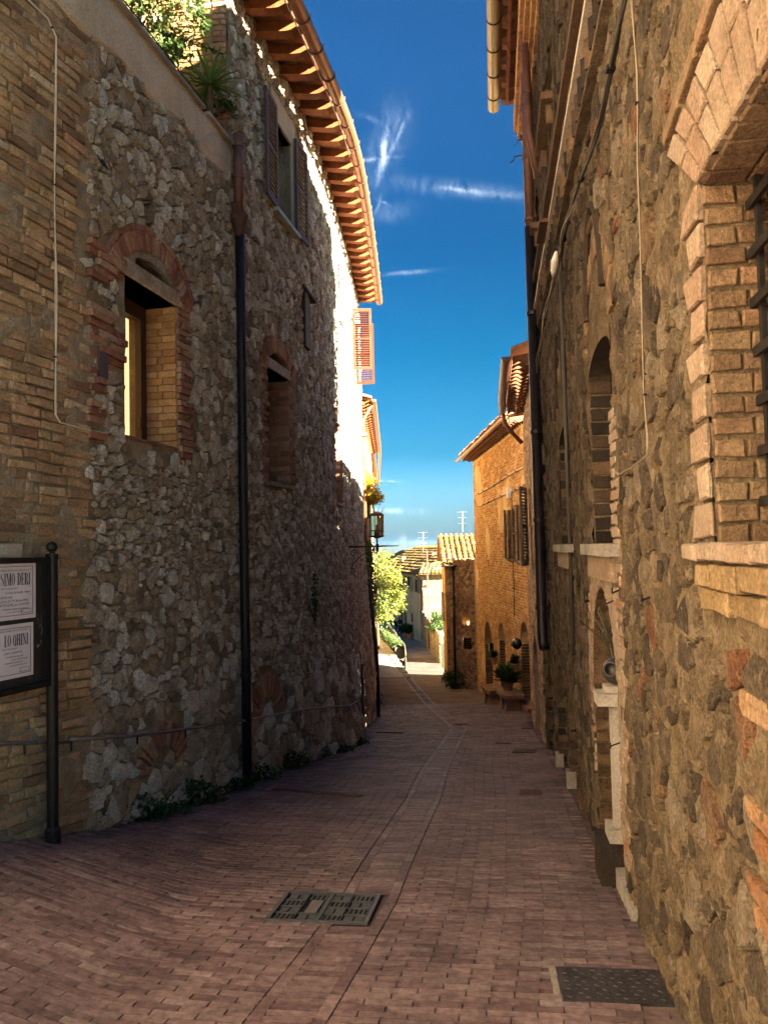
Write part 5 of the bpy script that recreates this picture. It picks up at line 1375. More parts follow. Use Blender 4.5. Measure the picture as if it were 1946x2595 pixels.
gutter(far_house, [FW.P(u, FT+.0, .5) for u in np.linspace(-.4, FW.len, 6)], .08, M['pipebrown'])
for u in (.35, 8.2): downpipe(far_house, [FW.P(u, FT-.05, .5), FW.P(u, FT-.5, .08), FW.P(u, -7.5, .08)], .05, M['rust'])
for (u, d, h_) in ((5, -2.2, .7), (13, -1.2, .6)):
    mb = MB(); p = FW.P(u, FT+.9 if d < -2 else FT+.5, d); mb.box(p+Z*.3, .35, .35, .9); mb.build('chimney', M['redbrick'], far_house)
# ---- garden wall along the lane, right
GW = Wall([(3.0, 44.5), (2.95, 52), (2.75, 60.0)], -1)
garden_wall = empty('garden_wall', (3, 50, -7), 'sunlit rubble garden wall on the right of the far lane', 'wall')
GW.core('wall', M['creamwall'], garden_wall, 0, GW.len, -8.5, -4.9, [], .3, .06, top=lambda u: -5.1-.02*u)
place_pieces([q for q in (stone_piece(GW, P, .05, rng) for P in stone_cells(0, GW.len, -8, -5.3, .32, rng, 1.4, .04, .6)) if q], 'stone', M['creamwall'], garden_wall, 0, 'small_stone')
mb = MB(); GW.box(mb, 0, GW.len, -5.14, -5.04, -.45, .03); mb.build('coping', M['plaster'], garden_wall)
# ---- lit house beyond the tall one, left
LW3 = Wall([(-.62, 22.0), (-.52, 34.0), (-.75, 52)], 1)
ochre_house = empty('ochre_house', (-2, 28, -5), 'sunlit ochre house beyond the tall house with a flowering balcony', 'house')
LT = 4.25
hl = [(3.0, 3.9, 1.0, 2.5, .2), (3.0, 3.9, -1.6, -.2, .2), (9, 10, 1.0, 2.5, .2)]
LW3.core('wall', M['ochreplaster'], ochre_house, 0, LW3.len, -8, LT, hl, .4, .03)
for h in hl: plain_window(ochre_house, LW3, *h[:4], .17, M['shutter_d'])
leaf(ochre_house, LW3, 2.96, 1.0, 1.5, .5, radians(4), -1, M['shutter_o'], 18); leaf(ochre_house, LW3, 3.94, 1.0, 1.5, .5, radians(20), 1, M['shutter_o'], 18)
mb = MB(); mb.add([(-.62, 22.0, -8), (-6, 22.4, -8), (-6, 22.4, 6), (-.62, 22.0, LT)], [(0, 1, 2, 3)], .5); mb.build('end_wall', M['yellowbrick'], ochre_house)
place_pieces(brick_rows(Wall([(-1.6, 22.06), (-.62, 21.99)], 1), 0, .98, -4, LT-.1, .26, .075, .012, .012, rng, jit=.005), 'end_brick', M['yellowbrick'], ochre_house, 0, 'small_end_brick')
roof_slab(ochre_house, LW3, -.1, 30, LT+.06, .34, 5, 1.6, M['terracotta']); gutter(ochre_house, [LW3.P(u, LT+.02, .40) for u in np.linspace(-.1, 30, 12)], .07, M['copper'])
ogee_rafters(ochre_house, LW3, [.1+.5*i for i in range(24)], LT-.06, .32, M['rafter'])
downpipe(ochre_house, [LW3.P(.35, LT, .36), LW3.P(.35, LT-.5, .07), LW3.P(.35, -4.6, .07)], .045, M['copper'])
mb = MB(); mb.box((-.72, 21.85, 3.25), .55, .3, .1); mb.build('gable_shelf', M['terracotta'], ochre_house)
mb = MB(); LW3.box(mb, .6, 3.4, .35, .45, 0, .3); mb.build('balcony', M['plaster'], ochre_house)
# ================================================================== beyond: path, bank, trees, hills
rp = sheet('raised_path', M['greystone'], lambda y: [-1.4+(float(np.interp(y, [36.5, 38.5, 41, 52], [.9, .62, .30, -.75]))+1.4)*i/5 for i in range(6)], [36.5, 37.2, 38.5, 40, 41.5, 44, 48, 52, 56], lambda x, y: float(np.interp(y, [36.5, 38, 41, 48, 56], [-6.1, -6.05, -5.72, -5.55, -5.5])), .0, label='grey paved ramp rising to the left of the far lane')
mb = MB(); mb.box((-.3, 38.0, -6.8), 2.6, 3.6, 1.35); 
kpts = [(.95, 36.6), (.68, 38.3), (.34, 40.9), (-.08, 44.5), (-.7, 51.5)]
def rz(y): return float(np.interp(y, [36.5, 38, 41, 48, 56], [-6.1, -6.05, -5.72, -5.55, -5.5]))
kk = 0
for (a, b) in zip(kpts, kpts[1:]):
    n = max(1, int(hypot(b[0]-a[0], b[1]-a[1])/.75))
    for i in range(n):
        x0, y0 = a[0]+(b[0]-a[0])*i/n, a[1]+(b[1]-a[1])*i/n; x1, y1 = a[0]+(b[0]-a[0])*(i+.94)/n, a[1]+(b[1]-a[1])*(i+.94)/n
        d = Vector((x1-x0, y1-y0, 0)); L = d.length; d.normalize(); b_ = MB()
        b_.box(((x0+x1)/2, (y0+y1)/2, (rz(y0)+rz(y1))/2-.24+.03*rng.random()), .3, L, .5, (Vector((d.y, -d.x, 0)), d, Z), rng.random()); b_.build('kerb_stone', M['greystone'], rp)
M['shade_darkened'] = mortar('shade_darkened_stone', (.035, .033, .026), (.055, .05, .04), (.08, .072, .058), 5, .02)  # grey stone darkened in its colour to imitate a wall lying in shade
low_wall = empty('low_wall', (.5, 41, -6.5), 'low grey stone wall end holding the grass bank by the ramp', 'wall')
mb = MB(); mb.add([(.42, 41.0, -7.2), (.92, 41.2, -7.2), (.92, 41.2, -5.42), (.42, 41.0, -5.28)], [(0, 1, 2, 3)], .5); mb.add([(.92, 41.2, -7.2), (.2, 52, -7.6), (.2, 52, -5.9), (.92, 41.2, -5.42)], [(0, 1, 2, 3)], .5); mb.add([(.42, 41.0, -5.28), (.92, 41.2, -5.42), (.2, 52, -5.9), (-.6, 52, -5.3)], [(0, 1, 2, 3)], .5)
mb.build('wall', M['shade_darkened'], low_wall)
WLs = Wall([(.92, 41.2), (.2, 52)], 1)
place_pieces([q for q in (stone_piece(WLs, P, .05, rng) for P in stone_cells(0, WLs.len, -7.2, -5.6, .3, rng, 1.4, .03, .5)) if q], 'stone', M['shade_darkened'], low_wall, 0, 'small_stone')
mb = MB()
for _ in range(4200):
    t = rng.random()**.8; y = 41.1+t*10.5; xr = .9-.66*(y-41.1)/10.8; xl = .32-(y-41)*.1; x = xl+(xr-xl)*rng.random(); z = -5.4-.04*(y-41)+.35*sin(pi*min(1, max(0, (x-xl)/(xr-xl+.01))))*.6
    leaf_quad(mb, Vector((x, y, z)), Vector((rng.gauss(0, .35), rng.gauss(0, .35), 1)), Vector((rng.gauss(0, 1), rng.gauss(0, 1), .2)), rng.uniform(.12, .34), .045, rng.random())
M['grass'] = leaf_mat('bank_grass', (.025, .06, .01), (.04, .09, .014), (.07, .12, .025))
tag(mb.build('bank_grass', M['grass']), 'bright green grass on the bank behind the low wall', 'grass', kind='stuff')
tree('leafy_tree', (-.5, 44, -6.2), (-.62, 40.5, -1.95), (1.4, 1.5, 1.95), 6000, .21, .09, M['leaf_bright'], 'sunlit yellow-green tree standing before the far tan house', 'tree', rng, .10, 34)
tree('round_shrub', (3.6, 47.5, -5.2), (3.55, 47.5, -4.75), (.95, 1.6, .75), 4200, .15, .09, M['leaf_dark'], 'dark round green shrub topping the garden wall', 'shrub', rng, .06, 20)
t = tree('flowering_bush', (-.6, 23.4, .5), (-.52, 23.4, 1.66), (.38, .75, .60), 4200, .085, .05, M['leaf_yellow'], 'yellow flowering bush spilling over the ochre house balcony', 'bush', rng, .03, 18)
mb = MB()
for _ in range(1500):
    y = rng.uniform(20.6, 24.5); z = rng.uniform(-2.2, .2) if rng.random() < .7 else rng.uniform(-3.2, -1.2); w = .16*rng.random()*(1+mnoise.noise(Vector((y, z, 2))))
    leaf_quad(mb, Vector((-.58+w, y, z)), Vector((.6, rng.gauss(0, .6), rng.gauss(-.3, .5))), Vector((1, 0, .3)), .11, .09, rng.random())
tag(mb.build('ivy', M['leaf_dark']), 'dark ivy climbing the wall below the ochre balcony', 'ivy')
# hills across the valley
def hills_mat():
    k = NT('wooded_hills'); n = k.noise(.0016, 7, .6)
    return k.fin(k.ramp(n, [(.35, (.012, .022, .014)), (.5, (.02, .032, .018)), (.65, (.035, .04, .02))]), 1.0)
M['hills'] = hills_mat()
v = []; f = []; nx = 60
for j, (y, base) in enumerate(((5200, -260), (7600, -60), (9200, 42), (12000, -150))):
    for i in range(nx+1):
        x = -12000+24000*i/nx; h = mnoise.fractal(Vector((x*.00035, j*3.1, 1.7)), .9, 2.1, 4)
        v.append((x, y, base+(55 if j == 2 else 70)*h*(1 if j else .1)))
for j in range(3):
    for i in range(nx): f.append((j*(nx+1)+i, j*(nx+1)+i+1, (j+1)*(nx+1)+i+1, (j+1)*(nx+1)+i))
o = put('hills', mesh_from('hills', v, f, [.5]*len(v), M['hills'], True)); o['kind'] = 'structure'; o['label'] = 'blue wooded hills across the valley'
# ---- asphalt lane beyond the paving
sheet('asphalt_lane', M['asphalt'], lambda y: [-3+6.4*i/8 for i in range(9)] if y < 60 else [-6+9.2*i/8 for i in range(9)], [47.5, 50, 53, 56, 60, 64, 70, 78, 90, 100], gz, .01, label='patched grey asphalt of the far lane')
# ================================================================== notice board with its posts
rng = random.Random(5)
BD = .17
def bp(px, py, d=BD): return L1.at(px, py, d)
uP = bp(132, 1800)[0]; tB, nB = L1.tan(uP-.3), L1.nrm(uP-.3)
zT, zBm = bp(110, 1412)[1], bp(100, 1742)[1]
board = empty('notice_board', L1.P(uP-.5, L1_gz(uP-.5), BD), 'black iron notice board with two death notices on the brick wall', 'notice board')
for du in (0, -1.02):
    g = L1_gz(uP+du); c = L1.P(uP+du, 0, BD); c.z = g-.05
    mb = MB(); zt = bp(132, 1412)[1]
    mb.lathe(c, [(.048, 0), (.05, .12), (.036, .14), (.036, zt-c.z-.02), (.040, zt-c.z), (.040, zt-c.z+.02), (.016, zt-c.z+.025), (.016, zt-c.z+.035)], 14)
    p = mb.build('post', M['iron'], board, smooth=False)
    mb = MB(); mb.lathe(c+Z*(zt-c.z+.03), [(.004, 0)]+[(.036*sin(pi*k/8), .036-.036*cos(pi*k/8)) for k in range(1, 8)]+[(.004, .072)], 12); mb.build('ball_finial', M['iron'], p, smooth=True)
ua_, ub_ = uP-.97, uP-.045
mb = MB(); L1.box(mb, ua_, ub_, zBm, zT, BD-.02, BD-.005, seg=2); 
def board_mat():
    k = NT('torn_black_board'); n = k.noise(9, 8, .75, k.stretch(1, 1, .6)); c = k.ramp(n, [(.55, (.018, .018, .02)), (.60, (.05, .03, .025)), (.64, (.42, .37, .31)), (.68, (.03, .025, .022))], 'LINEAR')
    return k.fin(c, .6, k.bump(n, .01), .3)
M['board'] = board_mat()
mb.build('back_panel', M['board'], board)
for (a, b, z0, z1) in ((ua_, ub_, zT-.035, zT), (ua_, ub_, zBm, zBm+.035), (ub_-.035, ub_, zBm+.036, zT-.036), (ua_, ua_+.035, zBm+.036, zT-.036)):
    mb = MB(); L1.box(mb, a, b, z0, z1, BD-.004, BD+.028, seg=2); mb.build('frame_bar', M['iron'], board)
mb = MB(); L1.box(mb, ub_-.75, bp(58, 1390)[0], zT+.004, bp(58, 1378)[1], BD-.02, BD-.005, seg=2); mb.build('header_plate', M['travertine'], board)
M['paper'] = paint_mat('lilac_grey_paper', (.56, .51, .58), .8, 0, .1, 3, .004)
M['ink'] = paint_mat('black_ink', (.02, .018, .025), .8, 0, .05, 10, .0)
def frame_at(u, z, d):
    t, n = L1.tan(u), L1.nrm(u); p = L1.P(u, z, d)
    return Matrix(((t.x, 0, n.x, p.x), (t.y, 0, n.y, p.y), (t.z, 1, n.z, p.z), (0, 0, 0, 1)))
def small_text(parent, s, u, z, size, sx=1.0, align='RIGHT', d=BD+.004, name='lettering'):
    cu = bpy.data.curves.new('text', 'FONT'); cu.body = s; cu.size = size; cu.align_x = align; cu.resolution_u = 2
    o = bpy.data.objects.new('text', cu); COL.objects.link(o); bpy.context.view_layer.update()
    me = bpy.data.meshes.new_from_object(o); bpy.data.objects.remove(o); me.name = name
    Mx = frame_at(u, z, d) @ Matrix.Diagonal((sx, 1, 1, 1)); me.transform(Mx); me.materials.clear(); me.materials.append(M['ink'])
    return put(name, me, parent)
GL = {  # heavy didone capitals: (width, bars as quads (x0,y0,x1,y1 with thickness dx), arcs)
 'I': (.36, [('r', .10, 0, .26, 1), ('r', .03, 0, .33, .045), ('r', .03, .955, .33, 1)]),
 'M': (.86, [('r', .10, 0, .14, 1), ('q', .10, 1, .26, 1, .50, 0, .40, 0), ('q', .62, 1, .70, 1, .46, 0, .42, 0), ('r', .60, 0, .78, 1), ('r', .02, 0, .22, .045), ('r', .53, 0, .84, .045), ('r', .03, .955, .24, 1), ('r', .62, .955, .84, 1)]),
 'O': (.62, [('o', .31, .5, .28, .5, .15, .03)]),
 'D': (.66, [('r', .08, 0, .25, 1), ('d', .25, .5, .36, .5, .16, .03), ('r', .02, 0, .3, .045), ('r', .02, .955, .3, 1)]),
 'E': (.58, [('r', .08, 0, .25, 1), ('r', .02, 0, .52, .045), ('r', .02, .955, .52, 1), ('r', .25, .48, .42, .52), ('q', .46, .0, .52, .0, .52, .26, .50, .26), ('q', .46, 1, .52, 1, .52, .76, .50, .76), ('r', .39, .38, .42, .62)]),
 'R': (.66, [('r', .08, 0, .25, 1), ('d', .25, .74, .30, .26, .15, .03), ('q', .30, .48, .42, .48, .64, 0, .46, 0), ('r', .02, 0, .31, .045), ('r', .02, .955, .3, 1), ('r', .46, 0, .66, .045)]),
 'L': (.56, [('r', .08, 0, .25, 1), ('r', .02, 0, .52, .045), ('r', .02, .955, .31, 1), ('q', .46, .0, .52, .0, .52, .3, .50, .3)]),
 'G': (.66, [('o', .32, .5, .29, .5, .15, .03), ('r', .45, 0, .60, .42), ('r', .39, .40, .64, .44)]),
 'H': (.72, [('r', .08, 0, .24, 1), ('r', .47, 0, .63, 1), ('r', .24, .48, .47, .52), ('r', .02, 0, .3, .045), ('r', .41, 0, .69, .045), ('r', .02, .955, .3, 1), ('r', .41, .955, .69, 1)]),
 'N': (.70, [('r', .09, 0, .13, 1), ('q', .08, 1, .26, 1, .60, 0, .48, 0), ('r', .56, 0, .60, 1), ('r', .02, 0, .22, .045), ('r', .48, .955, .68, 1), ('r', .02, .955, .2, 1)]),
 'S': (.56, [('s',)]), ' ': (.34, [])}
def big_text(parent, s, u_right, z, h, cw=1.0):
    W = sum(GL[c][0] for c in s)*h*cw; x = u_right-W
    for c in s:
        w, parts = GL[c]; mb = MB()
        def pt(a, b): return L1.P(x+a*h*cw, z+b*h, BD+.005)
        def quad(a): mb.add([pt(*q) for q in a], [tuple(range(len(a)))], .5)
        for p in parts:
            if p[0] == 'r': quad([(p[1], p[2]), (p[3], p[2]), (p[3], p[4]), (p[1], p[4])])
            elif p[0] == 'q': quad([(p[1], p[2]), (p[7], p[8]), (p[5], p[6]), (p[3], p[4])])
            elif p[0] in 'od':
                cx, cy, rx, ry, tk, tn = p[1:]; a0, a1 = (0, 2*pi) if p[0] == 'o' else (-pi/2, pi/2); n = 20
                for i in range(n):
                    t0, t1 = a0+(a1-a0)*i/n, a0+(a1-a0)*(i+1)/n
                    quad([(cx+rx*cos(t0), cy+ry*sin(t0)), (cx+rx*cos(t1), cy+ry*sin(t1)), (cx+(rx-tk)*cos(t1), cy+(ry-tn)*sin(t1)), (cx+(rx-tk)*cos(t0), cy+(ry-tn)*sin(t0))])
            else:
                ctl = [(.46, .78), (.42, .95), (.26, .98), (.12, .88), (.11, .70), (.24, .58), (.38, .46), (.46, .30), (.40, .08), (.24, .02), (.10, .08), (.08, .26)]; tw = [.02, .03, .04, .09, .13, .16, .16, .13, .09, .04, .03, .02]
                for k in range(len(ctl)-1):
                    (a, b), (c2, d2) = ctl[k], ctl[k+1]; w0, w1 = tw[k]/2, tw[k+1]/2; quad([(a-w0, b), (c2-w1, d2), (c2+w1, d2), (a+w0, b)])
        if mb.v: mb.build('capital_letter', M['ink'], parent)
        x += w*h*cw
def poster(pxr, pyt, pyb, head, lines, label):
    ur = bp(pxr, (pyt+pyb)/2)[0]; zt, zb = bp(pxr-10, pyt)[1], bp(pxr-10, pyb)[1]; H = zt-zb; ul = ur-H*1.42
    po_ = empty('death_notice', L1.P((ur+ul)/2, zb, BD+.002), label, 'poster')
    n = 16; vs = []; fs = []
    for i in range(n+1):
        for j in range(5):
            vs.append(L1.P(ul+(ur-ul)*i/n, zb+H*j/4, BD+.0015+.0012*mnoise.noise(Vector((i*.6, j*1.1, pyt)))))
    for i in range(n):
        for j in range(4): fs.append((i*5+j, i*5+5+j, i*5+6+j, i*5+1+j))
    b = MB(); b.add(vs, fs, .5); b.build('paper', M['paper'], po_, smooth=True)
    m = H*.07
    for (a, b2, c, d) in ((ul+m, ur-m, zt-m-.003, zt-m), (ul+m, ur-m, zb+m, zb+m+.003), (ur-m-.003, ur-m, zb+m, zt-m), (ul+m, ul+m+.003, zb+m, zt-m)):
        b = MB(); L1.box(b, a, b2, c, d, BD+.0035, BD+.0042, seg=2); b.build('border_line', M['ink'], po_)
    big_text(po_, head, ur-H*.13, zt-H*.40, H*.21, .62)
    for s, fy, sz, fx in lines: small_text(po_, s, ur-H*fx, zt-H*fy, H*sz, .8)
    b = MB(); f0, f1, g0, g1 = ur-H*.33, ur-H*.12, zb+H*.10, zb+H*.17
    for q in ((f0, f1, g0, g0+.002), (f0, f1, g1, g1+.002), (f0, f0+.002, g0, g1), (f1, f1+.002, g0, g1)): L1.box(b, *q, BD+.0035, BD+.0042, seg=2)
    b.build('stamp_box', M['ink'], po_)
    return po_
poster(86, 1424, 1566, 'SIMO DERI', [("mancato all'affetto dei suoi cari, all'eta di anni 73", .155, .055, .10), ('danno il triste annuncio', .465, .045, .42), ('la nuora, le sorelle  i nipoti', .545, .062, .13), ('e parenti tutti.', .62, .062, .52), ('del giorno 23 C.M. alle ore 09.40,', .69, .062, .17), ('DA VIA FOLGORE per il DUOMO', .76, .066, .15), ('si ringraziano quanti parteciperanno', .825, .05, .17), ('la cara memoria dei defunti', .875, .04, .28)], 'upper lilac paper notice headed SIMO DERI on black board')
poster(79, 1578, 1712, 'LO GHINI', [("mancato all'affetto dei suoi cari, di anni 71", .13, .05, .12), ('danno il triste annuncio', .46, .045, .40), ('i nipoti e i parenti tutti', .54, .06, .27), ('i funerali avranno luogo oggi', .61, .045, .25), ('in forma civile alla cappella', .665, .045, .14), ('si ringraziano anticipatamente', .72, .045, .25), ('quanti interverranno alla', .775, .05, .17)], 'lower lilac paper notice headed LO GHINI on black board')

# ================================================================== handrail along the left wall
def lw(px, py, d):
    u, z = L1.at(px, py, d)
    if u < L1.len: return L1.P(u, z, d)
    u, z = L2.at(px, py, d); return L2.P(u, z, d)
hr = empty('handrail', lw(300, 1868, .1), 'thin iron handrail sloping along the foot of rubble walls', 'handrail')
r1 = [(-140, 1893), (0, 1885), (90, 1883), (174, 1880)]; r2 = [(172, 1874), (250, 1872), (330, 1866), (420, 1856), (520, 1840), (612, 1826)]; r3 = [(614, 1828), (645, 1822), (720, 1807), (790, 1796), (850, 1791), (882, 1790), (906, 1778)]
for r in (r1, r2, r3):
    mb = MB(); mb.tube([lw(x, y, .10) for x, y in r], .013, 8); mb.build('rail', M['steel'], hr, smooth=True)
for (x, y) in ((60, 1884), (176, 1878), (345, 1864), (470, 1849), (625, 1826), (760, 1801), (884, 1790)):
    p = lw(x, y, .10); q = lw(x, y, -.02); mb = MB(); mb.tube([p, p-Z*.06, q-Z*.075], .008, 6); mb.build('rail_bracket', M['iron'], hr)

# ================================================================== cables
M['cabletan'] = paint_mat('dusty_tan_cable', (.19, .15, .105), .7, 0, .15, 10, .001)
def cable(pts, wall, d, r, mat, label, name='wall_cable', strands=1, wob=.012):
    t = None
    c0 = wall.at(*pts[0], d); t = empty(name, wall.P(c0[0], c0[1], d), label, 'cable')
    P = [wall.P(*wall.at(*p, d), d) for p in pts]; Q = []
    for a, b in zip(P, P[1:]):
        n = max(2, int((b-a).length/.12))
        for i in range(n): Q.append(a.lerp(b, i/n))
    Q.append(P[-1])
    for s in range(strands):
        mb = MB(); mb.tube([q+Vector((mnoise.noise(q*2+Vector((s*5, 0, 0))), mnoise.noise(q*2+Vector((0, 3+s*7, 0))), .4*mnoise.noise(q*3+Vector((9, s, 0)))))*wob*(1+s) for q in Q], r, 6)
        mb.build('strand', mat, t, smooth=True)
    for i in range(3, len(Q), 9):
        mb = MB(); mb.box(Q[i], r*4, r*4, r*2.2); mb.build('clip', M['iron'], t)
    return t
cable([(60, -10), (120, 45), (142, 92), (138, 420), (137, 760), (139, 1050), (150, 1070), (230, 1091), (278, 1099), (287, 1082), (306, 1084)], L1, .03, .0045, M['cable'], 'pale twin cable hanging down the ochre brick wall to lit window', strands=2, wob=.006)
cable([(1603, -20), (1612, 180), (1618, 420), (1622, 560), (1628, 800), (1634, 1000), (1641, 1110), (1640, 1155), (1600, 1185), (1551, 1218)], RW, .055, .0034, M['cabletan'], 'pale cable running down the mottled right wall to a blocked window', strands=2, wob=.006)
cable([(1592, -10), (1560, 120), (1525, 270), (1490, 400), (1456, 500), (1432, 590), (1412, 680), (1396, 735), (1380, 800), (1374, 835)], RW, .07, .010, M['cableblk'], 'thick dark cable bundle below the string course', strands=2, wob=.015)
cable([(1455, 520), (1426, 600), (1408, 690), (1391, 760), (1378, 830), (1364, 900), (1355, 985)], RW, .09, .007, M['cabletan'], 'pale cable looping past the dark drainpipe on the right', strands=2, wob=.02)
u, z = RW.at(1406, 670, .1)
mb = MB(); p = RW.P(u, z, .12); a, b = RW.P(*RW.at(1409, 638, .12), .12), RW.P(*RW.at(1403, 702, .12), .12); mb.tube([a, a.lerp(b, .3), a.lerp(b, .7), b], [.012, .032, .032, .012], 8)
tag(mb.build('cable_splice', M['white'], smooth=True), 'white taped splice bulging on the dark cable bundle', 'cable splice')
cable([(1338, 1178), (1290, 1203), (1250, 1230), (1211, 1252)], OWALL, .05, .018, M['cable'], 'upper pale cable crossing the orange brick facade')
cable([(1336, 1226), (1300, 1243), (1260, 1260), (1212, 1284)], OWALL, .05, .018, M['cable'], 'lower pale cable crossing the orange brick facade')
cable([(1296, 1250), (1300, 1400), (1304, 1560)], OWALL, .05, .012, M['cableblk'], 'dark cable dropping down the orange facade between its windows')
u, z = OWALL.at(1292, 1247, .06); mb = MB(); OWALL.box(mb, u-.12, u+.12, z-.16, z+.12, .02, .14); tag(mb.build('junction_box', M['white']), 'small white junction box on the orange brick facade', 'junction box')

# ================================================================== wall lantern
ul, zl = L2.at(880, 1386, 0); nl, tl2 = L2.nrm(ul), L2.tan(ul)
lan = empty('wall_lantern', L2.P(ul, zl, 0), 'iron lantern with amber glass on scrolled bracket from left wall', 'lantern')
A0 = L2.P(ul, zl, -.02)
mb = MB(); mb.tube([A0, A0+nl*.7, A0+nl*1.02], [.018, .016, .006], 8); arm = mb.build('bracket_arm', M['rust'], lan, smooth=True)
mb = MB(); mb.box(A0+nl*.03+Z*-.22, .03, .03, .62, (nl, tl2, Z)); mb.build('wall_plate', M['rust'], lan)
def spiral(c, r, a0, turns, n=22): return [c+nl*(cos(a0+turns*2*pi*i/n)*r*(1-.75*i/n))+Z*(sin(a0+turns*2*pi*i/n)*r*(1-.75*i/n)) for i in range(n+1)]
mb = MB(); mb.tube([A0+nl*.03-Z*.5, A0+nl*.12-Z*.34, A0+nl*.30-Z*.16, A0+nl*.55-Z*.05], .009, 6); mb.build('brace', M['rust'], lan)
for c, r, a, t in ((A0+nl*.14-Z*.13, .075, 0, 1.3), (A0+nl*.11-Z*.48, .065, 2, -1.3), (A0+nl*.52-Z*.11, .06, 1, 1.3)):
    mb = MB(); mb.tube(spiral(c, r, a, t), .007, 5); mb.build('scroll', M['rust'], lan)
LB = A0+nl*.60
mb = MB(); mb.lathe(LB, [(.008, -.16), (.03, -.06), (.03, .03), (.016, .06), (.016, .14), (.05, .16), (.13, .18), (.13, .195)], 12); mb.build('stem', M['rust'], lan)
M['amber'] = NT('amber_glass').m; k = NT('amber_lantern_glass'); M['amber'] = k.fin((1.0, .84, .52), .12, None, .4, 0, **{'Transmission Weight': .9, 'IOR': 1.06})
mb = MB(); mb.lathe(LB, [(.118, .197), (.125, .60)], 12); mb.build('glass', M['amber'], lan)
for zz, rr in ((.20, .132), (.30, .134), (.60, .138)):
    mb = MB(); mb.tube([LB+Z*zz+nl*(cos(2*pi*i/16)*rr)+tl2*(sin(2*pi*i/16)*rr) for i in range(17)], .009, 5); mb.build('ring', M['rust'], lan)
for i in range(6):
    a = 2*pi*i/6+.3; v = nl*cos(a)+tl2*sin(a); mb = MB(); mb.tube([LB+Z*.19+v*.132, LB+Z*.61+v*.137], .008, 5); mb.build('bar', M['rust'], lan)
mb = MB(); mb.lathe(LB, [(.145, .605), (.12, .63), (.06, .66), (.02, .675)], 12); top = mb.build('lantern_cap', M['rust'], lan)
for i in range(10):
    a = 2*pi*i/10; v = nl*cos(a)+tl2*sin(a); mb = MB(); mb.tube([LB+Z*.62+v*.10, LB+Z*.75+v*.16], .0035, 4); mb.build('bird_spike', M['steel'], top)
mb = MB(); mb.lathe(LB, [(.05, .2), (.055, .28), (.02, .30), (.02, .42)], 10); mb.build('bulb_holder', M['rust'], lan)

# ================================================================== iron and drains in the paving
def ground_frame(cx, cy, an):
    def P(a, b, up=0):
        x = cx+a*cos(an)-b*sin(an); y = cy+a*sin(an)+b*cos(an); return Vector((x, y, gz(x, y)+up))
    return P
def gbox(mb, P, a0, a1, b0, b1, z0, z1, n=1):
    for i in range(n):
        x0 = a0+(a1-a0)*i/n; x1 = a0+(a1-a0)*(i+1)/n
        vs = [P(x0, b0, z0), P(x1, b0, z0), P(x1, b1, z0), P(x0, b1, z0), P(x0, b0, z1), P(x1, b0, z1), P(x1, b1, z1), P(x0, b1, z1)]
        mb.add(vs, [(3, 2, 1, 0), (4, 5, 6, 7), (0, 1, 5, 4), (1, 2, 6, 5), (2, 3, 7, 6), (3, 0, 4, 7)], .5)
cx, cy, hx, hy, an = GR[0]; P = ground_frame(cx, cy, an)
M['steel2'] = paint_mat('polished_cast_iron', (.075, .08, .09), .45, .3, .3, 25, .002); M['pitblack'] = paint_mat('grate_pit', (.008, .008, .008), .8, 0, .1, 10, 0)
gr = empty('cast_iron_cover', P(0, 0), 'large cast iron drain cover with gridded lids in the near paving', 'drain cover')
mb = MB(); gbox(mb, P, -hx, hx, -hy, hy, -.03, .002); mb.build('base', M['pitblack'], gr)
for q in ((-hx, hx, hy-.02, hy), (-hx, hx, -hy, -hy+.02), (-hx, -hx+.022, -hy+.021, hy-.021), (hx-.022, hx, -hy+.021, hy-.021), (-.012, .012, -hy+.021, hy-.021)):
    mb = MB(); gbox(mb, P, *q, .0025, .014); mb.build('frame_bar', M['steel2'], gr)
nc, nr_ = 4, 4; cwx, cwy = (2*hx-.05)/nc, (2*hy-.05)/nr_
for i in range(nc):
    for j in range(nr_):
        a0 = -hx+.025+i*cwx; b0 = -hy+.025+j*cwy
        if i == 1 and j in (1, 2):
            mb = MB(); gbox(mb, P, a0+.03, a0+cwx-.03, b0, b0+cwy, .0025, .009); mb.build('name_plate', M['steel'], gr); continue
        mb = MB(); g = .006
        gbox(mb, P, a0+.002, a0+cwx-.002, b0+cwy-.006, b0+cwy-.001, .0025, .012)
        gbox(mb, P, a0+cwx-.006, a0+cwx-.002, b0+.002, b0+cwy-.008, .0025, .012)
        if (i+j) % 2:
            for k in range(4): gbox(mb, P, a0+.012, a0+cwx*.45, b0+.012+k*(cwy-.024)/4, b0+.012+k*(cwy-.024)/4+.0065, .0025, .008); gbox(mb, P, a0+cwx*.55, a0+cwx-.012, b0+.012+k*(cwy-.024)/4, b0+.012+k*(cwy-.024)/4+.0065, .0025, .008)
        else:
            for k in range(4):
                for l in range(3): gbox(mb, P, a0+.012+k*(cwx-.02)/4, a0+.012+k*(cwx-.02)/4+.012, b0+.014+l*(cwy-.02)/3, b0+.014+l*(cwy-.02)/3+.011, .0025, .008)
        mb.build('lid_cell', M['steel2'], gr, kind='stuff')
cx, cy, hx, hy, an = GR[1]; P = ground_frame(cx, cy, an)
pl = empty('chequer_plate', P(0, 0), 'dark chequered steel access plate beside the right wall', 'access plate')
M['darksteel'] = paint_mat('dark_steel_plate', (.045, .042, .045), .5, .4, .4, 12, .004)
mb = MB(); gbox(mb, P, -hx, hx, -hy, hy, -.03, .008); mb.build('plate', M['darksteel'], pl)
mb = MB(); gbox(mb, P, -hx-.03, -hx-.004, -hy, hy, -.03, .006); mb.build('cement_edge', M['greystone'], pl)
b = MB()
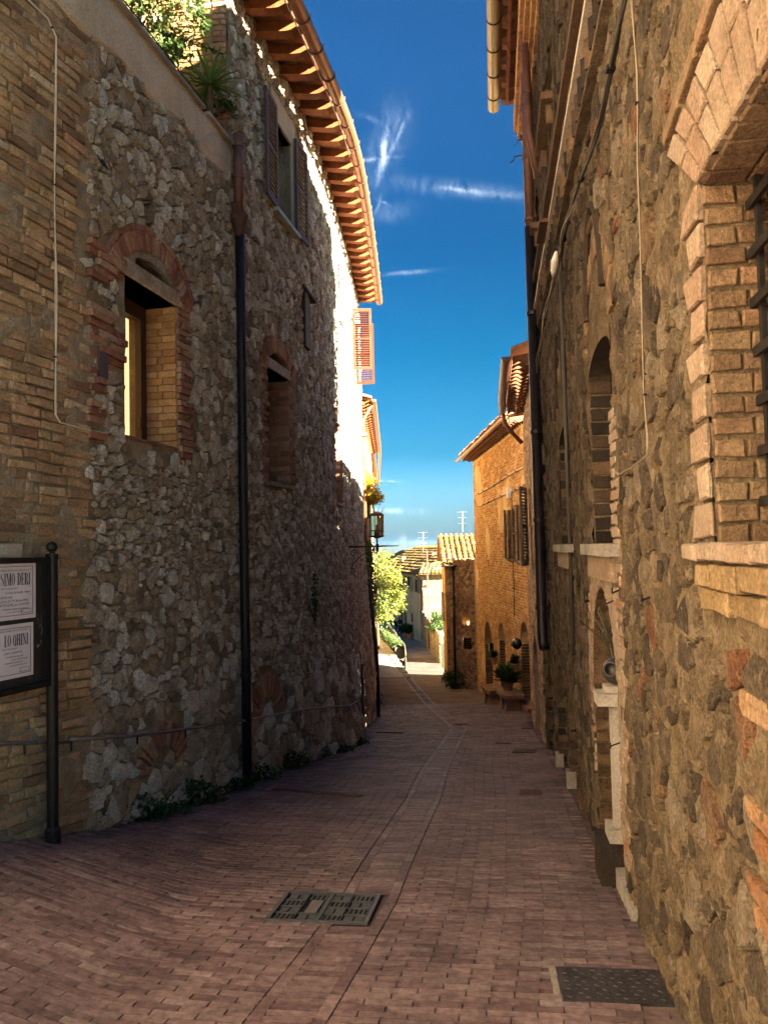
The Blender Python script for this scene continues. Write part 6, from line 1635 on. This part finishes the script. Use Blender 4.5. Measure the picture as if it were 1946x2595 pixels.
for i in range(11):
    for j in range(8):
        a = -hx+.03+i*(2*hx-.06)/10+(.012 if j % 2 else 0); c = -hy+.03+j*(2*hy-.06)/7; r = .013; t = .5 if (i+j) % 2 else -.5
        q = [(-r, 0), (0, -r*.35), (r, 0), (0, r*.35)]
        vs = [P(a+x*cos(t)-y*sin(t), c+x*sin(t)+y*cos(t), .0081) for x, y in q]+[P(a+.4*(x*cos(t)-y*sin(t)), c+.4*(x*sin(t)+y*cos(t)), .0115) for x, y in q]
        b.add(vs, [(4, 5, 6, 7), (0, 1, 5, 4), (1, 2, 6, 5), (2, 3, 7, 6), (3, 0, 4, 7)], .5)
b.build('tread_studs', M['darksteel'], pl, kind='stuff')
def small_grate(px0, px1, py, depth, label, bars=8, name='gully_grate', group=None):
    a, b = on_ground(px0, py), on_ground(px1, py); c = (a+b)/2; an = atan2(b.y-a.y, b.x-a.x); an = max(-.25, min(.1, an)); hx = (b-a).length/2; P = ground_frame(c.x, c.y, an)
    g = empty(name, P(0, 0), label, 'drain')
    mb = MB(); gbox(mb, P, -hx, hx, -depth/2, depth/2, -.02, .010); mb.build('pit', M['iron'], g)
    for q in ((-hx-.015, hx+.015, -depth/2-.015, -depth/2), (-hx-.015, hx+.015, depth/2, depth/2+.015), (-hx-.015, -hx, -depth/2, depth/2), (hx, hx+.015, -depth/2, depth/2)):
        mb = MB(); gbox(mb, P, *q, -.01, .016); mb.build('rim', M['rust'], g)
    for i in range(bars):
        x = -hx+2*hx*(i+.5)/bars; mb = MB(); gbox(mb, P, x-hx*.45/bars, x+hx*.45/bars, -depth/2, depth/2, .0105, .016); mb.build('bar', M['rust'], g)
small_grate(1320, 1368, 2012, .22, 'dark gully grate in the paving, nearest the wall niche', 9)
small_grate(1303, 1354, 1906, .34, 'rusty gully grate in the paving before the brown house', 10)
small_grate(1326, 1350, 1846, .30, 'small gully grate at the foot of the brown house', 6)
small_grate(1159, 1184, 1837, .30, 'grate where the gutter strip kinks', 5)
small_grate(1040, 1073, 1755, .35, 'grate in the gutter strip far down the lane', 5)
small_grate(1141, 1167, 1752, .4, 'grate before the small stone house', 5)
def slot(px0, py0, px1, py1, w, label):
    a, b = on_ground(px0, py0), on_ground(px1, py1); c = (a+b)/2; an = atan2(b.y-a.y, b.x-a.x); hx = (b-a).length/2; P = ground_frame(c.x, c.y, an)
    g = empty('slot_drain', P(0, 0), label, 'drain'); mb = MB(); gbox(mb, P, -hx, hx, -w/2, w/2, -.02, .013, 6); mb.build('channel', M['iron'], g)
    for s_ in (-1, 1):
        mb = MB(); gbox(mb, P, -hx, hx, s_*(w/2+.006)-.006, s_*(w/2+.006)+.006, -.02, .017, 6); mb.build('channel_edge', M['rust'], g)
slot(695, 2004, 915, 2022, .055, 'long dark slot drain crossing the left half of the paving')
slot(1256, 1886, 1293, 1887, .05, 'short slot drain in right half of the paving')
slot(955, 1858, 1022, 1860, .06, 'slot drain near the bulging foot of the tall house')

# ================================================================== weeds along the wall foot
def weed(px, py, w, h, n, label, mat='leaf_dark', L=.05, name='weed', off=.08):
    c = on_ground(px, py); t = empty(name, c, label, 'weed'); mb = MB(); st = MB()
    for _ in range(n):
        a = rng.uniform(-1, 1); x = c.x+a*w*.85; y = c.y+a*w*.9+rng.gauss(0, .05); q = Vector((x+rng.gauss(0, .05)-.02, y, gz(x, y)+h*rng.random()**1.3*(1-.5*abs(a))))
        leaf_quad(mb, q, Vector((rng.gauss(.4, .6), rng.gauss(-.3, .6), rng.gauss(.3, .5))), Vector((rng.gauss(0, .4), rng.gauss(0, .4), 1)).normalized(), L*rng.uniform(.6, 1.3), L*.7, rng.random())
    for _ in range(10):
        a = rng.uniform(-.8, .8); p = Vector((c.x+a*w*.8, c.y+a*w*.9, gz(c.x, c.y)-.02)); st.tube([p, p+Vector((rng.gauss(0, .03), rng.gauss(0, .03), h*.5)), p+Vector((rng.gauss(0, .06), rng.gauss(-.03, .05), h*.9))], .003, 4)
    mb.build('leaves', M[mat], t); st.build('stems', M[mat], t, kind='stuff')
for px, py, w, h, n, lab in ((362, 2082, .16, .22, 260, 'leafy weed at the wall foot, nearest the notice board'), (425, 2068, .14, .14, 160, 'low weed patch at the wall foot under the handrail'), (500, 2042, .22, .26, 380, 'tall dense weed clump left of the drainpipe foot'),
                          (612, 2002, .13, .15, 200, 'weeds around the foot of the black drainpipe'), (662, 1982, .15, .20, 240, 'dark weed clump just right of the drainpipe foot'), (735, 1950, .22, .24, 360, 'bushy weed under the rubble bulge'), (812, 1922, .12, .10, 110, 'small weed by the slot drain wall'), (868, 1908, .16, .10, 120, 'thin low weeds under the louvred cellar hatch'),
                          (912, 1890, .10, .12, 110, 'weed at the corner of the bulging wall'), (957, 1786, .25, .45, 260, 'green plant beside the far black pipe')):
    weed(px, py, w, h, n, lab)
u, z = L2.at(780, 1530); mb = MB(); c = L2.P(u, z, .05)
for _ in range(140): leaf_quad(mb, c+Vector((abs(rng.gauss(0, .03)), rng.gauss(0, .10), rng.gauss(0, .16))), Vector((.6, rng.gauss(0, .6), rng.gauss(-.3, .5))), Vector((1, 0, .3)), .06, .04, rng.random())
tag(mb.build('wall_plant', M['leaf_dark']), 'small dark plant growing out of the rubble wall', 'plant')

# ================================================================== terrace planting
def tp(px, py, d): u, z = L1.at(px, py, d); return L1.P(u, z, d)
rl = empty('terrace_railing', tp(480, 240, -.12), 'thin iron railing on the terrace parapet', 'railing')
ur0, ur1 = 4.5, L1.len-.1
for z in (L1TOP+.16, L1TOP+.30):
    mb = MB(); mb.tube([L1.P(u, z, -.10) for u in np.linspace(ur0, ur1, 8)], .008, 6); mb.build('rail', M['iron'], rl)
for i in range(9):
    u = ur0+(ur1-ur0)*i/8; mb = MB(); mb.tube([L1.P(u, L1TOP+.04, -.10), L1.P(u, L1TOP+.31, -.10)], .007, 5); mb.build('baluster', M['iron'], rl)
b0 = L1.P(L1.len-1.6, 4.2, -.9)
tree('terrace_bush', b0, tp(395, 25, -.55), (.45, .75, .6), 2600, .075, .04, M['leaf_dark'], 'large leafy bush on the terrace behind the railing, before the yucca', 'bush', rng, .03, 20)
tree('olive_bush', L1.P(L1.len-.7, 4.2, -.7), tp(468, 85, -.55), (.32, .5, .5), 1500, .06, .016, M['leaf_grey'], 'grey-green wispy bush on the terrace before the end wall', 'bush', rng, .02, 16)
tree('trailing_shrub', L1.P(L1.len-.3, 4.2, -.25), tp(545, 285, -.12), (.22, .34, .30), 900, .05, .022, M['leaf_mid'], 'small green shrub trailing over the terrace corner', 'shrub', rng, .015, 12)
mb = MB(); Q = [tp(x, y, -.05) for x, y in ((400, 80), (455, 92), (500, 115), (545, 125), (590, 155))]; mb.tube(Q, .006, 5)
for _ in range(160):
    t = rng.random()*(len(Q)-1.001); q = Q[int(t)].lerp(Q[int(t)+1], t-int(t)); leaf_quad(mb, q, Vector((rng.gauss(0, 1), rng.gauss(0, 1), rng.gauss(-.3, .7))), Vector((0, 0, 1)), .05, .02, rng.random())
tag(mb.build('arching_spray', M['leaf_mid']), 'arching green spray reaching out over the terrace', 'plant')
M['leaf_yucca'] = leaf_mat('yucca_leaves', (.07, .13, .03), (.11, .20, .05), (.18, .27, .08))
yc = tp(533, 215, -.02); yu = empty('yucca', yc-Z*.35, 'spiky green yucca on the terrace corner above the drainpipe', 'yucca')
mb = MB(); mb.tube([yc-Z*.38, yc], [.03, .025], 8); mb.build('stem', M['bark'], yu)
for i in range(64):
    a = rng.uniform(0, 2*pi); e = rng.uniform(-.45, 1.2); L = rng.uniform(.30, .46); d = Vector((cos(a)*cos(e), sin(a)*cos(e), sin(e))); s = d.cross(Z).normalized()*.014; mid = yc+d*L*.55; tip = yc+d*L-Z*(.05 if e < .6 else .01)
    mb = MB(); mb.add([yc-s, yc+s, mid+s*1.1, tip, mid-s*1.1], [(0, 1, 2, 4), (4, 2, 3)], rng.random()); mb.build('leaf', M['leaf_yucca'], yu)

# ================================================================== pedestal and jug in the right-hand niche
PY = 4.66; PX = .68+.142*PY+.045; tR, nR = RW.tan(5), RW.nrm(5); AX = (tR, nR, Z); g0 = gz(PX, PY)
ped = empty('stone_pedestal', (PX, PY, g0), 'pale travertine column pedestal standing in the brick niche', 'pedestal')
c = Vector((PX, PY, 0))
mb = MB(); mb.box(c+Z*(-1.94)+nR*.01, .30, .30, .36, AX); mb.build('plinth', M['darkbrick'], ped)
mb = MB(); mb.box(c+Z*(-1.72), .20, .20, .075, AX); mb.build('base', M['travertine'], ped)
mb = MB(); mb.box(c+Z*(-1.325), .115, .115, .71, AX); mb.build('shaft', M['travertine'], ped)
mb = MB(); mb.box(c+Z*(-.93)+nR*.03, .19, .22, .07, AX); mb.build('shelf', M['travertine'], ped)
mb = MB(); mb.box(c+Z*(-.873)+nR*.02, .13, .14, .038, AX); mb.build('top_block', M['travertine'], ped)
mb = MB(); RW.box(mb, RU(4.0), RU(5.0), -2.25, gz(1.3, 4.4)+.10, -.05, .035); tag(mb.build('door_kerb', M['greystone']), 'grey stone kerb along the wall below the niche', 'kerb')
M['pot'] = paint_mat('dark_glazed_pot', (.035, .032, .032), .35, 0, .5, 14, .004)
jc = c+Z*(-.77)+nR*.01; ja = Vector((-.62, -.74, .22)).normalized()
jug = empty('round_jug', jc-Z*.085, 'dark round jug lying on the pedestal, mouth to the street', 'jug')
mb = MB(); mb.lathe(jc, [(.004, -.085)]+[(.085*sin(pi*k/10), -.085*cos(pi*k/10)) for k in range(1, 8)]+[(.05, .078), (.046, .095), (.036, .095), (.036, .06), (.004, .055)], 18, axis=ja); mb.build('body', M['pot'], jug, smooth=True)
dp = MB()
for _ in range(26):
    p = jc+Vector((rng.gauss(0, .015), rng.gauss(0, .02), .06)); e = p+Vector((rng.gauss(-.03, .05), rng.gauss(.03, .10), rng.uniform(.12, .34))); dp.tube([p, p.lerp(e, .5)+Vector((.01, .01, .01)), e], .003, 4)
    for _ in range(7): leaf_quad(dp, p.lerp(e, rng.uniform(.4, 1)), Vector((rng.gauss(0, 1), rng.gauss(0, 1), rng.gauss(0, .7))), Z, .035, .012, rng.random())
tag(dp.build('dry_plant', M['leaf_dry']), 'dry twiggy plant above the jug in the niche', 'plant')

# ================================================================== iron bits on the right wall
for px, py, lab in ((1352, 270, 1), (1348, 345, 2)):
    u, z = RW.at(px, py, 0); u = min(u, RW.len-.05); b = MB(); RW.box(b, u-.03, u+.03, z-.025, z+.025, -.02, .16); br = b.build('spike_bracket', M['rust'], right_house)
    for i in range(9):
        a = 2*pi*i/9; b = MB(); q = RW.P(u, z, .15); b.tube([q, q+RW.nrm(u)*.08+Vector((0, cos(a)*.1, sin(a)*.12))], .0025, 4); b.build('bird_spike', M['steel'], br)
for px, py, w in ((1348, 392, .3),):
    u, z = RW.at(px, py, 0); u = min(u, RW.len-.05); b = MB(); b.tube([RW.P(u, z+.02, -.02), RW.P(u, z, w*.8), RW.P(u, z-.06, w*.85), RW.P(u, z-.08, w)], .009, 6); b.build('wall_hook', M['rust'], right_house)
for px, py in ((1578, 1502), (1657, 1522), (1560, 1530), (1490, 660), (1430, 622), (1572, 1892)):
    u, z = RW.at(px, py, 0); b = MB(); b.tube([RW.P(u, z+.02, .0), RW.P(u, z, .05), RW.P(u-.04, z, .06), RW.P(u-.04, z+.03, .06)], .005, 5); b.build('wall_hook', M['iron'], right_house)
u, z = RW.at(1385, 577, .1); b = MB(); RW.box(b, u-.22, u+.3, z-.03, z, .0, .18); b.build('pipe_bracket', M['rust'], right_house)

# ================================================================== benches, pots and lamps by the orange house
def bench(Y, label, pot=False):
    u = Y-19.25; c = OWALL.P(u, 0, .34); g = gz(c.x, c.y); t, n = OWALL.tan(u), OWALL.nrm(u); A = (t, n, Z)
    b_ = empty('stone_bench', (c.x, c.y, g), label, 'bench', 'stone benches by the orange house')
    mb = MB(); prof = []
    top = [(-.55, -.26), (-.4, -.30), (.45, -.28), (.58, -.18), (.56, .22), (.42, .29), (-.42, .28), (-.58, .18)]
    vs = [Vector((c.x, c.y, g+h_))+t*a+n*b2 for h_ in (.40, .50) for a, b2 in top]; m = len(top)
    mb.add(vs, [tuple(range(m-1, -1, -1)), tuple(range(m, 2*m))]+[(k, (k+1) % m, m+(k+1) % m, m+k) for k in range(m)], .5); mb.build('slab', M['benchstone'], b_)
    for s_ in (-.33, .33):
        mb = MB(); mb.add([Vector((c.x, c.y, g+h_))+t*(s_+a*k)+n*(b2*k) for h_, k in ((-.05, 1.15), (.2, .9), (.398, 1.05)) for a, b2 in ((-.13, -.2), (.13, -.2), (.13, .2), (-.13, .2))], [(0, 1, 5, 4), (1, 2, 6, 5), (2, 3, 7, 6), (3, 0, 4, 7), (4, 5, 9, 8), (5, 6, 10, 9), (6, 7, 11, 10), (7, 4, 8, 11)], .5); mb.build('leg', M['benchstone'], b_)
    return Vector((c.x, c.y, g+.5))
M['benchstone'] = mortar('brown_bench_stone', (.18, .11, .075), (.27, .17, .115), (.34, .23, .16), 6, .02)
b1 = bench(23.5, 'brown stone bench without a pot, nearer the small house'); b2 = bench(20.7, 'brown stone bench carrying a potted spider plant')
def potted(base, r, h, fr, fh, n, label, mat='leaf_mid', L=.14, strap=True, cat='potted plant', name='potted_plant'):
    base = Vector(base); t = empty(name, base, label, cat)
    mb = MB(); mb.lathe(base, [(r*.7, .0), (r*.95, h*.85), (r*1.08, h*.86), (r*1.08, h), (r*.9, h), (r*.9, h*.9)], 12); mb.build('pot', M['terracotta'], t)
    mb = MB()
    for _ in range(n):
        a = rng.uniform(0, 2*pi); e = rng.uniform(.1, 1.3); d = Vector((cos(a)*cos(e), sin(a)*cos(e), sin(e))); p = base+Z*h+Vector((cos(a)*r*.5*rng.random(), sin(a)*r*.5*rng.random(), fh*rng.random()*.6))
        leaf_quad(mb, p, d, Z, L*rng.uniform(.6, 1.3), L*(.16 if strap else .5), rng.random())
    mb.build('foliage', M[mat], t); return t
potted(b2+Vector((-.02, .15, .0)), .16, .2, .3, .35, 260, 'potted green spider plant on the nearer stone bench', 'leaf_mid', .42)
def hang(px, py, label, mat, fl=False):
    u, z = OWALL.at(px, py, .16); base = OWALL.P(u, z, .16); potted(base, .12, .2, .2, .2, 120, label, mat, .16, False, 'hanging pot', 'hanging_pot')
hang(1252, 1683, 'terracotta pot hung on the orange wall above first bench', 'leaf_mid'); hang(1307, 1702, 'pot with dark trailing plant on the orange wall above second bench', 'leaf_dark')
u, z = OWALL.at(1243, 1652, .1); mb = MB(); OWALL.box(mb, u-.1, u+.12, z, z+.28, .02, .14); mbx = mb.build('letter_box', M['iron']); tag(mbx, 'black letter box between the arched doors of the orange house', 'letter box')
mb = MB(); mb.lathe(OWALL.P(1.0, -2.75, .2), [(.01, 0), (.10, .06), (.14, .16), (.10, .27), (.02, .32)], 12); tag(mb.build('glass_globe', M['glass'], smooth=True), 'dark glass globe hung by the nearest arched door', 'globe')
p = SF.P(.45, gz(2.7, 29.6), .25); tree('doorside_shrub', p, p+Vector((.05, 0, .28)), (.5, .3, .30), 700, .16, .06, M['leaf_dark'], 'dark leafy plant at the foot of the small stone house', 'shrub', rng, .02, 10)
# votive lamp in the niche of the small house
nc_ = SF.P((NH[0]+NH[1])/2, NH[2], -.11)
vl = empty('votive_lamp', nc_, 'small lit votive lamp with flowers in the small house niche', 'lamp')
mb = MB(); mb.lathe(nc_, [(.03, 0), (.035, .10), (.02, .11)], 8); mb.build('lamp_glass', emit_mat('votive_flame', (1.0, .55, .15), 1.2), vl)
mb = MB()
for _ in range(60): leaf_quad(mb, nc_+Vector((rng.gauss(-.02, .07), rng.gauss(0, .03), .05+.15*rng.random())), Vector((rng.gauss(0, 1), -.6, rng.gauss(.3, .6))), Z, .05, .04, rng.random())
mb.build('flowers', M['leaf_yellow'], vl)

# ================================================================== far down the lane
sc = on_ground(1009, 1608); sc.z = gz(sc.x, sc.y)+.01
sct = empty('parked_scooter', sc, 'dark scooter parked by the long tan house', 'scooter', rz=radians(12))
Mx = Matrix.Translation(sc) @ Matrix.Rotation(radians(20), 4, 'Z')
def spt(x, y, z): return Mx @ Vector((x, y, z))
for y in (-.62, .62):
    mb = MB(); mb.lathe(spt(-.05, y, .24), [(.12, 0), (.23, .0), (.24, .03), (.24, .07), (.23, .1), (.12, .1)], 16, axis=(Mx.to_3x3() @ Vector((1, 0, 0)))); w_ = mb.build('wheel', M['iron'], sct)
    mb = MB(); mb.lathe(spt(-.055, y, .24), [(.02, 0), (.12, .005), (.12, .105), (.02, .11)], 12, axis=(Mx.to_3x3() @ Vector((1, 0, 0)))); mb.build('rim', M['steel'], w_)
ax_ = tuple(Mx.to_3x3() @ Vector(v) for v in ((1, 0, 0), (0, 1, 0), (0, 0, 1)))
mb = MB(); mb.tube([spt(0, -.62, .45), spt(0, -.5, .5), spt(0, -.15, .30), spt(0, .2, .36), spt(0, .6, .55), spt(0, .8, .55)], [.10, .14, .12, .14, .17, .10], 10); mb.build('body', paint_mat('dark_scooter_paint', (.03, .03, .035), .3), sct, smooth=True)
mb = MB(); mb.tube([spt(0, .12, .74), spt(0, .3, .78), spt(0, .75, .8)], [.10, .14, .09], 8); mb.build('seat', M['iron'], sct, smooth=True)
mb = MB(); mb.tube([spt(0, -.62, .24), spt(0, -.5, .6), spt(0, -.38, .98)], .05, 8); mb.build('steering_column', M['steel'], sct)
mb = MB(); mb.tube([spt(-.33, -.30, 1.02), spt(0, -.38, 1.0), spt(.33, -.30, 1.02)], .02, 6); mb.build('handlebar', M['iron'], sct)
mb = MB(); mb.box(spt(0, -.56, .62), .42, .06, .55, ax_); mb.build('leg_shield', M['pot'], sct)
mb = MB(); mb.box(spt(0, -.52, 1.14), .40, .02, .34, ax_); mb.build('windscreen', M['glass'], sct)
mb = MB(); mb.lathe(spt(0, -.60, .86), [(.07, 0), (.06, .05), (.01, .06)], 10, axis=ax_[1]*-1); mb.build('headlight', M['white'], sct)
mb = MB(); mb.box(spt(0, .86, .95), .38, .34, .28, ax_); mb.build('top_box', M['iron'], sct)
for px, py, lab, L, n in ((1029, 1617, 'left of two terracotta pots by the long tan house', .3, 200), (1037, 1619, 'right of two terracotta pots by the long tan house', .3, 200)):
    g = on_ground(px, py); g.z = gz(g.x, g.y)+.01; potted(g, .28, .42, .4, .6, n, lab, 'leaf_dark', .5, False)
g = on_ground(1030, 1606); tree('potted_tree', (g.x, g.y, gz(g.x, g.y)), (g.x, g.y, gz(g.x, g.y)+1.9), (.55, .55, .6), 420, .3, .06, M['leaf_mid'], 'slim small tree with drooping leaves by the tan house', 'plant', rng, .05, 10)
# street lamp on a pole
lp = Vector((2.85, 52.5, -6.9)); lz = lambda y: (1385-y)/1949*52.5
slp = empty('street_lamp', lp, 'pole street lamp with a square amber lantern above the garden wall', 'street lamp')
mb = MB(); mb.tube([lp, (2.85, 52.5, lz(1395))], .05, 8); mb.build('pole', M['rust'], slp)
mb = MB(); lb = Vector((2.75, 52.3, lz(1508))); w0, w1, hh_ = .17, .30, .55
mb.add([lb+Vector((sx*w, sy*w, h_)) for w, h_ in ((w0, 0), (w1, hh_)) for sx, sy in ((-1, -1), (1, -1), (1, 1), (-1, 1))], [(3, 2, 1, 0), (4, 5, 6, 7), (0, 1, 5, 4), (1, 2, 6, 5), (2, 3, 7, 6), (3, 0, 4, 7)], .5); mb.build('lantern', M['amber'], slp)
mb = MB(); mb.lathe(lb+Z*hh_, [(.36, 0), (.34, .04), (.10, .20), (.02, .24)], 4); mb.build('lantern_roof', M['rust'], slp)
for y in (1405, 1512):
    mb = MB(); mb.tube([(2.5, 52.5, lz(y)), (3.6, 52.5, lz(y))], .025, 6); mb.build('cross_arm', M['rust'], slp)
def antenna(px, py0, py1, Y, label):
    b_ = at_depth(px, py1, Y); t_ = at_depth(px, py0, Y); H = (t_-b_).z; a = empty('tv_antenna', b_, label, 'antenna')
    mb = MB(); mb.tube([b_, t_], .012*Y/30, 6); mb.build('mast', M['steel'], a)
    for k, w in ((.97, .32), (.70, .30), (.42, .28)):
        p = b_+Z*H*k; mb = MB(); mb.tube([p-Vector((w, 0, .0))*H*.75, p+Vector((w, 0, 0))*H*.75], .008*Y/30, 5); mb.build('element', M['steel'], a)
antenna(1172, 1296, 1348, 34.2, 'pale television antenna rising behind the small tiled roof'); antenna(1072, 1348, 1398, 63.5, 'pale television antenna on the far tan house roof')
# ================================================================== the air over the valley
HAZE = 0.00001
m = bpy.data.materials.new('hazy_air'); m.use_nodes = True; t = m.node_tree; t.nodes.clear(); o = t.nodes.new('ShaderNodeOutputMaterial'); v = t.nodes.new('ShaderNodeVolumePrincipled')
v.inputs['Color'].default_value = (.25, .55, 1.0, 1); v.inputs['Density'].default_value = HAZE; v.inputs['Anisotropy'].default_value = 0.0
t.links.new(v.outputs[0], o.inputs['Volume'])
mb = MB(); mb.box((0, 6500, -180), 27000, 14200, 560); hz_ = mb.build('haze', m, None, kind='stuff'); hz_['label'] = 'thin blue haze over the valley'
